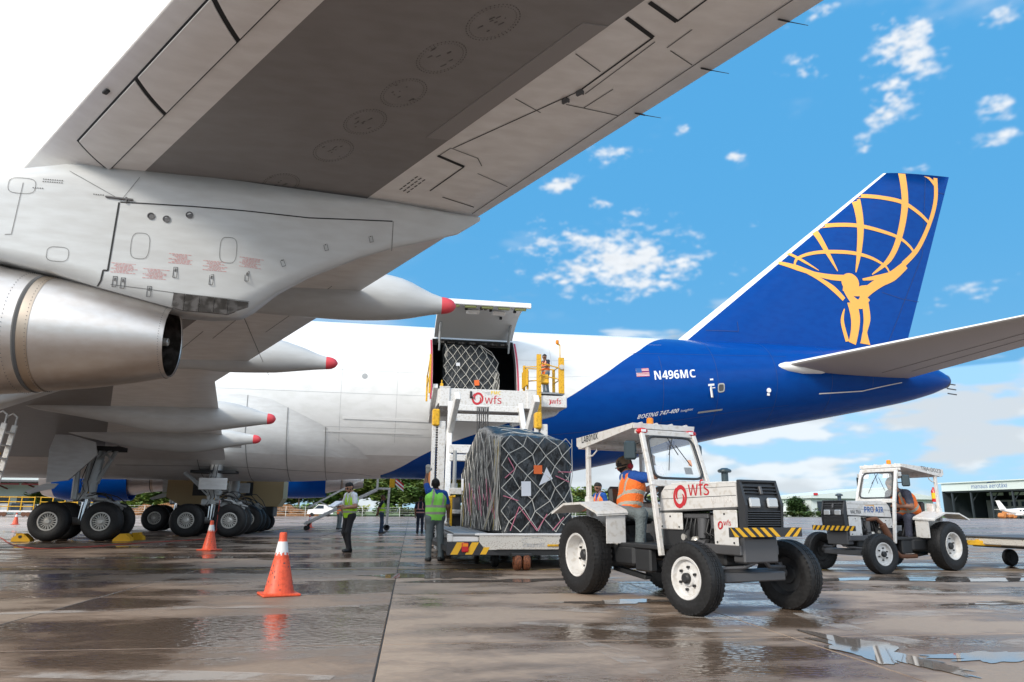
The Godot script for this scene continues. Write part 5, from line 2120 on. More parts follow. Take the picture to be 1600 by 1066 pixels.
func people() -> void:
	var g := "ground crew standing on the apron"
	# clerk reading papers as he walks
	var c := {"trousers": "trouser_black", "shirt": "shirt_white", "skin": "skin_tan", "vest": "vest_lime", "beard": "hair", "puff": 0.012, "backL": Vector3(0.3, 0.8, 0.3), "backR": Vector3(-0.3, -0.6, 0.6), "curlL": 0.5, "curlR": 0.3}
	var p := person("bearded man in white shirt and lime vest reading papers", Vector3(39.36, 0, 12.72), -0.95, 0.93, {
		"hipL": Vector3(0.095, 0.90, 0.0), "kneeL": Vector3(0.10, 0.50, 0.09), "ankleL": Vector3(0.09, 0.10, 0.02), "toeL": Vector3(0.10, 0.035, 0.17),
		"kneeR": Vector3(-0.10, 0.49, 0.06), "ankleR": Vector3(-0.10, 0.085, -0.10), "toeR": Vector3(-0.12, 0.035, 0.05),
		"chest": Vector3(0, 1.28, -0.03), "neck": Vector3(0, 1.47, -0.02), "head": Vector3(0, 1.60, 0.05), "look": Vector3(0.0, -0.45, 0.9),
		"elL": Vector3(0.27, 1.13, 0.02), "wrL": Vector3(0.08, 1.09, 0.24), "haL": Vector3(0.01, 1.11, 0.30),
		"elR": Vector3(-0.26, 1.13, 0.03), "wrR": Vector3(-0.10, 1.12, 0.27), "haR": Vector3(-0.05, 1.14, 0.34)}, c, 0.016, g)
	var st := S()
	var J: Dictionary = c.j
	for s: float in [1.0, -1.0]:
		bx(st, J.head + (c.hf * 0.100 + c.hs * 0.034 * s + c.hu * 0.016) * 0.93, Vector3(0.05, 0.032, 0.008), Basis(c.hs, c.hu, c.hf), 0.004)
		bar(st, J.head + (c.hf * 0.097 + c.hs * 0.060 * s + c.hu * 0.02) * 0.93, J.head + (c.hs * 0.086 * s + c.hu * 0.02 - c.hf * 0.01) * 0.93, 0.006, 0.006)
	ob("glasses", st, M.eye_dark, p)
	# the papers he holds
	var pt := thing("paper_sheaf", "white papers held by the bearded man in lime vest", "papers")
	pt.transform = p.transform
	st = S()
	for k in 4:
		bx(st, Vector3(-0.04, 1.075 + 0.012 * k, 0.36 + 0.01 * k), Vector3(0.22, 0.004, 0.30), Basis(Vector3.UP, 0.08 * k) * Basis(Vector3.RIGHT, 0.30 + 0.05 * k))
	ob("sheet", st, M.paper, pt)
	# loader's hand with one arm raised to the mast
	c = {"trousers": "trouser_grey", "shirt": "shirt_blue", "skin": "skin_brown", "vest": "vest_green", "glove": "glove", "fat": 1.08, "backL": Vector3(0.2, 0, -1), "curlL": 0.8, "curlR": 0.5}
	person("man in green vest and grey trousers reaching up to the loader", Vector3(41.13, 0, 15.96), PI + 0.12, 0.93, {
		"hipL": Vector3(0.10, 0.88, 0), "kneeL": Vector3(0.12, 0.48, 0.02), "ankleL": Vector3(0.13, 0.085, -0.02), "toeL": Vector3(0.15, 0.035, 0.10),
		"kneeR": Vector3(-0.12, 0.48, 0.02), "ankleR": Vector3(-0.14, 0.085, -0.02), "toeR": Vector3(-0.22, 0.035, 0.06),
		"neck": Vector3(0.0, 1.45, 0.02), "head": Vector3(0.01, 1.59, 0.03), "look": Vector3(-0.25, 0.12, 0.9),
		"shL": Vector3(0.17, 1.44, 0.03), "elL": Vector3(0.20, 1.64, 0.16), "wrL": Vector3(0.17, 1.86, 0.18), "haL": Vector3(0.16, 1.95, 0.19),
		"shR": Vector3(-0.19, 1.39, 0), "elR": Vector3(-0.27, 1.12, -0.03), "wrR": Vector3(-0.30, 0.88, 0.08), "haR": Vector3(-0.31, 0.79, 0.11)}, c, 0.016, g)
	# watcher in profile by the steps
	c = {"trousers": "jeans", "shirt": "shirt_navy", "skin": "skin_brown", "vest": "vest_lime", "cap": "cap_brown", "curlL": 0.6, "curlR": 0.6}
	person("man in brown cap and lime vest standing by the steps", Vector3(40.32, 0, -1.84), 1.45, 0.94, {
		"ankleL": Vector3(0.10, 0.085, 0.02), "toeL": Vector3(0.11, 0.035, 0.17),
		"elL": Vector3(0.23, 1.14, -0.14), "wrL": Vector3(0.07, 0.95, -0.20), "haL": Vector3(0.0, 0.90, -0.20),
		"elR": Vector3(-0.23, 1.14, -0.14), "wrR": Vector3(-0.07, 0.94, -0.19), "haR": Vector3(0.0, 0.88, -0.21)}, c, 0.022, g)
	# two more farther back
	c = {"trousers": "shirt_navy", "shirt": "shirt_navy", "skin": "skin_brown", "vest": "shirt_navy", "band": "band_pink", "sleeve": 0.7}
	person("man in navy overalls with pink bands, back turned", Vector3(42.0, 0, -1.93), PI - 0.1, 0.92, {"toeL": Vector3(0.15, 0.035, 0.12)}, c, 0.022, g)
	c = {"trousers": "trouser_grey", "shirt": "shirt_blue", "skin": "skin_brown", "vest": "vest_orange", "glove": "glove"}
	person("man in orange vest standing behind the clerk's papers", Vector3(38.19, 0, -9.6), 2.2, 0.92, {}, c, 0.024, g)
	# operator leaning on the rail of the platform
	c = {"trousers": "jeans_pale", "shirt": "shirt_navy", "skin": "skin_brown", "vest": "vest_orange", "sleeve": 0.5, "backL": Vector3(0, 1, 0.2), "backR": Vector3(0, 1, 0.2)}
	person("operator in orange vest and jeans on the yellow railed platform", Vector3(45.92, 5.16, 5.6), -1.1, 0.86, {
		"head": Vector3(0, 1.60, 0.06), "look": Vector3(0.25, -0.4, 0.9), "neck": Vector3(0, 1.46, 0.02),
		"elL": Vector3(0.25, 1.17, 0.12), "wrL": Vector3(0.06, 1.12, 0.30), "haL": Vector3(-0.02, 1.12, 0.33),
		"elR": Vector3(-0.25, 1.17, 0.12), "wrR": Vector3(-0.08, 1.10, 0.32), "haR": Vector3(0.0, 1.08, 0.36)}, c, 0.02, "operators and drivers")
	# man behind the white tractor
	c = {"trousers": "jeans", "shirt": "shirt_blue", "skin": "skin_brown", "vest": "vest_orange", "puff": 0.014, "lip": "hair"}
	person("man in blue shirt and orange vest behind the white tractor", Vector3(45.42, 0, 13.3), -1.25, 0.965, {
		"head": Vector3(0, 1.60, 0.05), "look": Vector3(0.25, -0.25, 0.9), "elR": Vector3(-0.24, 1.14, 0.1), "wrR": Vector3(-0.18, 1.05, 0.32), "haR": Vector3(-0.16, 1.05, 0.42)}, c, 0.018, g)
	# driver of the near tractor: seated, turned to look back over the far side
	var fr := tractor_frame(0)
	c = {"trousers": "trouser_grey", "shirt": "shirt_blue", "skin": "skin_brown", "vest": "vest_orange", "cap": "cap_brown", "cap_back": true, "hem": 0.03, "crown": Vector3(-0.1, 1, -0.1), "fat": 1.05, "curlL": 0.9, "curlR": 0.9}
	# tractor axes (forward, up, right) become (z, y, -x) of the figure
	p = person("driver in orange vest and red ear muffs turned round on the white tractor", fr.origin, fr.basis.get_euler().y + PI / 2, 1.0, {
		"hipL": Vector3(0.09, 0.94, 0.08), "hipR": Vector3(-0.09, 0.94, 0.10), "kneeL": Vector3(0.15, 0.93, 0.48), "kneeR": Vector3(-0.12, 0.93, 0.50), "ankleL": Vector3(0.16, 0.60, 0.52), "ankleR": Vector3(-0.13, 0.60, 0.48), "toeL": Vector3(0.17, 0.54, 0.66), "toeR": Vector3(-0.14, 0.54, 0.63),
		"waist": Vector3(0.02, 1.08, 0.05), "chest": Vector3(0.06, 1.27, 0.06), "neck": Vector3(0.08, 1.42, -0.04), "head": Vector3(0.10, 1.535, -0.14), "look": Vector3(0.95, 0.05, -0.30),
		"shL": Vector3(0.10, 1.40, -0.16), "shR": Vector3(0.02, 1.40, 0.20), "elR": Vector3(0.14, 1.37, 0.42), "wrR": Vector3(0.26, 1.54, 0.26), "haR": Vector3(0.28, 1.60, 0.20), "elL": Vector3(0.28, 1.28, -0.26), "wrL": Vector3(0.48, 1.26, -0.22), "haL": Vector3(0.55, 1.25, -0.2)}, c, 0.014, "operators and drivers")
	st = S()
	J = c.j
	for s: float in [1.0, -1.0]:
		lathe(st, J.head + c.hs * 0.078 * s + c.hu * 0.004, c.hs * s, [Vector2(-0.005, 0.030), Vector2(0.0, 0.043), Vector2(0.025, 0.043), Vector2(0.036, 0.034), Vector2(0.038, 0.0)], 16)
	var muffs := ob("ear_muffs", st, M.muff_red, p)
	st = S()
	var arc := []
	for k in 15:
		var a := PI * k / 14.0
		arc.append(J.head + c.hs * cos(a) * 0.122 + c.hu * (0.012 + sin(a) * 0.138))
	path(st, arc, 0.007, 6)
	ob("head_band", st, M.machine_black, muffs)
	# driver of the far tractor, bent over the wheel
	fr = tractor_frame(1)
	c = {"trousers": "trouser_navy", "shirt": "trouser_navy", "skin": "skin_brown", "vest": "vest_orange", "fat": 1.1, "hem": 0.03, "curlL": 0.9, "curlR": 0.9, "puff": -0.01}
	person("driver in orange vest and navy trousers bent over the wheel", fr.origin, fr.basis.get_euler().y + PI / 2, 1.0, {
		"hipL": Vector3(0.09, 0.90, 0.02), "hipR": Vector3(-0.09, 0.90, 0.02), "kneeL": Vector3(0.17, 0.90, 0.42), "kneeR": Vector3(-0.12, 0.90, 0.44), "ankleL": Vector3(0.17, 0.58, 0.44), "ankleR": Vector3(-0.13, 0.58, 0.46), "toeL": Vector3(0.18, 0.52, 0.58), "toeR": Vector3(-0.14, 0.52, 0.60),
		"waist": Vector3(0.02, 1.05, 0.16), "chest": Vector3(0.04, 1.22, 0.32), "neck": Vector3(0.06, 1.38, 0.50), "head": Vector3(0.07, 1.49, 0.64), "look": Vector3(0.12, -0.25, 0.95),
		"shL": Vector3(0.23, 1.33, 0.44), "shR": Vector3(-0.13, 1.33, 0.44), "elL": Vector3(0.29, 1.10, 0.46), "wrL": Vector3(0.16, 1.10, 0.64), "haL": Vector3(0.11, 1.12, 0.70), "elR": Vector3(-0.18, 1.10, 0.46), "wrR": Vector3(-0.06, 1.10, 0.66), "haR": Vector3(-0.02, 1.12, 0.71)}, c, 0.018, "operators and drivers")


# ---------------------------------------------------------------- cargo loader at the door
func cargo_loader() -> void:
	var L := thing("cargo_loader", "tall white cargo loader with scissor legs raised to the airliner's side door", "cargo loader")
	var put := func(x: float, y: float) -> Vector3: return Vector3(x, y, 6.655)
	# main platform
	var st := S()
	bx(st, Vector3(43.65, 4.755, 6.6), Vector3(3.2, 0.62, 0.10), Basis.IDENTITY, 0.012)
	var pf := ob("platform", st, M.white_enamel, L)
	for x: float in [42.12, 45.16]:
		st = S()
		bx(st, Vector3(x, 4.76, 6.62), Vector3(0.34, 0.66, 0.16), Basis.IDENTITY, 0.015)
		bx(st, Vector3(x, 5.10, 6.62), Vector3(0.36, 0.03, 0.18))
		ob("corner_block", st, M.white_enamel, pf)
	for x: float in [41.98, 45.30]:
		st = S()
		bx(st, Vector3(x, 4.80, 4.95), Vector3(0.14, 0.52, 3.2), Basis.IDENTITY, 0.012)
		ob("side_beam", st, M.white_enamel, pf)
	st = S()
	bx(st, Vector3(43.64, 5.02, 4.95), Vector3(3.18, 0.06, 3.2))
	ob("deck", st, M.roller_grey, pf)
	for k in 7:
		st = S()
		bx(st, Vector3(43.64, 4.62, 3.7 + k * 0.44), Vector3(3.16, 0.28, 0.07))
		ob("cross_member", st, M.white_enamel, pf)
	for k in 3:
		st = S()
		bx(st, Vector3(41.84, 4.90 - 0.24 * k, 5.6 - 0.5 * k), Vector3(0.16, 0.18, 1.3 - 0.2 * k), Basis(Vector3.RIGHT, -0.5), 0.01)
		ob("side_bracket", st, M.white_enamel, pf)
	swirl_sign(pf, 1.08, func(x, y): return put.call(43.06 + x, 4.52 + y), M.sign_red)
	text("stencil", "PMC", true, M.sign_yellow, pf, 0.34, 0.12, func(x, y): return put.call(43.72 + x, 4.90 + y))
	st = S()
	bx(st, Vector3(43.02, 4.86, 6.67), Vector3(0.07, 0.24, 0.05), Basis.IDENTITY, 0.01)
	bx(st, Vector3(43.05, 4.76, 6.67), Vector3(0.11, 0.04, 0.05))
	ob("stop_block", st, M.machine_black, pf)
	st = S()
	path(st, [Vector3(43.5, 5.0, 6.66), Vector3(43.5, 4.97, 6.71), Vector3(43.64, 4.97, 6.71), Vector3(43.64, 5.0, 6.66)], 0.012)
	ob("grab_handle", st, M.white_enamel, pf)
	# bridge under the operator's stand, reaching to the door
	st = S()
	bx(st, Vector3(45.98, 4.80, 5.6), Vector3(1.15, 0.42, 1.2), Basis.IDENTITY, 0.02)
	prism(st, PackedVector2Array([Vector2(45.40, 4.60), Vector2(46.52, 4.60), Vector2(46.35, 4.42), Vector2(44.7, 3.95), Vector2(44.7, 4.2)]), Vector3(0, 0, 5.0), Vector3.RIGHT, Vector3.UP, 0.4)
	var br := ob("bridge", st, M.white_enamel, L)
	text("letters", "wfs", false, M.sign_red, br, 0.36, 0.2, func(x, y): return Vector3(45.98 + x, 4.72 + y, 6.207))
	st = S()
	ribbon(st, [Vector2(45.90, 4.68), Vector2(45.95, 4.76), Vector2(45.92, 4.88)], [0.02, 0.06, 0.02], func(x, y): return Vector3(x, y, 6.207))
	ob("company_mark", st, M.sign_red, br)
	# operator's stand
	st = S()
	bx(st, Vector3(45.86, 5.10, 5.6), Vector3(1.22, 0.06, 1.2))
	var stand := ob("operator_stand", st, M.roller_grey, L)
	for e in [[45.52, 6.22, 3.72, 6.50, 0.16], [46.36, 6.18, 5.10, 6.42, 0.20], [46.36, 5.05, 5.10, 6.2, 0.10], [45.22, 5.05, 5.10, 6.3, 0.08], [45.24, 5.6, 5.10, 6.0, 0.06]]:
		st = S()
		bx(st, Vector3(e[0], (e[2] + e[3]) / 2, e[1]), Vector3(e[4], e[3] - e[2], 0.10), Basis.IDENTITY, 0.01)
		ob("post", st, M.yellow_paint, stand)
	for e in [[45.52, 6.2, 6.20, 46.36, 6.02, 6.2], [45.52, 5.76, 6.2, 46.36, 5.60, 6.2], [45.2, 6.2, 5.05, 46.36, 6.2, 5.05], [45.22, 6.25, 5.05, 45.52, 6.05, 6.2], [45.22, 5.7, 5.05, 45.52, 5.55, 6.2], [46.36, 6.15, 5.05, 46.36, 6.15, 6.2], [46.36, 5.65, 5.05, 46.36, 5.65, 6.2]]:
		st = S()
		tube(st, Vector3(e[0], e[1], e[2]), Vector3(e[3], e[4], e[5]), 0.022, -1, 8)
		ob("rail", st, M.yellow_paint, stand)
	st = S()
	bx(st, Vector3(45.16, 5.72, 5.5), Vector3(0.06, 0.62, 0.9), Basis.IDENTITY, 0.01)
	ob("side_panel", st, M.yellow_paint, stand)
	st = S()
	for k in 12:
		bx(st, Vector3(45.55, 3.9 + 0.2 * k, 6.272), Vector3(0.08, 0.012, 0.004), Basis(Vector3.BACK, 0.7))
	kind(ob("height_marks", st, M.hazard_black, stand), "stuff")
	st = S()
	bx(st, Vector3(45.74, 5.62, 6.05), Vector3(0.34, 0.36, 0.16), Basis(Vector3.RIGHT, -0.3), 0.02)
	ob("control_console", st, M.yellow_paint, stand)
	st = S()
	lathe(st, Vector3(46.36, 6.06, 6.235), Vector3.BACK, [Vector2(0, 0.10), Vector2(0.05, 0.09), Vector2(0.06, 0.0)], 16)
	ob("siren", st, M.rim_grey, stand)
	st = S()
	tube(st, Vector3(46.34, 6.3, 6.1), Vector3(46.34, 6.92, 6.1), 0.02, -1, 8)
	tube(st, Vector3(46.34, 6.92, 6.1), Vector3(46.24, 6.94, 6.1), 0.03, -1, 8)
	var bp := ob("beacon_post", st, M.yellow_paint, stand)
	st = S()
	lathe(st, Vector3(46.24, 6.95, 6.1), Vector3.UP, [Vector2(0, 0.05), Vector2(0.02, 0.062), Vector2(0.13, 0.058), Vector2(0.15, 0.03), Vector2(0.152, 0.0)], 14)
	ob("beacon", st, M.lamp_orange, bp)
	# yellow guard on the other side
	for e in [[41.62, 6.3, 4.92, 6.3], [41.66, 4.4, 4.92, 5.9]]:
		st = S()
		bx(st, Vector3(e[0], (e[2] + e[3]) / 2, e[1]), Vector3(0.07, e[3] - e[2], 0.07), Basis.IDENTITY, 0.01)
		ob("guard_post", st, M.yellow_paint, pf)
	st = S()
	tube(st, Vector3(41.62, 6.25, 6.3), Vector3(41.66, 5.85, 4.4), 0.022, -1, 8)
	tube(st, Vector3(41.62, 5.6, 6.3), Vector3(41.66, 5.5, 4.4), 0.022, -1, 8)
	ob("guard_rail", st, M.yellow_paint, pf)
	st = S()
	bx(st, Vector3(42.02, 5.16, 6.5), Vector3(0.10, 0.16, 0.10), Basis.IDENTITY, 0.01)
	tube(st, Vector3(42.02, 5.2, 6.5), Vector3(42.02, 5.36, 6.5), 0.02)
	ob("marker", st, M.yellow_paint, pf)
	# scissor legs
	for e in [[42.28, 4.42, 7.15, 41.74, 0.55, 12.1], [44.66, 4.42, 7.15, 44.1, 0.55, 12.1], [41.9, 0.8, 5.2, 42.2, 4.3, 9.9], [44.5, 0.8, 5.2, 44.6, 4.3, 9.9]]:
		st = S()
		bar(st, Vector3(e[0], e[1], e[2]), Vector3(e[3], e[4], e[5]), 0.16, 0.30, Vector3.UP, 0.015)
		ob("scissor_leg", st, M.white_enamel, L)
	for e in [[4.30, 7.3, 0.20], [3.92, 7.7, 0.24], [2.66, 10.6, 0.24], [2.40, 10.8, 0.18]]:
		st = S()
		var x0: float = 42.2 if e[0] > 3 else 41.95
		bx(st, Vector3(x0 + 1.2, e[0], e[1]), Vector3(2.45, e[2], 0.16), Basis.IDENTITY, 0.015)
		ob("cross_beam", st, M.white_enamel, L)
	st = S()
	tube(st, Vector3(41.93, 2.5, 12.0), Vector3(41.93, 1.62, 12.0), 0.05, -1, 12)
	tube(st, Vector3(41.93, 1.66, 12.0), Vector3(41.93, 1.50, 12.0), 0.085, -1, 12)
	ob("lift_cylinder", st, M.strut_grey, L)
	# guide columns with yellow heads and hanging chains
	for e in [[41.56, 3.28], [44.3, 3.28]]:
		st = S()
		bx(st, Vector3(e[0], 1.65, 12.0), Vector3(0.20, 3.2, 0.16), Basis.IDENTITY, 0.012)
		var col := ob("guide_column", st, M.white_enamel, L)
		st = S()
		bx(st, Vector3(e[0] - 0.20, 1.70, 12.02), Vector3(0.10, 2.9, 0.12), Basis.IDENTITY, 0.01)
		ob("channel", st, M.white_enamel, col)
		st = S()
		for k in 44:
			bx(st, Vector3(e[0] - 0.115, 0.35 + 0.065 * k, 12.06), Vector3(0.085, 0.034, 0.03))
		kind(ob("chain", st, M.machine_black, col), "stuff")
		st = S()
		bx(st, Vector3(e[0] - 0.16, 3.34, 12.02), Vector3(0.19, 0.44, 0.24), Basis.IDENTITY, 0.03)
		ob("chain_wheel_cover", st, M.yellow_paint, col)
	# hose bundle hanging in the middle
	st = S()
	for k in 9:
		var x := 43.0 + k * 0.045
		path(st, [Vector3(x, 4.2, 8.4), Vector3(x + 0.05 * sin(k * 2.1), 3.4, 8.5), Vector3(x + 0.12 * sin(k * 1.3), 2.6, 8.6), Vector3(x, 1.9, 8.6)], 0.018, 5)
	kind(ob("hose_bundle", st, M.hose_black, L), "stuff")
	# chassis
	st = S()
	bx(st, Vector3(43.2, 0.62, 8.1), Vector3(2.9, 0.62, 7.6), Basis.IDENTITY, 0.03)
	var ch := ob("chassis", st, M.machine_black, L)
	for e in [[41.8, 1.46, 12.06, 0.16, 2.3], [41.8, 0.95, 12.0, 0.10, 2.3]]:
		st = S()
		bx(st, Vector3(e[0] + e[4] / 2, e[1], e[2]), Vector3(e[4], e[3], 0.14), Basis.IDENTITY, 0.01)
		ob("front_beam", st, M.white_enamel, ch)
	st = S()
	bx(st, Vector3(41.58, 0.34, 12.2), Vector3(0.20, 0.62, 0.3), Basis.IDENTITY, 0.015)
	ob("step_box", st, M.white_enamel, ch)
	for k in 4:
		st = S()
		bx(st, Vector3(42.0 + k * 0.3, 1.1, 11.9 - 0.1 * k), Vector3(0.22, 0.5, 0.3), Basis.IDENTITY, 0.04)
		ob("engine_unit", st, M.machine_grey, ch)
	for e in [[41.9, 5.2], [44.5, 5.2], [41.9, 10.9], [44.5, 10.9]]:
		st = S()
		lathe(st, Vector3(e[0], 0.42, e[1]), Vector3.RIGHT, [Vector2(-0.14, 0.2), Vector2(-0.15, 0.38), Vector2(-0.1, 0.42), Vector2(0.1, 0.42), Vector2(0.15, 0.38), Vector2(0.14, 0.2)], 24)
		ob("road_wheel", st, M.tyre, ch)
	for e in [[41.82, 12.25], [41.87, 11.6]]:
		st = S()
		bx(st, Vector3(e[0], 0.88, e[1]), Vector3(0.09, 0.92, 0.09), Basis.IDENTITY, 0.012)
		tube(st, Vector3(e[0], 1.30, e[1]), Vector3(e[0] + 0.12, 1.33, e[1]), 0.03)
		ob("yellow_stop_post", st, M.yellow_paint, ch)
	st = S()
	bx(st, Vector3(41.55, 1.7, 9.0), Vector3(0.08, 1.0, 1.0), Basis.IDENTITY, 0.01)
	mat("orange_rust", Color(0.40, 0.14, 0.03), 0.7)
	ob("rear_guard", st, M.orange_rust, ch)


# ---------------------------------------------------------------- pallet dolly
func pallet_dolly() -> void:
	var D := thing("pallet_dolly", "low rusty white pallet dolly with roller deck and hazard stripes", "pallet dolly")
	var st := S()
	bx(st, Vector3(42.9, 0.445, 18.27), Vector3(2.45, 0.23, 0.10), Basis.IDENTITY, 0.01)
	prism(st, PackedVector2Array([Vector2(41.68, 0.56), Vector2(41.68, 0.45), Vector2(41.78, 0.33), Vector2(41.98, 0.33), Vector2(41.98, 0.56)]), Vector3(0, 0, 18.28), Vector3.RIGHT, Vector3.UP, 0.045)
	bx(st, Vector3(42.9, 0.445, 12.4), Vector3(2.45, 0.23, 0.10), Basis.IDENTITY, 0.01)
	var fr := ob("frame", st, M.worn_enamel, D)
	st = S()
	bx(st, Vector3(42.85, 0.578, 18.27), Vector3(2.5, 0.035, 0.14), Basis.IDENTITY, 0.006)
	ob("edge_rail", st, M.wing_light, fr)
	st = S()
	bx(st, Vector3(42.7, 0.28, 15.3), Vector3(2.9, 0.09, 5.95))
	ob("underframe", st, M.machine_black, D)
	# hazard board
	st = S()
	prism(st, PackedVector2Array([Vector2(41.13, 0.245), Vector2(42.06, 0.245), Vector2(41.80, 0.355), Vector2(41.70, 0.455), Vector2(41.13, 0.455)]), Vector3(0, 0, 18.30), Vector3.RIGHT, Vector3.UP, 0.025)
	var hz := ob("hazard_board", st, M.hazard_black, D)
	for e in [[41.19, 0.10, 0.20], [41.44, 0.10, 0.20], [41.69, 0.08, 0.12]]:
		st = S()
		var x: float = e[0]
		prism(st, PackedVector2Array([Vector2(x, 0.255), Vector2(x + e[1] + 0.02, 0.255), Vector2(x + e[1] + 0.02 + e[2] * 0.55, 0.255 + e[2] * 0.98), Vector2(x + e[2] * 0.55, 0.255 + e[2] * 0.98)]), Vector3(0, 0, 18.326), Vector3.RIGHT, Vector3.UP, 0.003)
		ob("stripe", st, M.hazard_yellow, hz)
	st = S()
	bx(st, Vector3(41.435, 0.37, 18.345), Vector3(0.115, 0.15, 0.035), Basis.IDENTITY, 0.01)
	var lamp := ob("tail_lamp", st, M.lamp_red, hz)
	st = S()
	bx(st, Vector3(41.435, 0.41, 18.364), Vector3(0.09, 0.05, 0.006))
	ob("lens", st, M.lamp_orange, lamp)
	# end roller and its box
	st = S()
	tube(st, Vector3(41.24, 0.575, 18.27), Vector3(41.66, 0.575, 18.27), 0.035, -1, 14)
	ob("end_roller", st, M.roller_grey, D)
	st = S()
	bx(st, Vector3(41.45, 0.50, 18.25), Vector3(0.44, 0.085, 0.10), Basis.IDENTITY, 0.01)
	bx(st, Vector3(41.19, 0.52, 18.22), Vector3(0.09, 0.13, 0.10), Basis.IDENTITY, 0.01)
	ob("roller_box", st, M.wing_light, D)
	# roller deck on the open side
	for k in 26:
		st = S()
		var z := 18.0 - k * 0.215
		var x0 := 41.22 + (18.3 - z) * 0.035
		for i in 4:
			tube(st, Vector3(x0 + 0.06 + i * 0.15, 0.575, z), Vector3(x0 + 0.17 + i * 0.15, 0.575, z), 0.032 if (i + k) % 2 == 0 else 0.026, -1, 8)
		bx(st, Vector3(x0 + 0.32, 0.545, z + 0.10), Vector3(0.66, 0.03, 0.05))
		ob("deck_roller", st, M.roller_grey, D)
	st = S()
	bx(st, Vector3(41.62, 0.50, 15.2), Vector3(0.10, 0.10, 5.8))
	bx(st, Vector3(42.7, 0.46, 15.3), Vector3(1.5, 0.08, 5.8))
	ob("deck_plate", st, M.machine_grey, D)
	# castors
	for e in [[42.32, 18.36, "rust_wheel"], [42.47, 18.36, "rust_wheel"], [42.06, 17.6, "tyre"], [42.4, 13.0, "tyre"], [43.7, 13.0, "tyre"], [43.9, 17.9, "tyre"]]:
		st = S()
		var w: float = 0.06
		lathe(st, Vector3(e[0], 0.135, e[1]), Vector3.RIGHT, [Vector2(-w, 0.05), Vector2(-w, 0.115), Vector2(-w * 0.6, 0.135), Vector2(w * 0.6, 0.135), Vector2(w, 0.115), Vector2(w, 0.05)], 20)
		lathe(st, Vector3(e[0], 0.135, e[1]), Vector3.RIGHT, [Vector2(-w - 0.015, 0.0), Vector2(-w - 0.015, 0.04), Vector2(w + 0.015, 0.04), Vector2(w + 0.015, 0.0)], 12)
		if e[2] == "rust_wheel":
			if not M.has("rust_wheel"):
				mat("rust_wheel", Color(0.26, 0.085, 0.03), 0.7)
				grime("rust_wheel", noise_tex(46, 0.03, 5, Color(0.4, 0.35, 0.33), Color.WHITE, 512), Vector3(2, 2, 2))
		ob("castor_wheel", st, M[e[2]], D)
	st = S()
	bx(st, Vector3(42.39, 0.25, 18.36), Vector3(0.34, 0.05, 0.16), Basis.IDENTITY, 0.01)
	ob("castor_fork", st, M.machine_black, D)
	# rubbed maker's lettering and an oval on the beam
	st = S()
	var ring := []
	for k in 25:
		ring.append(Vector2(42.62 + 0.22 * cos(TAU * k / 24), 0.475 + 0.055 * sin(TAU * k / 24)))
	for k in 24:
		if k % 5 != 2:
			ribbon(st, [ring[k], ring[k + 1]], [0.008, 0.008], func(x, y): return Vector3(x, y, 18.327), 2)
	ob("maker_mark", st, M.seam_soft, fr)
	text("letters", "CRIETAL", true, M.seam_soft, fr, 0.40, 0.05, func(x, y): return Vector3(42.42 + x, 0.375 + y, 18.327))
	st = S()
	bx(st, Vector3(43.05, 0.40, 18.335), Vector3(0.4, 0.035, 0.02), Basis.IDENTITY, 0.005)
	ob("tow_bar_end", st, M.yellow_paint, D)


# ---------------------------------------------------------------- netted loads
func rope_net(parent: Node3D, put: Callable, cols: int, rows: int, du: float, dv: float, jit: float, m: Material, r: float, sd: int, part := "cargo_net", skip := 0.0) -> void:
	var g := RandomNumberGenerator.new()
	g.seed = sd
	var node := {}
	for j in rows + 1:
		for i in range(-1, cols + 2):
			node[Vector2i(i, j)] = put.call((i + 0.5 * (j % 2)) * du + g.randf_range(-jit, jit) * du, (j + g.randf_range(-jit, jit)) * dv)
	var st := S()
	for j in rows:
		for i in range(0, cols + 1):
			for s in [0, 1]:
				var k: int = i + (s if j % 2 == 1 else s - 1)
				if g.randf() < skip or k < 0 or k > cols:
					continue
				var a: Vector3 = node[Vector2i(i, j)]
				var b: Vector3 = node[Vector2i(k, j + 1)]
				tube(st, a, b, r, -1, 5, false)
	ob(part, st, m, parent)


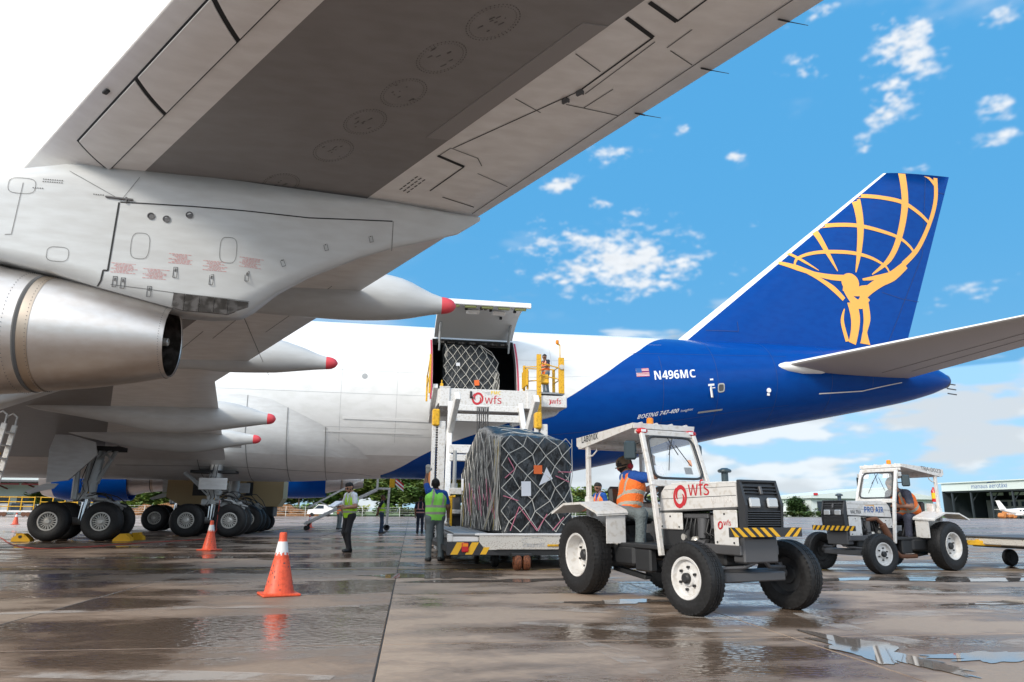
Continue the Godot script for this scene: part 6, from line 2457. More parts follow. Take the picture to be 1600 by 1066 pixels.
func cargo_loads() -> void:
	# load waiting on the dolly
	var C := thing("netted_cargo", "tall black wrapped cargo under a white rope net on the low dolly", "cargo load", Vector3.ZERO, 0.0, "netted cargo loads")
	var nz := FastNoiseLite.new()
	nz.seed = 17
	nz.frequency = 0.9
	nz.fractal_octaves = 4
	var x0 := 42.06
	var x1 := 43.31
	var z0 := 12.7
	var z1 := 18.2
	var high := func(z: float, x: float) -> float:
		var c := [[12.7, 2.05], [13.4, 2.35], [14.4, 2.62], [15.2, 2.76], [16.2, 2.66], [17.2, 2.42], [18.2, 2.27]]
		var h := 2.27
		for i in c.size() - 1:
			if z >= c[i][0]:
				h = lerpf(c[i][1], c[i + 1][1], clampf((z - c[i][0]) / (c[i + 1][0] - c[i][0]), 0, 1))
		return h - 0.07 * (x - x0) / (x1 - x0) - 0.16 * maxf(0.0, (x - 42.9)) * (1.0 if z < 17.6 else 0.0)
	# ring across x at each z: left side up, over the top, right side down
	var at := func(z: float, t: float, off: float) -> Vector3:
		var h: float = high.call(z, x0)
		var side := h - 0.60
		var w := x1 - x0
		var d := t * (2.0 * side + w)
		var p: Vector3
		var n: Vector3
		if d < side:
			p = Vector3(x0, 0.60 + d, z)
			n = Vector3.LEFT
		elif d < side + w:
			p = Vector3(x0 + d - side, high.call(z, x0 + d - side), z)
			n = Vector3.UP
		else:
			p = Vector3(x1, high.call(z, x1) - (d - side - w) * (high.call(z, x1) - 0.6) / side, z)
			n = Vector3.RIGHT
		# round the corners, crumple the film
		var cx := clampf((minf(p.x - x0, x1 - p.x)) / 0.12, 0, 1)
		var ct := clampf((high.call(z, p.x) - p.y) / 0.12, 0, 1)
		var cut := (1.0 - cx) * (1.0 - ct) * 0.025
		var bulge := 0.05 * nz.get_noise_3d(p.x * 1.5, p.y * 1.2, p.z * 1.5) + 0.030 * nz.get_noise_3d(p.x * 7.0, p.y * 1.6, p.z * 7.0)
		return p + n * (bulge + off - cut) + Vector3(cut if p.x < 42.6 else -cut, -cut, 0) * 0.7
	var rings := []
	for i in 67:
		var z := lerpf(z0, z1, i / 66.0)
		var ring := PackedVector3Array()
		for k in 60:
			ring.append(at.call(z, k / 59.0, 0.0))
		rings.append(ring)
	var st := S()
	loft(st, rings, false, false)
	# near and far faces
	for e in [[66, z1, 1.0], [0, z0, -1.0]]:
		var base: PackedVector3Array = rings[e[0]]
		var grid := []
		for a in 31:
			var row := []
			for b in 31:
				var x := lerpf(x0, x1, a / 30.0)
				var y: float = lerpf(0.60, high.call(e[1], x), b / 30.0)
				var edge := clampf(minf(minf(x - x0, x1 - x) / 0.10, (high.call(e[1], x) - y) / 0.10), 0.0, 1.0)
				var q := Vector3(x, y, e[1] + e[2] * (edge * (0.05 + 0.05 * nz.get_noise_3d(x * 2.0, y * 1.2, 40.0) + 0.055 * nz.get_noise_3d(x * 9.0 + y * 1.5, y * 1.7, 50.0))))
				if edge < 0.01:
					var best := 1e9
					var to := q
					for p in base:
						if p.distance_to(q) < best:
							best = p.distance_to(q)
							to = p
					q = to if b > 0 or a == 0 or a == 30 else q
				row.append(q)
			grid.append(row)
		st.set_smooth_group(3 + int(e[2]))
		for a in 30:
			for b in 30:
				quad(st, grid[a][b], grid[a][b + 1], grid[a + 1][b + 1], grid[a + 1][b])
	ob("wrapped_stack", st, M.film_black, C)
	# net: sides and top, then the near face, then ropes gathered at the corner
	var side_put := func(u: float, v: float) -> Vector3: return at.call(clampf(z1 - u, z0, z1), clampf(v, 0.0, 1.0), 0.018)
	rope_net(C, side_put, 11, 14, 0.50, 0.0725, 0.18, M.rope_white, 0.0075, 5)
	var face_put := func(u: float, v: float) -> Vector3:
		var x := clampf(x0 + u, x0 - 0.01, x1 + 0.01)
		var y := clampf(0.62 + v, 0.62, high.call(z1, x) + 0.02)
		return Vector3(x, y, z1 + 0.075 + 0.05 * nz.get_noise_3d(x * 2.0, y * 1.2, 40.0) + 0.03 * nz.get_noise_3d(x * 9.0 + y * 1.5, y * 1.7, 50.0))
	rope_net(C, face_put, 4, 9, 0.32, 0.185, 0.2, M.rope_white, 0.0072, 9)
	var g := RandomNumberGenerator.new()
	g.seed = 3
	for k in 18:
		var pts := []
		var zc := z1 + g.randf_range(-0.5, 0.05)
		var drift := g.randf_range(-0.5, 0.5)
		var gather := k < 9
		for i in 9:
			var t := i / 8.0
			var y := lerpf(2.24, 0.64, t)
			var z := zc + sin(t * 4.0 + k) * 0.05 + drift * t * 0.4
			if gather:
				z = lerpf(z1 - 0.02, z1 - 0.75 - 0.05 * k, pow(t, 2.4)) + g.randf_range(-0.01, 0.01)
			pts.append(Vector3(x0 - 0.035 - g.randf_range(0.0, 0.02) - (0.10 * t * t if gather else 0.0), y, minf(z, z1 + 0.03)))
		st = S()
		path(st, pts, 0.006, 5)
		ob("hanging_rope", st, M.rope_white if k % 9 != 3 else M.rope_yellow, C)
	for k in 8:
		st = S()
		var pts := []
		var zc := g.randf_range(z0 + 0.1, z1 - 1.6)
		for i in 7:
			pts.append(Vector3(x0 - 0.035 - 0.02 * sin(i * 2.0 + k), lerpf(g.randf_range(1.6, 2.2), 0.62, i / 6.0) if i == 0 else lerpf(1.9, 0.62, i / 6.0), zc + 0.08 * sin(i * 1.7 + k * 2.0)))
		path(st, pts, 0.006, 5)
		ob("hanging_rope", st, M.rope_white if k % 5 != 2 else M.rope_yellow, C)
	for e in [[0.15, 0.02, 0.30, 0.42], [0.30, 0.42, 0.62, 0.02], [0.62, 0.02, 0.80, 0.30], [0.05, 0.9, 0.22, 1.05], [0.22, 1.05, 0.10, 1.25], [0.95, 0.95, 1.2, 0.85], [0.9, 0.03, 1.1, 0.25], [0.02, 0.60, 0.28, 0.52], [1.0, 1.02, 1.24, 1.02]]:
		st = S()
		tube(st, face_put.call(e[0], e[1]) + Vector3(0, 0, 0.012), face_put.call(e[2], e[3]) + Vector3(0, 0, 0.012), 0.009, -1, 5)
		ob("pink_rope", st, M.rope_pink, C)
	for k in 10:
		st = S()
		var z := z1 - 0.3 - k * 0.42
		tube(st, at.call(z, 0.05 + 0.02 * (k % 4), 0.03), at.call(z - 0.35, 0.13 + 0.03 * (k % 3), 0.03), 0.009, -1, 5)
		ob("pink_rope", st, M.rope_pink, C)
	for e in [[0.56, 0.98, 0.15, 0.15, "label_orange", 0.0], [0.34, 0.60, 0.17, 0.25, "paper", 0.02], [0.66, 0.72, 0.22, 0.32, "paper", -0.25]]:
		st = S()
		var c: Vector3 = face_put.call(e[0] + e[2] / 2, e[1] + e[3] / 2) + Vector3(0, 0, 0.02)
		if e[5] < -0.1:
			prism(st, PackedVector2Array([Vector2(-0.12, -0.10), Vector2(0.13, 0.02), Vector2(0.02, 0.22)]), c, Vector3.RIGHT, Vector3.UP, 0.004)
		else:
			bx(st, c, Vector3(e[2], e[3], 0.004), Basis(Vector3.BACK, e[5]))
		ob("label", st, M[e[4]], C)
	st = S()
	bx(st, at.call(z0 + 0.4, 0.22, 0.03), Vector3(0.004, 0.28, 0.22), Basis(Vector3.UP, 0.1))
	ob("label", st, M.paper, C)
	for e in [[43.18, 2.42, 15.6, 0.17, 0.16], [42.86, 2.46, 15.9, 0.22, 0.12], [42.98, 2.42, 16.6, 0.26, 0.10], [42.55, 2.62, 15.8, 0.24, 0.12]]:
		st = S()
		ball(st, Vector3(e[0], e[1], e[2]), Vector3(e[3], e[4], e[3]), 14)
		ob("bagged_bundle", st, M.film_black, C)
	# load going in through the door
	var K := thing("netted_cargo", "black netted cargo block halfway inside the open side door", "cargo load", Vector3.ZERO, 0.0, "netted cargo loads")
	var outline := [Vector2(42.42, 5.17), Vector2(42.40, 7.5), Vector2(42.48, 7.6), Vector2(43.62, 7.62), Vector2(44.0, 7.42), Vector2(44.45, 7.14), Vector2(44.66, 6.85), Vector2(44.72, 6.2), Vector2(44.70, 5.17)]
	var dense := PackedVector2Array()
	for i in outline.size() - 1:
		for k in 8:
			dense.append(outline[i].lerp(outline[i + 1], k / 8.0))
	dense.append(outline[-1])
	rings = []
	for i in 24:
		var z := lerpf(-0.3, 2.5, i / 23.0)
		var ring := PackedVector3Array()
		for p in dense:
			var c := Vector2(43.5, 6.2)
			var o := (p - c).normalized() * (0.05 * nz.get_noise_3d(p.x * 2.0, p.y * 2.0, z * 2.0) + (0.0 if i < 23 else -0.06))
			ring.append(Vector3(p.x + o.x, maxf(p.y + o.y, 5.165), z))
		rings.append(ring)
	st = S()
	loft(st, rings, false, true)
	var grid := []
	for b in 19:
		var row := []
		for a in 25:
			var y := lerpf(5.17, 7.6, b / 18.0)
			var xr := 44.70
			for i in range(3, outline.size() - 1):
				if y <= outline[i].y and y >= outline[i + 1].y:
					xr = lerpf(outline[i].x, outline[i + 1].x, (outline[i].y - y) / maxf(outline[i].y - outline[i + 1].y, 0.001))
			if y > 7.6:
				xr = 43.6
			var x := lerpf(42.42, xr, a / 24.0)
			var edge := clampf(minf(minf(a, 24 - a) / 2.0, (18 - b) / 2.0), 0.0, 1.0)
			row.append(Vector3(x, y, 2.44 + edge * (0.09 + 0.09 * nz.get_noise_3d(x * 3.0 - y * 2.0, y * 2.4, 7.0))))
		grid.append(row)
	st.set_smooth_group(5)
	for b in 18:
		for a in 24:
			quad(st, grid[b][a], grid[b + 1][a], grid[b + 1][a + 1], grid[b][a + 1])
	ob("wrapped_stack", st, M.film_black, K)
	var kput := func(u: float, v: float) -> Vector3:
		var y := clampf(5.18 + v, 5.18, 7.62)
		var b := clampf((y - 5.17) / (7.6 - 5.17) * 18.0, 0, 17.99)
		var row: Array = grid[int(b)]
		var xa: float = row[0].x
		var xb: float = row[24].x
		var x := clampf(42.42 + u, xa, xb)
		return Vector3(x, y, 2.575 + 0.05 * nz.get_noise_3d(x * 3.0 - y * 2.0, y * 2.4, 7.0))
	rope_net(K, kput, 6, 10, 0.36, 0.24, 0.10, M.rope_white, 0.011, 21)
	rope_net(K, func(u, v): return kput.call(u * 1.0 + 0.1, v * 0.4), 7, 4, 0.3, 0.3, 0.3, M.rope_white, 0.010, 22)
	for k in 6:
		st = S()
		var pts := []
		for i in 5:
			pts.append(kput.call(2.05 + 0.04 * k + 0.05 * sin(i * 2.0 + k), 1.3 - i * 0.32) + Vector3(0, 0, 0.015))
		path(st, pts, 0.010, 5)
		ob("hanging_rope", st, M.rope_white, K)
	for e in [[43.0, 6.75, 0.16, 0.13, "paper", 2.6], [43.78, 6.02, 0.20, 0.22, "label_orange", 2.62]]:
		st = S()
		bx(st, Vector3(e[0], e[1], e[5]), Vector3(e[2], e[3], 0.006), Basis(Vector3.BACK, 0.1))
		ob("label", st, M[e[4]], K)


# ---------------------------------------------------------------- tow tractors: local axes forward, up, right-hand side
func tractor_frame(i: int) -> Transform3D:
	var e: Array = [[43.072, 21.673, 1.323, 1.0], [49.834, 18.571, 2.844, 0.931]][i]
	var u := Vector3(cos(e[2]), 0, sin(e[2]))
	return Transform3D(Basis(u, Vector3.UP, Vector3(-u.z, 0, u.x)).scaled_local(Vector3(e[3], e[3], e[3])), Vector3(e[0], 0, e[1]))


func tractor_wheel(T: Node3D, c: Vector3, side: float, r: float, w: float, rr: float, dish: float, steer := 0.0) -> void:
	var ax := Vector3(sin(steer) * side * -1.0, 0, cos(steer) * side).normalized()
	var st := S()
	var h := w / 2
	lathe(st, c, ax, [Vector2(-h * 0.85, rr), Vector2(-h, rr + (r - rr) * 0.35), Vector2(-h, rr + (r - rr) * 0.62), Vector2(-h * 0.86, r * 0.965), Vector2(-h * 0.60, r), Vector2(h * 0.60, r), Vector2(h * 0.86, r * 0.965), Vector2(h, rr + (r - rr) * 0.62), Vector2(h, rr + (r - rr) * 0.35), Vector2(h * 0.85, rr), Vector2(h * 0.5, rr - 0.01)], 48)
	var t := ob("wheel", st, M.tyre, T)
	st = S()
	var f := frame_of(ax)
	var n := 44
	for k in n:
		var a := TAU * k / n
		var d: Vector3 = f[0] * cos(a) + f[1] * sin(a)
		var tg := ax.cross(d)
		for e in [[-0.74, 0.0], [0.74, 0.5]]:
			var a2: float = a + TAU / n * e[1]
			var d2: Vector3 = f[0] * cos(a2) + f[1] * sin(a2)
			bx(st, c + d2 * (r * 0.948) + ax * h * e[0], Vector3(r * 0.05, r * TAU / n * 0.5, h * 0.34), Basis(d2, ax.cross(d2), ax))
		for e in [-0.3, 0.0, 0.3]:
			bx(st, c + d * (r + 0.001) + ax * h * e, Vector3(0.010, r * TAU / n * 0.8, h * 0.20), Basis(d, tg, ax))
	kind(ob("tread_block", st, M.tyre, t), "stuff")
	st = S()
	lathe(st, c, ax, [Vector2(h * 0.80, rr + 0.006), Vector2(h * 0.90, rr - 0.004), Vector2(h * 0.84, rr - 0.025), Vector2(h * 0.5, rr - 0.035), Vector2(dish, rr * 0.80), Vector2(dish + 0.004, rr * 0.42), Vector2(dish + 0.02, rr * 0.36), Vector2(dish + 0.02, 0.0)], 40)
	ob("rim", st, M.white_enamel, t)
	st = S()
	lathe(st, c, -ax, [Vector2(h * 0.84, rr), Vector2(h * 0.3, rr - 0.03), Vector2(h * 0.2, rr * 0.5), Vector2(h * 0.4, rr * 0.45), Vector2(h * 0.4, 0.0)], 32)
	ob("inner_rim", st, M.machine_black, t)
	st = S()
	lathe(st, c, ax, [Vector2(dish + 0.0, rr * 0.26), Vector2(dish + 0.05, rr * 0.25), Vector2(dish + 0.065, rr * 0.18), Vector2(dish + 0.065, 0.0)], 20)
	ob("hub", st, M.machine_black, t)
	st = S()
	for k in 6:
		var a := TAU * k / 6.0 + 0.4
		var d: Vector3 = f[0] * cos(a) + f[1] * sin(a)
		tube(st, c + ax * dish + d * rr * 0.52, c + ax * (dish + 0.03) + d * rr * 0.52, 0.014, -1, 6)
	ob("wheel_nut", st, M.machine_black, t)


func tractor(i: int, label: String) -> Node3D:
	var T := thing("tow_tractor", label, "tow tractor", Vector3.ZERO, 0.0, "white tow tractors on the apron")
	T.transform = tractor_frame(i)
	var near := 1.0 if i == 0 else -1.0
	for s: float in [1.0, -1.0]:
		tractor_wheel(T, Vector3(0, 0.45, 0.63 * s), s, 0.45, 0.27, 0.255, -0.03 if i == 0 else 0.02)
		tractor_wheel(T, Vector3(2.03, 0.34, 0.63 * s), s, 0.345, 0.20, 0.20, 0.045, -0.10 if i == 0 else 0.12)
	# frame, gearbox, axles
	var st := S()
	bx(st, Vector3(0.85, 0.52, 0), Vector3(2.3, 0.18, 0.36), Basis.IDENTITY, 0.02)
	bx(st, Vector3(0.0, 0.50, 0), Vector3(0.62, 0.42, 0.46), Basis.IDENTITY, 0.06)
	tube(st, Vector3(0, 0.45, -0.5), Vector3(0, 0.45, 0.5), 0.10, -1, 16)
	var ch := ob("chassis", st, M.machine_black, T)
	st = S()
	tube(st, Vector3(2.03, 0.36, -0.56), Vector3(2.03, 0.36, 0.56), 0.05, -1, 12)
	bx(st, Vector3(2.18, 0.345, 0), Vector3(0.09, 0.09, 0.78), Basis.IDENTITY, 0.012)
	for s: float in [1.0, -1.0]:
		tube(st, Vector3(2.03, 0.30, 0.52 * s), Vector3(2.03, 0.46, 0.50 * s), 0.035)
		tube(st, Vector3(2.10, 0.42, 0.50 * s), Vector3(2.24, 0.44, 0.16 * s), 0.018)
		tube(st, Vector3(2.24, 0.44, 0.16 * s), Vector3(2.30, 0.50, 0.05 * s), 0.022)
	ob("front_axle", st, M.machine_grey, ch)
	st = S()
	bx(st, Vector3(2.24, 0.60, 0), Vector3(0.16, 0.24, 0.44), Basis.IDENTITY, 0.015)
	bx(st, Vector3(2.0, 0.60, 0), Vector3(0.6, 0.10, 0.5), Basis.IDENTITY, 0.01)
	ob("front_weight", st, M.machine_grey, ch)
	st = S()
	bx(st, Vector3(0.82, 0.585, 0), Vector3(0.78, 0.05, 0.86), Basis.IDENTITY, 0.01)
	bx(st, Vector3(0.52, 0.47, 0.36 * near), Vector3(0.5, 0.22, 0.16), Basis.IDENTITY, 0.03)
	bx(st, Vector3(0.9, 0.44, 0.36 * near), Vector3(0.30, 0.26, 0.10), Basis.IDENTITY, 0.02)
	bar(st, Vector3(0.2, 0.30, 0.30 * near), Vector3(0.85, 0.24, 0.30 * near), 0.10, 0.05, Vector3.UP, 0.01)
	ob("foot_plate", st, M.machine_black, T)
	# engine with pipes and filters, seen between the panels
	st = S()
	bx(st, Vector3(1.62, 0.74, 0), Vector3(1.25, 0.44, 0.30), Basis.IDENTITY, 0.03)
	bx(st, Vector3(1.25, 0.66, 0.05 * near), Vector3(0.45, 0.3, 0.36), Basis.IDENTITY, 0.04)
	var en := ob("engine", st, M.machine_black, T)
	st = S()
	tube(st, Vector3(1.72, 0.90, 0.20 * near), Vector3(1.72, 0.70, 0.20 * near), 0.06, -1, 14)
	tube(st, Vector3(1.88, 0.93, 0.18 * near), Vector3(1.88, 0.80, 0.18 * near), 0.045, -1, 12)
	tube(st, Vector3(1.55, 0.64, 0.20 * near), Vector3(1.78, 0.64, 0.20 * near), 0.055, -1, 12)
	bx(st, Vector3(1.62, 0.92, 0.16 * near), Vector3(0.4, 0.05, 0.12), Basis.IDENTITY, 0.01)
	tube(st, Vector3(1.52, 0.58, 0.22 * near), Vector3(1.60, 0.58, 0.22 * near), 0.04)
	ob("filter", st, M.machine_grey, en)
	st = S()
	for k in 7:
		path(st, [Vector3(1.45 + 0.07 * k, 0.95, 0.17 * near), Vector3(1.5 + 0.06 * k, 0.86 - 0.02 * k, 0.235 * near), Vector3(1.42 + 0.09 * k, 0.72, 0.225 * near), Vector3(1.5 + 0.05 * k, 0.6, 0.20 * near)], 0.010 + 0.002 * (k % 3), 6)
	kind(ob("engine_hose", st, M.hose_black, en), "stuff")
	st = S()
	lathe(st, Vector3(1.60, 0.66, 0.20 * near), Vector3(0, 0, near), [Vector2(0.0, 0.055), Vector2(0.03, 0.055), Vector2(0.05, 0.03), Vector2(0.05, 0.0)], 16)
	lathe(st, Vector3(1.42, 0.70, 0.20 * near), Vector3(0, 0, near), [Vector2(0.0, 0.035), Vector2(0.035, 0.035), Vector2(0.035, 0.0)], 12)
	ob("alternator", st, M.rim_grey, en)
	# bonnet
	st = S()
	var hood := PackedVector2Array([Vector2(1.05, 0.975), Vector2(2.295, 1.015), Vector2(2.295, 1.245), Vector2(1.30, 1.262), Vector2(1.16, 1.245), Vector2(1.08, 1.17)])
	prism(st, hood, Vector3(0, 0, -0.25), Vector3.RIGHT, Vector3.UP, 0.50)
	bx(st, Vector3(1.75, 1.262, 0), Vector3(1.05, 0.02, 0.44), Basis(Vector3.BACK, -0.015), 0.008)
	var hd := ob("bonnet", st, M.white_enamel, T)
	st = S()
	for s: float in [1.0, -1.0]:
		bar(st, Vector3(1.08, 1.105, 0.2505 * s), Vector3(2.29, 1.125, 0.2505 * s), 0.004, 0.006)
		bar(st, Vector3(1.14, 1.205, 0.2505 * s), Vector3(2.29, 1.212, 0.2505 * s), 0.003, 0.004)
		bar(st, Vector3(1.05, 0.968, 0.246 * s), Vector3(2.29, 1.006, 0.246 * s), 0.02, 0.018)
	ob("bonnet_seam", st, M.seam, hd)
	for e in [[1.94, 2.28, 0.64, 0.985, "front_side_panel"], [1.04, 1.44, 0.775, 0.955, "rear_side_panel"]]:
		for s: float in [1.0, -1.0]:
			st = S()
			bx(st, Vector3((e[0] + e[1]) / 2, (e[2] + e[3]) / 2, 0.245 * s), Vector3(e[1] - e[0], e[3] - e[2], 0.02), Basis.IDENTITY, 0.008)
			var sp := ob(e[4], st, M.white_enamel, hd)
			st = S()
			for q in [[e[0] + 0.05, e[2] + 0.03], [e[1] - 0.05, e[2] + 0.03], [(e[0] + e[1]) / 2, e[3] - 0.04]]:
				tube(st, Vector3(q[0], q[1], 0.25 * s), Vector3(q[0], q[1], 0.262 * s), 0.010, -1, 8)
			if sp.get_parent() == hd:
				ob("panel_bolt", st, M.machine_black, hd)
	# grille with louvres and two lamps
	st = S()
	var gp := PackedVector2Array([Vector2(2.30, 1.265), Vector2(2.335, 1.265), Vector2(2.405, 1.03), Vector2(2.385, 0.815), Vector2(2.30, 0.815)])
	for s: float in [-0.245, 0.215]:
		prism(st, gp, Vector3(0, 0, s), Vector3.RIGHT, Vector3.UP, 0.03)
	prism(st, PackedVector2Array([Vector2(2.30, 1.25), Vector2(2.315, 1.25), Vector2(2.375, 1.03), Vector2(2.36, 0.82), Vector2(2.30, 0.82)]), Vector3(0, 0, -0.22), Vector3.RIGHT, Vector3.UP, 0.44)
	bx(st, Vector3(2.318, 1.262, 0), Vector3(0.05, 0.03, 0.49), Basis.IDENTITY, 0.008)
	var gr := ob("grille", st, M.grille_black, T)
	for k in 10:
		var y := 0.835 + 0.022 * k if k < 7 else 1.145 + 0.032 * (k - 7)
		var x := 2.372 + (y - 0.82) * 0.075 if y < 1.03 else 2.385 - (y - 1.03) * 0.27
		st = S()
		bx(st, Vector3(x, y, 0), Vector3(0.03, 0.012, 0.42), Basis(Vector3.BACK, 0.4), 0.003)
		ob("louvre", st, M.grille_black, gr)
	for s: float in [-0.115, 0.115]:
		st = S()
		bx(st, Vector3(2.392, 1.055, s), Vector3(0.03, 0.095, 0.135), Basis(Vector3.BACK, 0.1), 0.012)
		ob("headlight", st, M.lamp_clear, gr)
	st = S()
	bx(st, Vector3(2.36, 1.175, 0.0), Vector3(0.03, 0.085, 0.035), Basis(Vector3.BACK, 0.28), 0.006)
	ob("latch", st, M.machine_grey, gr)
	# hazard striped bumper board
	st = S()
	bx(st, Vector3(2.40, 0.775, 0.0), Vector3(0.02, 0.09, 0.92))
	bx(st, Vector3(2.33, 0.775, 0.0), Vector3(0.14, 0.05, 0.3))
	var bb := ob("bumper_board", st, M.hazard_black, T)
	for k in 9:
		var s := -0.46 + 0.105 * k
		var sl := -0.05 if s < 0.16 else 0.05
		if i == 1:
			sl = 0.03
		if s > 0.15 and s < 0.18 and i == 0:
			continue
		st = S()
		var a := maxf(s, -0.458)
		var p := PackedVector2Array([Vector2(clampf(a - sl, -0.459, 0.459), 0.7325), Vector2(clampf(a + 0.055 - sl, -0.459, 0.459), 0.7325), Vector2(clampf(a + 0.055 + sl, -0.459, 0.459), 0.8175), Vector2(clampf(a + sl, -0.459, 0.459), 0.8175)])
		if Geometry2D.triangulate_polygon(p).size() < 3:
			continue
		prism(st, p, Vector3(2.411, 0, 0), Vector3(0, 0, -1), Vector3.UP, 0.003)
		ob("stripe", st, M.hazard_yellow, bb)
	# mudguards
	for s: float in [1.0, -1.0]:
		st = S()
		var prof := [Vector2(-0.60, 0.97), Vector2(-0.28, 1.085), Vector2(0.14, 1.095), Vector2(0.50, 0.985), Vector2(0.53, 0.95)]
		for k in prof.size() - 1:
			var a: Vector2 = prof[k]
			var b: Vector2 = prof[k + 1]
			var q := [Vector3(a.x, a.y, 0.33 * s), Vector3(b.x, b.y, 0.33 * s), Vector3(b.x, b.y - 0.02, 0.76 * s), Vector3(a.x, a.y - 0.02, 0.76 * s)]
			quad(st, q[0], q[1], q[2], q[3])
			var dn := Vector3(0, -0.018, 0)
			quad(st, q[0] + dn, q[1] + dn, q[2] + dn, q[3] + dn)
			quad(st, q[2], q[3], q[3] + dn * 1.6, q[2] + dn * 1.6)
		prism(st, PackedVector2Array([Vector2(-0.28, 0.5), Vector2(0.50, 0.60), Vector2(0.50, 0.97), Vector2(0.14, 1.08), Vector2(-0.28, 1.07)]), Vector3(0, 0, 0.36 * s - 0.008), Vector3.RIGHT, Vector3.UP, 0.016)
		prism(st, PackedVector2Array([Vector2(0.36 * s, 0.60), Vector2(0.62 * s, 0.60), Vector2(0.62 * s, 0.97), Vector2(0.36 * s, 0.97)]), Vector3(0.505, 0, 0), Vector3(0, 0, 1), Vector3.UP, 0.014)
		ob("mudguard", st, M.white_enamel, T)
	# seat, wheel, dash
	st = S()
	bx(st, Vector3(0.12, 0.86, 0), Vector3(0.40, 0.10, 0.40), Basis(Vector3.BACK, 0.05), 0.035)
	bx(st, Vector3(-0.10, 1.08, 0), Vector3(0.09, 0.40, 0.38), Basis(Vector3.BACK, 0.10), 0.035)
	bx(st, Vector3(0.10, 0.72, 0), Vector3(0.26, 0.20, 0.26), Basis.IDENTITY, 0.02)
	ob("seat", st, M.seat_black, T)
	st = S()
	var c := Vector3(0.70, 1.17, 0.0)
	var tilt := Basis(Vector3.BACK, 0.55)
	var ring := []
	for k in 25:
		ring.append(c + tilt * Vector3(cos(TAU * k / 24) * 0.17, 0, sin(TAU * k / 24) * 0.17))
	path(st, ring, 0.013, 8)
	for k in 3:
		tube(st, c, c + tilt * Vector3(cos(TAU * k / 3) * 0.165, 0, sin(TAU * k / 3) * 0.165), 0.009, -1, 6)
	tube(st, c, Vector3(1.06, 0.86, 0), 0.022)
	ob("steering_wheel", st, M.seat_black, T)
	st = S()
	bx(st, Vector3(1.06, 1.10, 0), Vector3(0.14, 0.34, 0.46), Basis(Vector3.BACK, 0.2), 0.03)
	for s: float in [0.12, -0.1]:
		tube(st, Vector3(0.55, 0.62, s), Vector3(0.42, 0.95, s * 1.3), 0.010)
	ob("dashboard", st, M.machine_black, T)
	# cab posts
	for s: float in [1.0, -1.0]:
		st = S()
		bx(st, Vector3(-0.21, 1.36, 0.42 * s), Vector3(0.065, 0.90, 0.05), Basis.IDENTITY, 0.006)
		bx(st, Vector3(-0.21, 1.10, 0.42 * s), Vector3(0.10, 0.10, 0.07), Basis.IDENTITY, 0.006)
		ob("rear_post", st, M.white_enamel, T)
		st = S()
		bar(st, Vector3(1.25, 0.50, 0.40 * s), Vector3(1.13, 1.25, 0.40 * s), 0.055, 0.05, Vector3.RIGHT, 0.006)
		bar(st, Vector3(1.13, 1.25, 0.40 * s), Vector3(0.925, 1.86, 0.375 * s), 0.055, 0.05, Vector3.RIGHT, 0.006)
		ob("front_post", st, M.white_enamel, T)
	# windscreen
	var wp := func(s: float, y: float, off: float) -> Vector3: return Vector3(1.13 - 0.336 * (y - 1.25) + off, y + off * 0.33, s)
	st = S()
	for e in [[1.245, 1.318, 0.42], [1.835, 1.90, 0.40]]:
		bar(st, wp.call(-e[2], (e[0] + e[1]) / 2, 0.0), wp.call(e[2], (e[0] + e[1]) / 2, 0.0), 0.04, e[1] - e[0], Vector3.UP, 0.006)
	for s: float in [1.0, -1.0]:
		prism(st, PackedVector2Array([Vector2(0.345 * s, 1.31), Vector2(0.39 * s, 1.31), Vector2(0.37 * s, 1.84), Vector2(0.32 * s, 1.84)]), wp.call(0, 0, -0.012), Vector3(0, 0, 1), Vector3(-0.336, 1, 0), 0.02)
	var ws := ob("windscreen_frame", st, M.white_enamel, T)
	st = S()
	var edge := []
	for k in 41:
		var a := TAU * k / 40.0
		var yy := 1.578 + 0.245 * signf(sin(a)) * pow(absf(sin(a)), 0.28)
		var ss := (0.352 - 0.03 * (yy - 1.32) / 0.5) * signf(cos(a)) * pow(absf(cos(a)), 0.28)
		edge.append(wp.call(ss, yy, 0.012))
	path(st, edge, 0.016, 6)
	ob("gasket", st, M.grille_black, ws)
	st = S()
	for k in 40:
		tri(st, wp.call(0, 1.578, 0.008), edge[k], edge[k + 1])
	ob("pane", st, M.pane, ws)
	for e in [[-0.02, 0.14, 1.42], [0.05, -0.20, 1.47]]:
		st = S()
		tube(st, wp.call(e[0], 1.80, 0.035), wp.call((e[0] + e[1]) / 2 + 0.03, 1.60, 0.035), 0.006, -1, 6)
		tube(st, wp.call(e[0] * 0.3 + e[1] * 0.3, 1.72, 0.03), wp.call(e[1], e[2], 0.03), 0.0055, -1, 6)
		ob("wiper", st, M.hose_black, ws)
	st = S()
	for e in [[0.20, 1.38, 0.17, 0.10, "paper"], [-0.22, 1.39, 0.11, 0.08, "machine_grey"], [-0.24, 1.49, 0.05, 0.07, "lamp_orange"]]:
		if i == 1:
			e[1] = 1.72
			e[4] = "paper"
		st = S()
		prism(st, PackedVector2Array([Vector2(e[0], e[1]), Vector2(e[0] + e[2], e[1]), Vector2(e[0] + e[2], e[1] + e[3]), Vector2(e[0], e[1] + e[3])]), wp.call(0, 0, 0.004), Vector3(0, 0, 1), Vector3(-0.336, 1, 0), 0.002)
		ob("sticker", st, M[e[4]], ws)
	# roof: wedge sides, ribbed sheet
	st = S()
	var fas := PackedVector2Array([Vector2(0.87, 1.985), Vector2(0.85, 1.925), Vector2(-0.36, 1.765), Vector2(-0.45, 1.81), Vector2(-0.45, 1.915)])
	for s: float in [-0.455, 0.435]:
		prism(st, fas, Vector3(0, 0, s), Vector3.RIGHT, Vector3.UP, 0.02)
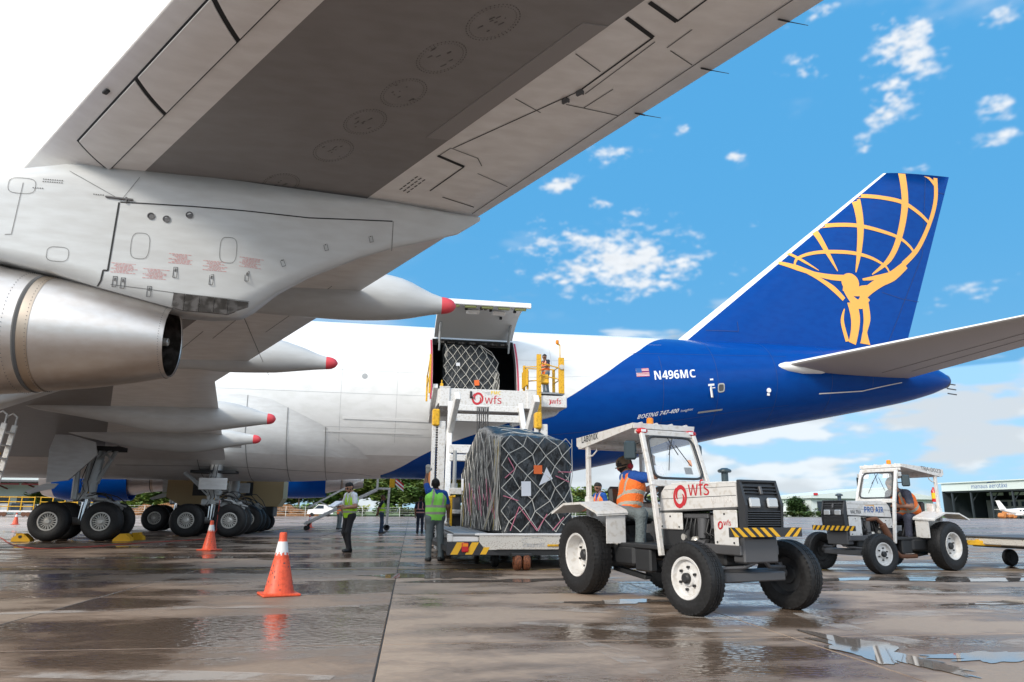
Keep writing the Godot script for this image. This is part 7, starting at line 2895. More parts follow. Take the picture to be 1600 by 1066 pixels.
	quad(st, Vector3(-0.45, 1.912, -0.45), Vector3(0.87, 1.982, -0.45), Vector3(0.87, 1.982, 0.45), Vector3(-0.45, 1.912, 0.45))
	quad(st, Vector3(-0.44, 1.89, -0.44), Vector3(0.85, 1.955, -0.44), Vector3(0.85, 1.955, 0.44), Vector3(-0.44, 1.89, 0.44))
	bx(st, Vector3(0.862, 1.952, 0), Vector3(0.02, 0.065, 0.89), Basis.IDENTITY, 0.005)
	bx(st, Vector3(-0.42, 1.84, 0), Vector3(0.03, 0.14, 0.88), Basis.IDENTITY, 0.005)
	var rf := ob("roof", st, M.white_enamel, T)
	for k in 4:
		st = S()
		var s := -0.33 + 0.22 * k
		tube(st, Vector3(-0.45, 1.912, s), Vector3(0.872, 1.982, s), 0.020, -1, 8)
		ob("roof_rib", st, M.white_enamel, rf)
	for e in [[-0.2, 1.80], [0.86, 1.885]]:
		st = S()
		bx(st, Vector3(e[0], e[1], 0), Vector3(0.04, 0.05, 0.84), Basis.IDENTITY, 0.005)
		ob("roof_bearer", st, M.white_enamel, rf)
	for s: float in [1.0, -1.0]:
		st = S()
		path(st, [Vector3(-0.18, 1.66, 0.42 * s), Vector3(-0.10, 1.665, 0.42 * s), Vector3(0.0, 1.72, 0.42 * s), Vector3(0.0, 1.84, 0.42 * s)], 0.010)
		ob("grab_rail", st, M.white_enamel, rf)
	st = S()
	lathe(st, Vector3(0.72, 1.965, 0.10 * near), Vector3.UP, [Vector2(0, 0.05), Vector2(0.03, 0.05), Vector2(0.032, 0.045)], 16)
	var bc := ob("beacon_base", st, M.machine_grey, rf)
	st = S()
	lathe(st, Vector3(0.72, 1.99, 0.10 * near), Vector3.UP, [Vector2(0, 0.043), Vector2(0.075, 0.041), Vector2(0.088, 0.03), Vector2(0.09, 0.0)], 16)
	ob("beacon", st, M.lamp_orange, bc)
	# lamps at the brow, mirrors
	for s: float in [1.0, -1.0]:
		st = S()
		if i == 0:
			var rings := []
			for k in 7:
				var t := k / 6.0 * 2.0 - 1.0
				var r := sqrt(maxf(0.02, 1.0 - t * t))
				rings.append(oval_x(Vector3(0.905, 1.885, 0.355 * s + t * 0.085), 0.05 * r, 0.042 * r))
			loft(st, rings)
			ob("brow_lamp", st, M.lamp_red, T)
			st = S()
			bx(st, Vector3(0.952, 1.889, 0.345 * s + 0.02), Vector3(0.012, 0.03, 0.06))
			ob("reflector", st, M.letter_white, T.get_child(T.get_child_count() - 1))
		else:
			bx(st, Vector3(0.93, 1.78, 0.44 * s), Vector3(0.05, 0.09, 0.06), Basis.IDENTITY, 0.012)
			ob("brow_lamp", st, M.lamp_clear, T)
		st = S()
		bx(st, Vector3(0.86, 1.66, 0.50 * s), Vector3(0.05, 0.22, 0.145), Basis(Vector3.UP, -0.5 * s), 0.022)
		var mr := ob("mirror", st, M.mirror_back, T)
		st = S()
		tube(st, Vector3(0.93, 1.76, 0.40 * s), Vector3(0.87, 1.72, 0.47 * s), 0.010)
		tube(st, Vector3(0.97, 1.62, 0.40 * s), Vector3(0.88, 1.63, 0.46 * s), 0.010)
		ob("mirror_arm", st, M.machine_black, mr)
	# intake stack
	st = S()
	lathe(st, Vector3(2.0, 1.24, 0.12), Vector3.UP, [Vector2(0, 0.035), Vector2(0.12, 0.035), Vector2(0.122, 0.06), Vector2(0.135, 0.072), Vector2(0.15, 0.066), Vector2(0.168, 0.03), Vector2(0.17, 0.0)], 20)
	ob("intake_stack", st, M.mirror_back, T)
	st = S()
	bx(st, Vector3(-0.42, 0.42, 0), Vector3(0.24, 0.10, 0.18), Basis.IDENTITY, 0.02)
	tube(st, Vector3(-0.50, 0.34, 0), Vector3(-0.50, 0.52, 0), 0.022)
	ob("tow_hitch", st, M.machine_black, T)
	# lettering
	var z := 0.2535
	if i == 0:
		swirl_sign(hd, 0.62, func(x, y): return Vector3(1.31 + x, 1.005 + y * 0.98, z), M.sign_red, "company_sign", 0.10)
		text("maker_lettering", "VALTRA", true, M.wing_light, hd, 0.34, 0.06, func(x, y): return Vector3(1.90 + x, 1.05 + y + x * 0.04, z - 0.001))
		swirl_sign(hd, 0.20, func(x, y): return Vector3(2.01 + x, 0.795 + y, 0.259), M.sign_red, "company_sign", 0.03)
		text("fleet_number", "LAB010X", true, M.sign_black, rf, 0.40, 0.08, func(x, y): return Vector3(-0.31 + x, 1.838 + y + x * 0.06, 0.457))
	else:
		text("company_sign", "PRO", true, M.sign_blue, hd, 0.265, 0.105, func(x, y): return Vector3(1.82 - x, 1.06 + y, -z))
		text("company_sign", "AIR", true, M.sign_blue, hd, 0.235, 0.105, func(x, y): return Vector3(1.505 - x, 1.06 + y, -z))
		st = S()
		var tick := func(x, y): return Vector3(1.80 - x, 1.17 + y, -z)
		ribbon(st, [Vector2(0, 0.02), Vector2(0.27, 0.02)], [0.008, 0.016], tick, 2)
		ribbon(st, [Vector2(0.265, 0.02), Vector2(0.25, -0.11)], [0.016, 0.006], tick, 2)
		mat("sign_amber", Color(0.75, 0.36, 0.06), 0.5)
		ob("sign_tick", st, M.sign_amber, hd)
		text("maker_lettering", "VALTRA", true, M.machine_grey, hd, 0.30, 0.065, func(x, y): return Vector3(2.22 - x, 1.035 + y, -z))
		text("fleet_number", "TRA-0023", false, M.sign_black, rf, 0.64, 0.075, func(x, y): return Vector3(0.27 - x, 1.885 + y - x * 0.075, -0.457))
		# rusty exhaust sweeping down the near side
		st = S()
		path(st, [Vector3(1.75, 0.92, -0.2), Vector3(1.55, 0.95, -0.28), Vector3(1.42, 0.82, -0.33), Vector3(1.30, 0.58, -0.36), Vector3(1.20, 0.36, -0.36), Vector3(1.08, 0.27, -0.36), Vector3(0.85, 0.26, -0.36), Vector3(0.60, 0.26, -0.36)], 0.040, 10)
		tube(st, Vector3(1.45, 0.84, -0.325), Vector3(1.33, 0.62, -0.355), 0.062, -1, 12)
		ob("exhaust_pipe", st, M.rust, T)
		st = S()
		lathe(st, Vector3(-0.20, 1.27, -0.36), Vector3.UP, [Vector2(0, 0.0), Vector2(0.01, 0.045), Vector2(0.22, 0.045), Vector2(0.26, 0.02), Vector2(0.29, 0.018), Vector2(0.29, 0.0)], 16)
		var fe := ob("fire_extinguisher", st, M.lamp_red, T)
		st = S()
		lathe(st, Vector3(-0.20, 1.34, -0.36), Vector3.UP, [Vector2(0, 0.046), Vector2(0.11, 0.046)], 16)
		ob("label", st, M.sign_yellow, fe)
		st = S()
		bx(st, Vector3(-0.18, 1.14, -0.30), Vector3(0.16, 0.20, 0.14), Basis.IDENTITY, 0.012)
		ob("tool_box", st, M.white_enamel, T)
	return T


func oval_x(c: Vector3, rx: float, ry: float) -> PackedVector3Array:
	var out := PackedVector3Array()
	for k in 16:
		out.append(c + Vector3(cos(TAU * k / 16) * rx, sin(TAU * k / 16) * ry, 0))
	return out


func tractors() -> void:
	tractor(0, "near white tow tractor with red swirl sign and red brow lamps")
	tractor(1, "far white tow tractor with blue lettering and rusty exhaust pipe")
	# the trailer drawn by the far tractor
	var R := thing("flat_trailer", "pale flat trailer with yellow drawbar behind the far tractor", "trailer")
	var st := S()
	bx(st, Vector3(52.7, 0.49, 18.9), Vector3(3.3, 0.13, 1.7), Basis(Vector3.UP, 0.05), 0.015)
	ob("bed", st, M.worn_enamel, R)
	st = S()
	bx(st, Vector3(52.7, 0.567, 18.9), Vector3(3.36, 0.02, 1.76), Basis(Vector3.UP, 0.05))
	bx(st, Vector3(52.5, 0.40, 18.9), Vector3(2.4, 0.06, 1.2))
	ob("deck", st, M.machine_grey, R)
	st = S()
	bar(st, Vector3(50.42, 0.47, 18.45), Vector3(51.7, 0.43, 19.1), 0.09, 0.09, Vector3.UP, 0.01)
	bar(st, Vector3(51.0, 0.49, 18.72), Vector3(51.8, 0.47, 18.5), 0.07, 0.05, Vector3.UP, 0.01)
	path(st, [Vector3(50.58, 0.50, 18.55), Vector3(50.58, 0.61, 18.56), Vector3(50.76, 0.61, 18.65), Vector3(50.76, 0.50, 18.66)], 0.009)
	ob("drawbar", st, M.yellow_paint, R)
	for e in [[52.1, 19.5], [52.1, 18.3], [53.7, 19.5], [53.7, 18.3]]:
		st = S()
		lathe(st, Vector3(e[0], 0.16, e[1]), Vector3.BACK, [Vector2(-0.06, 0.06), Vector2(-0.06, 0.13), Vector2(-0.03, 0.16), Vector2(0.03, 0.16), Vector2(0.06, 0.13), Vector2(0.06, 0.06)], 20)
		tube(st, Vector3(e[0], 0.16, e[1] - 0.07), Vector3(e[0], 0.16, e[1] + 0.07), 0.07, -1, 10)
		ob("trailer_wheel", st, M.tyre, R)


# ---------------------------------------------------------------- cones, chocks, steps, cord
func small_things() -> void:
	var proto := thing("traffic_cone", "worn orange cone with torn white band nearest the camera", "traffic cone", Vector3(38.87, 0, 21.57), 0.3, "orange cones set out round the airliner")
	var st := S()
	lathe(st, Vector3.ZERO, Vector3.UP, [Vector2(0.022, 0.185), Vector2(0.045, 0.165), Vector2(0.40, 0.088), Vector2(0.405, 0.082), Vector2(0.43, 0.080), Vector2(0.60, 0.050), Vector2(0.605, 0.046), Vector2(0.64, 0.043), Vector2(0.66, 0.044), Vector2(0.695, 0.040), Vector2(0.70, 0.028), Vector2(0.66, 0.026)], 32)
	ob("cone", st, M.cone_orange, proto)
	st = S()
	bx(st, Vector3(0, 0.014, 0), Vector3(0.42, 0.026, 0.42), Basis.IDENTITY, 0.008)
	ob("base", st, M.cone_orange, proto)
	st = S()
	for k in 26:
		var a0 := TAU * k / 36.0
		var a1 := TAU * (k + 1) / 36.0
		var t0 := 0.46 + (0.02 * sin(k * 1.7) if k > 2 else 0.10 - 0.04 * k)
		var lo := func(a: float, y: float) -> Vector3:
			var r := lerpf(0.080, 0.050, (y - 0.43) / 0.17) + 0.0018
			return Vector3(cos(a) * r, y, sin(a) * r)
		st.set_smooth_group(0)
		quad(st, lo.call(a0, t0 - 0.0), lo.call(a0, 0.595), lo.call(a1, 0.595), lo.call(a1, t0))
	ob("white_band", st, M.cone_white, proto)
	st = S()
	var r := RandomNumberGenerator.new()
	r.seed = 2
	for k in 26:
		var y := r.randf_range(0.06, 0.36)
		var a := r.randf_range(0.0, TAU)
		var rr := lerpf(0.165, 0.088, (y - 0.045) / 0.355) + 0.001
		bx(st, Vector3(cos(a) * rr, y, sin(a) * rr), Vector3(0.003, r.randf_range(0.01, 0.035), r.randf_range(0.004, 0.012)), Basis(Vector3.UP, -a))
	kind(ob("scuff", st, M.machine_grey, proto), "stuff")
	for e in [[36.06, 11.65, 1.1, "orange cone with white band before the body gear wheels"], [18.7, -18.6, 0.2, "far orange cone left of the wing gear wheels"], [36.43, -12.42, 0.8, "small orange cone on open apron beyond the body gear"]]:
		dup(proto, "traffic_cone", e[3], Vector3(e[0], 0, e[1]), e[2])
	# wheel chocks
	var ck := thing("wheel_chock", "brown stained chock before the front wing gear wheel", "wheel chock", Vector3(29.62, 0, 6.1), 0.0, "chocks at the wing gear")
	st = S()
	prism(st, PackedVector2Array([Vector2(-0.26, 0), Vector2(0.26, 0), Vector2(0.24, 0.06), Vector2(0.06, 0.22), Vector2(-0.06, 0.22), Vector2(-0.24, 0.10)]), Vector3(0, 0, -0.16), Vector3.RIGHT, Vector3.UP, 0.32)
	for k in 3:
		bx(st, Vector3(-0.12 + 0.1 * k, 0.20 - 0.02 * k, 0.0), Vector3(0.05, 0.06, 0.34), Basis.IDENTITY, 0.015)
	ob("block", st, M.chock_yellow, ck)
	st = S()
	tube(st, Vector3(-0.02, 0.13, 0.162), Vector3(-0.02, 0.13, 0.168), 0.05, -1, 10)
	path(st, [Vector3(-0.1, 0.2, 0.1), Vector3(-0.2, 0.24, 0.1), Vector3(-0.22, 0.1, 0.12)], 0.01)
	ob("rope_hole", st, M.machine_black, ck)
	dup(ck, "wheel_chock", "bright yellow chock behind the rear outer wing gear wheel", Vector3(32.42, 0, 6.15), PI)
	dup(ck, "wheel_chock", "yellow chock behind the rear inner wing gear wheel", Vector3(32.42, 0, 4.95), PI)
	# warning cord on the ground, up to the body gear
	st = S()
	var pts := []
	for e in [[24.5, -2.0], [26.2, 0.8], [27.92, 3.66], [29.8, 7.4], [31.15, 9.86], [32.19, 11.0], [32.62, 10.25], [33.07, 8.86], [33.6, 7.23], [34.3, 5.6], [34.45, 3.6]]:
		pts.append(Vector3(e[0], 0.012, e[1]))
	var cv := Curve3D.new()
	for i in pts.size():
		var tn: Vector3 = (pts[mini(i + 1, pts.size() - 1)] - pts[maxi(i - 1, 0)]) / 6.0
		cv.add_point(pts[i], -tn, tn)
	var fine := []
	for k in 70:
		fine.append(cv.sample_baked(cv.get_baked_length() * k / 69.0))
	for e in [Vector3(34.45, 0.3, 2.75), Vector3(34.40, 0.1, 2.7), Vector3(34.42, 0.7, 2.7), Vector3(34.42, 1.3, 2.6)]:
		fine.append(e)
	path(st, fine, 0.012, 5)
	var cord := ob("warning_cord", st, M.cord_red)
	tag(cord, "thin red cord lying on the ground by the main gear", "cord")
	# white ladder at the picture's left edge
	var ld := thing("step_ladder", "white ladder with hooped rail and yellow stay under the wing", "ladder", Vector3(30.95, 0, 12.0))
	for s: float in [0.0, -0.5]:
		st = S()
		bar(st, Vector3(0, 0, s), Vector3(0.36, 2.9, s), 0.05, 0.12, Vector3.RIGHT, 0.01)
		path(st, [Vector3(0.05, 1.9, s), Vector3(0.14, 2.9, s), Vector3(0.18, 3.12, s), Vector3(0.28, 3.18, s), Vector3(0.38, 3.10, s), Vector3(0.36, 2.85, s)], 0.022, 8)
		ob("stile", st, M.white_enamel, ld)
	for k in 9:
		st = S()
		var y := 0.3 + 0.3 * k
		bx(st, Vector3(y * 0.124, y, -0.25), Vector3(0.14, 0.03, 0.5), Basis.IDENTITY, 0.006)
		ob("rung", st, M.white_enamel, ld)
	st = S()
	bar(st, Vector3(0.05, 0.0, 0.06), Vector3(0.30, 2.05, 0.06), 0.05, 0.07, Vector3.RIGHT, 0.01)
	bar(st, Vector3(0.28, 1.95, 0.06), Vector3(0.40, 2.2, 0.06), 0.04, 0.05, Vector3.RIGHT, 0.01)
	ob("stay", st, M.yellow_paint, ld)
	# passenger-side steps on wheels beyond the fuselage
	var sp := thing("access_steps", "white wheeled access steps with striped flag beyond the fuselage", "access steps", Vector3(40.65, 0, -7.0))
	for z: float in [-0.45, 0.45]:
		st = S()
		bar(st, Vector3(-4.0, 0.30, z), Vector3(-0.55, 2.02, z), 0.06, 0.14, Vector3.UP, 0.01)
		ob("stringer", st, M.white_enamel, sp)
		st = S()
		bar(st, Vector3(-3.9, 1.1, z), Vector3(-0.6, 2.95, z), 0.05, 0.05)
		bar(st, Vector3(-2.6, 1.05, z), Vector3(-3.4, 1.4, z), 0.04, 0.04)
		bar(st, Vector3(-0.55, 2.0, z), Vector3(-0.55, 3.1, z), 0.10, 0.10)
		ob("hand_rail", st, M.white_enamel, sp)
		st = S()
		bar(st, Vector3(0.0, 0.12, z), Vector3(0.05, 2.05, z), 0.10, 0.10)
		ob("leg", st, M.white_enamel, sp)
		st = S()
		lathe(st, Vector3(0, 0.15, z), Vector3.BACK, [Vector2(-0.05, 0.0), Vector2(-0.05, 0.13), Vector2(-0.03, 0.15), Vector2(0.03, 0.15), Vector2(0.05, 0.13), Vector2(0.05, 0.0)], 16)
		ob("wheel", st, M.tyre, sp)
		st = S()
		lathe(st, Vector3(-3.9, 0.12, z), Vector3.BACK, [Vector2(-0.05, 0.0), Vector2(-0.05, 0.10), Vector2(-0.03, 0.12), Vector2(0.03, 0.12), Vector2(0.05, 0.10), Vector2(0.05, 0.0)], 16)
		bar(st, Vector3(-3.9, 0.12, z), Vector3(-3.7, 0.45, z), 0.05, 0.05)
		ob("wheel", st, M.tyre, sp)
	for k in 8:
		st = S()
		var t := k / 7.0
		bx(st, Vector3(lerpf(-3.8, -0.8, t), lerpf(0.42, 1.92, t), 0), Vector3(0.28, 0.03, 0.84))
		ob("tread", st, M.roller_grey, sp)
	st = S()
	bx(st, Vector3(-0.25, 2.06, 0), Vector3(0.7, 0.08, 0.95), Basis.IDENTITY, 0.01)
	ob("landing", st, M.white_enamel, sp)
	st = S()
	bx(st, Vector3(0.18, 2.38, 0.35), Vector3(0.26, 0.55, 0.2), Basis.IDENTITY, 0.02)
	ob("yellow_box", st, M.yellow_paint, sp)
	for k in 4:
		st = S()
		var o := Vector3(0.34, 2.62 - 0.09 * k, 0.40)
		quad(st, o, o + Vector3(0.42, -0.34, 0), o + Vector3(0.42, -0.43, 0), o + Vector3(0, -0.09, 0))
		ob("flag_stripe", st, M.sign_red if k % 2 == 0 else M.letter_white, sp)


# ---------------------------------------------------------------- beyond the apron
func leaf_clump(sd: int, n: int, size: float, spread: Vector3) -> ArrayMesh:
	var r := RandomNumberGenerator.new()
	r.seed = sd
	var st := S()
	for k in n:
		var c := Vector3(r.randf_range(-1, 1), r.randf_range(-1, 1), r.randf_range(-1, 1))
		if c.length() > 1.0:
			c = c.normalized()
		c *= spread
		var a := Vector3(r.randf_range(-1, 1), r.randf_range(-0.5, 0.5), r.randf_range(-1, 1)).normalized()
		var b := a.cross(Vector3(r.randf_range(-0.4, 0.4), 1, r.randf_range(-0.4, 0.4))).normalized()
		var s := size * r.randf_range(0.6, 1.3)
		tri(st, c - a * s, c + b * s * 0.55, c + a * s)
		tri(st, c - a * s, c + a * s, c - b * s * 0.55)
	return done(st)


func foliage(parent: Node, called: String, spots: Array, mesh: Mesh) -> MultiMeshInstance3D:
	# spots: [transform, colour]
	var mm := MultiMesh.new()
	mm.transform_format = MultiMesh.TRANSFORM_3D
	mm.use_colors = true
	mm.mesh = mesh
	mm.instance_count = spots.size()
	for i in spots.size():
		mm.set_instance_transform(i, spots[i][0])
		mm.set_instance_color(i, spots[i][1])
	var o := MultiMeshInstance3D.new()
	o.multimesh = mm
	o.material_override = M.leaf
	if parent == self:
		o.name = numbered(called)
	else:
		o.name = called
	parent.add_child(o)
	return o


func crown_spots(r: RandomNumberGenerator, c: Vector3, e: Vector3, n: int, base: Color, out: Array, s := 1.0) -> void:
	var lobes := []
	for k in 6:
		lobes.append([Vector3(r.randf_range(-0.6, 0.6), r.randf_range(-0.35, 0.55), r.randf_range(-0.6, 0.6)) * e, r.randf_range(0.35, 0.6)])
	for k in n:
		var l: Array = lobes[r.randi() % 6]
		var d := Vector3(r.randfn(), r.randfn() * 0.9, r.randfn()).normalized()
		var p: Vector3 = c + l[0] + d * e * l[1] * pow(r.randf(), 0.35)
		var t := Basis(Vector3.UP, r.randf() * TAU).scaled(Vector3.ONE * s * r.randf_range(0.7, 1.3))
		var v := r.randf_range(0.65, 1.35)
		out.append([Transform3D(t, p), Color(base.r * v * r.randf_range(0.85, 1.25), base.g * v, base.b * v)])


func grown_crown(T: Node3D, cs: Array) -> void:
	var r := RandomNumberGenerator.new()
	r.seed = 8
	var st := S()
	for e in cs:
		st.set_color(e[1])
		for k in 14:
			var c: Vector3 = e[0].origin + Vector3(r.randfn(), r.randfn() * 0.8, r.randfn()) * 0.5
			var a := Vector3(r.randf_range(-1, 1), r.randf_range(-0.5, 0.5), r.randf_range(-1, 1)).normalized() * r.randf_range(0.25, 0.6)
			var b := a.cross(Vector3(r.randf_range(-0.4, 0.4), 1, r.randf_range(-0.4, 0.4))) * 0.6
			tri(st, c - a, c + b, c + a)
			tri(st, c - a, c + a, c - b)
	ob("crown", st, M.leaf, T)


func background() -> void:
	var lm := mat("leaf", Color.WHITE, 0.6)
	lm.vertex_color_use_as_albedo = true
	lm.cull_mode = BaseMaterial3D.CULL_DISABLED
	lm.backlight_enabled = true
	lm.backlight = Color(0.25, 0.3, 0.08)
	mat("bark", Color(0.12, 0.09, 0.065), 0.9)
	var clump := leaf_clump(3, 26, 0.42, Vector3(0.9, 0.7, 0.9))
	var r := RandomNumberGenerator.new()
	r.seed = 31
	# jungle edge behind the grass: one mass of crowns, lower towards the right
	var spots := []
	for row in 5:
		for i in 60:
			var x := -75.0 + i * 3.2 + r.randf_range(-1.5, 1.5)
			var z := -118.0 - row * 6.0 + r.randf_range(-2, 2)
			var h := clampf(remap(x, 55.0, 100.0, 13.5, 4.0), 4.0, 13.5) * r.randf_range(0.8, 1.15)
			if x > 108.0:
				continue
			if x < 2.0:
				h *= 0.7
			h *= [0.50, 0.78, 0.98, 1.08, 1.15][row]
			var g := Color(0.075, 0.145, 0.035).lerp(Color(0.20, 0.26, 0.055), pow(r.randf(), 1.5))
			if r.randf() < 0.08:
				g = Color(0.20, 0.15, 0.04)
			crown_spots(r, Vector3(x, h * 0.60, z), Vector3(2.6, h * 0.42, 2.4), 62, g, spots, 1.15)
			if row == 0:
				crown_spots(r, Vector3(x, 1.0, z + 3.0), Vector3(2.4, 1.2, 1.5), 16, g * 1.1, spots, 0.8)
	var f := foliage(self, "forest", spots, clump)
	kind(f, "stuff")
	tag(f, "dense green jungle edge beyond the grass strip", "forest", "")
	# bare trunks standing in it
	for k in 3:
		var x := 12.0 + k * 16.0 + r.randf_range(-3, 3)
		var st := S()
		tube(st, Vector3(x, 0, -117.0), Vector3(x + r.randf_range(-0.6, 0.6), r.randf_range(6.0, 9.0), -118.0), 0.24, 0.12, 8)
		tag(ob("bare_trunk", st, M.bark), ["bare trunk at the jungle edge, leftmost of three", "bare trunk at the jungle edge behind the wheeled steps", "bare trunk at the jungle edge nearest the loader"][k], "tree trunk", "bare trunks at the jungle edge")
	# orange earth bank at the left
	mat("red_earth", Color(0.36, 0.17, 0.07), 0.95)
	grime("red_earth", noise_tex(91, 0.03, 5, Color(0.45, 0.45, 0.4), Color.WHITE, 512), Vector3(0.15, 0.15, 0.15))
	var nz := FastNoiseLite.new()
	nz.frequency = 0.12
	var rings := []
	for i in 30:
		var x := -8.0 + i * 1.35
		var ring := PackedVector3Array()
		for k in 10:
			var t := k / 9.0
			var h := sin(PI * i / 29.0) * 4.2 * (0.75 + 0.6 * nz.get_noise_2d(x * 2.0, k * 3.0))
			ring.append(Vector3(x, -0.1 + h * t * (1.0 + 0.3 * nz.get_noise_2d(x, k * 9.0)), -110.0 - 3.5 * t + 1.2 * nz.get_noise_2d(x * 2.0, k * 5.0)))
		rings.append(ring)
	var st := S()
	loft(st, rings, false, false)
	kind(ob("earth_bank", st, M.red_earth), "structure")
	# fence in front
	for k in 40:
		st = S()
		var x := -40.0 + k * 3.4
		tube(st, Vector3(x, 0, -106.5), Vector3(x, 1.7, -106.5), 0.05, -1, 6)
		for y in [0.4, 0.8, 1.2, 1.6]:
			tube(st, Vector3(x, y, -106.5), Vector3(x + 3.4, y, -106.5), 0.018, -1, 4, false)
		if k == 0:
			pass
		ob("fence_panel", st, M.wing_light, fence_root())
	# separate trees far off to the right
	for e in [[197.0, -236.0, 8.0, 5.0, "tall dark green tree above the far treeline"], [204.5, -232.0, 7.2, 4.6, "round green tree beside the tall one in the far treeline"], [188.0, -240.0, 5.0, 5.5, "low spreading tree left of the tall dark tree"], [211.0, -238.0, 5.2, 5.0, "low green tree right of the round tree"], [180.0, -238.0, 4.4, 5.0, "small tree at the left end of the far treeline"], [217.0, -236.0, 4.6, 5.0, "small tree behind the parked white plane"], [172.0, -240.0, 3.8, 5.0, "bushy tree behind the black grille of the near tractor"]]:
		var T := thing("broadleaf_tree", e[4], "tree", Vector3(e[0], 0, e[1]), 0.0, "trees of the far treeline")
		st = S()
		tube(st, Vector3.ZERO, Vector3(0.2, e[2] * 0.6, 0), 0.28, 0.12, 8)
		for k in 4:
			tube(st, Vector3(0.1, e[2] * 0.4, 0), Vector3(cos(k * 1.7) * e[3] * 0.4, e[2] * 0.7, sin(k * 1.7) * e[3] * 0.4), 0.10, 0.04, 6)
		ob("trunk", st, M.bark, T)
		var cs := []
		crown_spots(r, Vector3(0, e[2] * 0.60, 0), Vector3(e[3], e[2] * 0.44, e[3]), 340, Color(0.05, 0.105, 0.03).lerp(Color(0.10, 0.15, 0.04), r.randf()), cs, 1.2)
		grown_crown(T, cs)
	spots = []
	for k in 70:
		crown_spots(r, Vector3(168.0 + k * 1.2, 0.9, -226.0 + r.randf_range(-2, 2)), Vector3(1.6, 1.0, 1.2), 12, Color(0.075, 0.12, 0.035), spots, 0.9)
	f = foliage(self, "hedge", spots, clump)
	kind(f, "stuff")
	tag(f, "long low green hedge under the far treeline", "hedge", "")
	hangars()
	aircraft_far()
	left_side()


var _fence: Node3D

func fence_root() -> Node3D:
	if not _fence:
		_fence = thing("perimeter_fence", "thin wire fence on posts between the grass and the jungle", "fence")
	return _fence


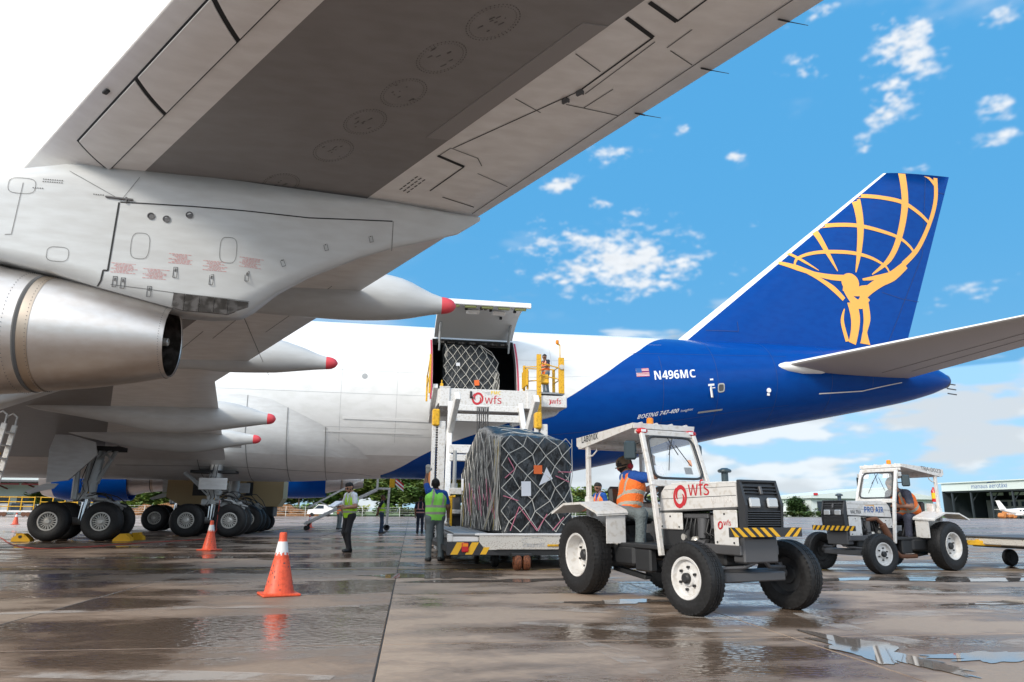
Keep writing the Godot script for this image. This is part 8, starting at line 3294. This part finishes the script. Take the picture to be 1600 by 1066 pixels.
func hangars() -> void:
	mat("hangar_white", Color(0.60, 0.67, 0.66), 0.6)
	mat("hangar_dark", Color(0.028, 0.038, 0.048), 0.6)
	mat("hangar_wall", Color(0.33, 0.34, 0.34), 0.7)
	mat("hangar_glass", Color(0.03, 0.045, 0.06), 0.2)
	# open fronted hangar: its front looks left across the apron
	var H := thing("open_hangar", "long open hangar with pale fascia, blue lettering and dark posts", "hangar")
	var x := 274.0
	var z0 := -232.0
	var z1 := -120.0
	var st := S()
	bx(st, Vector3(x + 22, 13.9, (z0 + z1) / 2), Vector3(46, 0.4, z1 - z0 + 2))
	var rf := ob("roof", st, M.hangar_white, H)
	for k in 8:
		st = S()
		var l := (z1 - z0) / 8.0
		bx(st, Vector3(x, 12.2, z0 + l * (k + 0.5)), Vector3(0.5, 3.2, l - 0.06))
		ob("fascia_panel", st, M.hangar_white, rf)
	st = S()
	bx(st, Vector3(x + 44, 6.5, (z0 + z1) / 2), Vector3(0.5, 14, z1 - z0))
	bx(st, Vector3(x + 22, 6.5, z0), Vector3(44, 14, 0.5))
	ob("wall", st, M.hangar_dark, H)
	st = S()
	bx(st, Vector3(x + 20, 3.6, (z0 + z1) / 2), Vector3(0.4, 7.2, z1 - z0 - 2))
	var inner := ob("office_wall", st, M.hangar_wall, H)
	for k in 22:
		st = S()
		bx(st, Vector3(x + 19.7, 5.6, z0 + 5 + k * 4.8), Vector3(0.2, 1.8, 3.0))
		ob("window", st, M.hangar_glass, inner)
	for k in 10:
		st = S()
		bx(st, Vector3(x + 19.6, 9.6, z0 + 6 + k * 11.0), Vector3(0.3, 1.2, 8.0))
		ob("skylight", st, M.hangar_white, inner)
	for k in 12:
		st = S()
		var z := z0 + 4 + k * 9.6
		bx(st, Vector3(x + 1.0, 5.4, z), Vector3(0.6, 10.8, 0.6))
		bar(st, Vector3(x + 1.0, 6.0, z), Vector3(x + 5.0, 10.6, z), 0.3, 0.3)
		ob("post", st, M.hangar_dark, H)
	st = S()
	bx(st, Vector3(x + 1, 10.3, (z0 + z1) / 2), Vector3(0.8, 0.7, z1 - z0))
	ob("lintel", st, M.hangar_dark, H)
	text("company_sign", "manaus aerotáxi", false, M.sign_blue, rf, 16.5, 1.7, func(u, v): return Vector3(x - 0.30, 11.3 + v, -216.5 + u))
	st = S()
	ribbon(st, [Vector2(0, 0), Vector2(2.0, 0.5), Vector2(4.2, 0.2)], [0.1, 0.7, 0.05], func(u, v): return Vector3(x - 0.30, 13.15 + v, -209.0 + u))
	ob("sign_wing", st, M.sign_blue, rf)
	st = S()
	tube(st, Vector3(x + 6, 14, -176), Vector3(x + 6, 26, -176), 0.12, 0.05, 6)
	ob("aerial", st, M.hangar_wall, rf)
	# white gabled hangar behind the far tractor
	var G := thing("gabled_hangar", "white gabled hangar with dark door behind the far tractor", "hangar")
	st = S()
	bx(st, Vector3(240, 3.6, -246), Vector3(56, 7.2, 30))
	ob("wall", st, M.hangar_white, G)
	st = S()
	prism(st, PackedVector2Array([Vector2(-29, 7.2), Vector2(29, 7.2), Vector2(29, 8.0), Vector2(4, 11.8), Vector2(-29, 8.4)]), Vector3(240, 0, -262), Vector3.RIGHT, Vector3.UP, 33)
	var groof := ob("roof", st, M.hangar_white, G)
	st = S()
	bx(st, Vector3(213.0, 8.8, -228.8), Vector3(1.8, 0.9, 0.2))
	ob("red_mark", st, M.sign_red, groof)
	for k in 4:
		st = S()
		bx(st, Vector3(219.0 + k * 9.0, 3.0, -230.9), Vector3(8.6, 6.0, 0.3))
		ob("door_leaf", st, M.hangar_glass, G)
	for k in 5:
		st = S()
		bx(st, Vector3(261.0, 1.2 + k * 1.35, -230.9), Vector3(10.0, 1.25, 0.25))
		ob("cladding_sheet", st, M.hangar_white, G)
	# lattice mast
	var T := thing("antenna_mast", "thin lattice antenna mast on the horizon right of the near tractor's cab", "mast", Vector3(164.6, 0, -222))
	st = S()
	for k in 3:
		var a := TAU * k / 3
		tube(st, Vector3(cos(a), 0, sin(a)) * 0.5, Vector3(cos(a), 0, sin(a)) * 0.35 + Vector3(0, 12, 0), 0.06, -1, 5)
		for i in 12:
			tube(st, Vector3(cos(a) * 0.45, i, sin(a) * 0.45), Vector3(cos(a + TAU / 3) * 0.45, i + 1.0, sin(a + TAU / 3) * 0.45), 0.035, -1, 4, false)
	ob("lattice", st, M.hangar_wall, T)
	st = S()
	for k in 6:
		bx(st, Vector3(cos(k * 1.05) * 0.7, 10.6, sin(k * 1.05) * 0.7), Vector3(0.35, 1.6, 0.25))
	kind(ob("aerial_panel", st, M.hangar_white, T), "stuff")
	tube(st, Vector3(0, 12, 0), Vector3(0, 14.5, 0), 0.05)


func small_plane(label: String, at: Vector3, turn: float, sc: float, belly: String, prop: bool) -> void:
	var P := thing("light_aircraft", label, "light aircraft", at, turn, "light aircraft parked by the hangars")
	P.scale = Vector3.ONE * sc
	var st := S()
	var rings := []
	for q in [[-4.6, 1.30, 0.12], [-4.2, 1.35, 0.45], [-3.0, 1.5, 0.72], [-1.0, 1.75, 0.95], [1.0, 1.8, 0.92], [3.5, 1.95, 0.55], [6.0, 2.2, 0.18]]:
		rings.append(oval(Vector3(q[0], q[1], 0), q[2] * 0.85, q[2], 16))
	loft(st, rings)
	var b := ob("fuselage", st, M.white_paint, P)
	st = S()
	prism(st, PackedVector2Array([Vector2(4.3, 2.2), Vector2(6.2, 2.2), Vector2(6.9, 4.6), Vector2(5.9, 4.6)]), Vector3(0, 0, -0.06), Vector3.RIGHT, Vector3.UP, 0.12)
	ob("fin", st, M.white_paint, P)
	for s: float in [1.0, -1.0]:
		st = S()
		prism(st, PackedVector2Array([Vector2(-1.2, 0), Vector2(0.9, 0), Vector2(0.6, 6.5 * s), Vector2(-0.5, 6.5 * s)]), Vector3(0, 1.3, 0.0), Vector3.RIGHT, Vector3.BACK, 0.14)
		ob("wing", st, M.white_paint, P)
		st = S()
		prism(st, PackedVector2Array([Vector2(5.0, 0), Vector2(6.2, 0), Vector2(6.3, 2.2 * s), Vector2(5.6, 2.2 * s)]), Vector3(0, 2.4, 0.0), Vector3.RIGHT, Vector3.BACK, 0.08)
		ob("tailplane", st, M.white_paint, P)
		st = S()
		lathe(st, Vector3(0.2, 0.3, 1.6 * s), Vector3.BACK, [Vector2(-0.1, 0), Vector2(-0.1, 0.3), Vector2(0.1, 0.3), Vector2(0.1, 0)], 12)
		tube(st, Vector3(0.2, 0.3, 1.6 * s), Vector3(0.2, 1.3, 1.5 * s), 0.07)
		ob("wheel", st, M.tyre, P)
	st = S()
	bx(st, Vector3(0.0, 1.05, 0), Vector3(5.0, 0.5, 1.2), Basis.IDENTITY, 0.2)
	ob("belly_stripe", st, M[belly], b)
	st = S()
	for k in 5:
		bx(st, Vector3(-1.6 + k * 0.75, 2.1, 0), Vector3(0.4, 0.34, 1.62))
	kind(ob("window", st, M.hangar_glass, b), "stuff")
	if prop:
		st = S()
		for k in 3:
			bx(st, Vector3(-4.75, 1.3, 0) + Vector3(0, sin(k * TAU / 3), cos(k * TAU / 3)) * 0.7, Vector3(0.06, 0.14, 1.3), Basis(Vector3.RIGHT, -k * TAU / 3))
		kind(ob("propeller", st, M.hose_black, P), "stuff")


func aircraft_far() -> void:
	small_plane("small white plane with red belly parked before the far treeline", Vector3(229.5, 0, -214), PI, 1.15, "sign_red", false)
	small_plane("small white plane with blue belly far behind the near tractor's front wheel", Vector3(190.5, 0, -222), 0.2, 0.85, "sign_blue", false)
	small_plane("white propeller plane parked nose out in the open hangar", Vector3(279, 0, -196), 0.35, 1.1, "hangar_wall", true)
	small_plane("white plane at the right edge before the dark hangar corner", Vector3(248.5, 0, -170), 2.9, 1.25, "white_paint", false)
	# orange tarpaulin heaps on trestles by it
	mat("tarp_orange", Color(0.50, 0.20, 0.06), 0.8)
	for e in [[256.0, -184.0, 1.0, "orange covered heap left of the white plane at the right edge"], [262.0, -176.0, 1.2, "orange covered heap behind the white plane at the right edge"]]:
		var st := S()
		for q in [[-1.8, 1.0, 1.6, 1.1], [0.2, 1.3, 1.5, 1.4], [1.6, 0.8, 1.4, 0.9], [-0.6, 1.9, 1.0, 0.8]]:
			bx(st, Vector3(q[0], q[1], 0.3 * q[0]), Vector3(q[2], q[3] * 1.4, 2.4), Basis(Vector3.BACK, 0.2 * q[0]), 0.3)
		var o := ob("covered_heap", st, M.tarp_orange)
		o.position = Vector3(e[0], 0, e[1])
		tag(o, e[3], "tarpaulin", "orange heaps by the hangar")


func left_side() -> void:
	# beige ground unit half hidden by the body gear
	var B := thing("ground_power_unit", "beige boxy ground unit standing behind the body gear", "ground equipment")
	var st := S()
	prism(st, PackedVector2Array([Vector2(30.75, 2.3), Vector2(30.75, 1.5), Vector2(31.4, 1.12), Vector2(35.6, 1.12), Vector2(35.8, 1.5), Vector2(35.8, 2.3)]), Vector3(0, 0, -6.2), Vector3.RIGHT, Vector3.UP, 1.8)
	ob("housing", st, M.beige_machine, B)
	st = S()
	bx(st, Vector3(32.3, 1.85, -4.39), Vector3(0.9, 0.55, 0.05))
	bx(st, Vector3(34.3, 1.9, -4.39), Vector3(0.3, 0.6, 0.05))
	ob("vent", st, M.machine_black, B)
	st = S()
	bx(st, Vector3(33.3, 0.9, -5.3), Vector3(4.2, 0.45, 1.4), Basis.IDENTITY, 0.03)
	ob("chassis", st, M.machine_black, B)
	for e in [[31.8, -4.5], [34.9, -4.5], [31.8, -6.1], [34.9, -6.1]]:
		st = S()
		lathe(st, Vector3(e[0], 0.42, e[1]), Vector3.BACK, [Vector2(-0.12, 0.1), Vector2(-0.12, 0.36), Vector2(-0.07, 0.42), Vector2(0.07, 0.42), Vector2(0.12, 0.36), Vector2(0.12, 0.1)], 20)
		ob("wheel", st, M.tyre, B)
	# racks on wheels with yellow rails
	for k in 4:
		var D := thing("rack_trailer", ["yellow railed rack trailer, leftmost of the far row", "yellow railed rack trailer, second from left in the far row", "yellow railed rack trailer, third from left in the far row", "yellow railed rack trailer nearest the blue engine in the far row"][k], "trailer", Vector3(-9.5 + k * 4.6, 0, -68.0 - 0.6 * k), 0.05, "rack trailers across the apron")
		st = S()
		bx(st, Vector3(2.0, 0.62, 0), Vector3(4.1, 0.22, 2.2), Basis.IDENTITY, 0.02)
		ob("bed", st, M.wing_light, D)
		for y in [1.2, 1.75, 2.3]:
			st = S()
			tube(st, Vector3(0, y, 1.1), Vector3(4.1, y, 1.1), 0.06, -1, 6)
			ob("rail", st, M.yellow_paint, D)
		for x: float in [0.0, 1.35, 2.7, 4.1]:
			st = S()
			tube(st, Vector3(x, 0.7, 1.1), Vector3(x, 2.4, 1.1), 0.06, -1, 6)
			tube(st, Vector3(x, 2.35, 1.1), Vector3(x, 2.35, -1.1), 0.05, -1, 6)
			ob("post", st, M.yellow_paint, D)
		for x: float in [0.5, 1.0, 3.1, 3.6]:
			st = S()
			lathe(st, Vector3(x, 0.3, 1.0), Vector3.BACK, [Vector2(-0.1, 0), Vector2(-0.1, 0.26), Vector2(-0.05, 0.3), Vector2(0.05, 0.3), Vector2(0.1, 0.26), Vector2(0.1, 0)], 14)
			ob("wheel", st, M.rust, D)
		for q in 3:
			st = S()
			bx(st, Vector3(0.7 + q * 1.3, 1.1, 0.2), Vector3(1.0, 0.7 + 0.15 * ((q + k) % 3), 1.2), Basis.IDENTITY, 0.05)
			ob("load_box", st, [M.roller_grey, M.pylon_grey, M.hangar_glass][(q + k) % 3], D)
	# low terminal with canopy
	var T := thing("terminal_building", "low pale terminal with red canopy brackets at the left", "building")
	st = S()
	bx(st, Vector3(-42, 3.2, -124), Vector3(62, 6.4, 18))
	ob("wall", st, M.hangar_white, T)
	st = S()
	bx(st, Vector3(-42, 5.6, -112), Vector3(64, 0.35, 8))
	ob("canopy", st, M.machine_grey, T)
	mat("bracket_red", Color(0.22, 0.025, 0.03), 0.6)
	for k in 12:
		st = S()
		var x := -70.0 + k * 5.0
		bar(st, Vector3(x, 4.4, -114.8), Vector3(x, 5.4, -109), 0.2, 0.2)
		bx(st, Vector3(x + 2.0, 5.1, -109.0), Vector3(4.6, 0.25, 0.2))
		ob("bracket", st, M.bracket_red, T)
	for k in 14:
		st = S()
		bx(st, Vector3(-70 + k * 4.4, 2.2, -114.9), Vector3(3.2, 1.8, 0.2))
		ob("window", st, M.hangar_glass, T)
	# vehicles by the grass
	for e in [[17.6, -86.0, 0.1, "small white and red service truck beyond the wing gear", "lamp_red"], [31.2, -98.0, 0.0, "white van parked by the grass behind the clerk", "white_paint"]]:
		var V := thing("service_van", e[3], "van", Vector3(e[0], 0, e[1]), e[2], "vehicles parked by the grass")
		st = S()
		prism(st, PackedVector2Array([Vector2(-2.1, 0.4), Vector2(2.2, 0.4), Vector2(2.2, 1.9), Vector2(-0.3, 2.0), Vector2(-1.1, 1.25), Vector2(-2.0, 1.1)]), Vector3(0, 0, -0.85), Vector3.RIGHT, Vector3.UP, 1.7)
		ob("body", st, M.white_paint, V)
		st = S()
		prism(st, PackedVector2Array([Vector2(-0.95, 1.3), Vector2(0.6, 1.3), Vector2(0.6, 1.8), Vector2(-0.3, 1.85)]), Vector3(0, 0, 0.852), Vector3.RIGHT, Vector3.UP, 0.02)
		ob("window", st, M.hangar_glass, V)
		st = S()
		bx(st, Vector3(1.3, 1.0, 0.86), Vector3(1.6, 0.5, 0.03))
		ob("side_stripe", st, M[e[4]], V)
		for x: float in [-1.3, 1.4]:
			for z: float in [0.75, -0.75]:
				st = S()
				lathe(st, Vector3(x, 0.33, z), Vector3.BACK, [Vector2(-0.1, 0), Vector2(-0.1, 0.28), Vector2(-0.06, 0.33), Vector2(0.06, 0.33), Vector2(0.1, 0.28), Vector2(0.1, 0)], 14)
				ob("wheel", st, M.tyre, V)
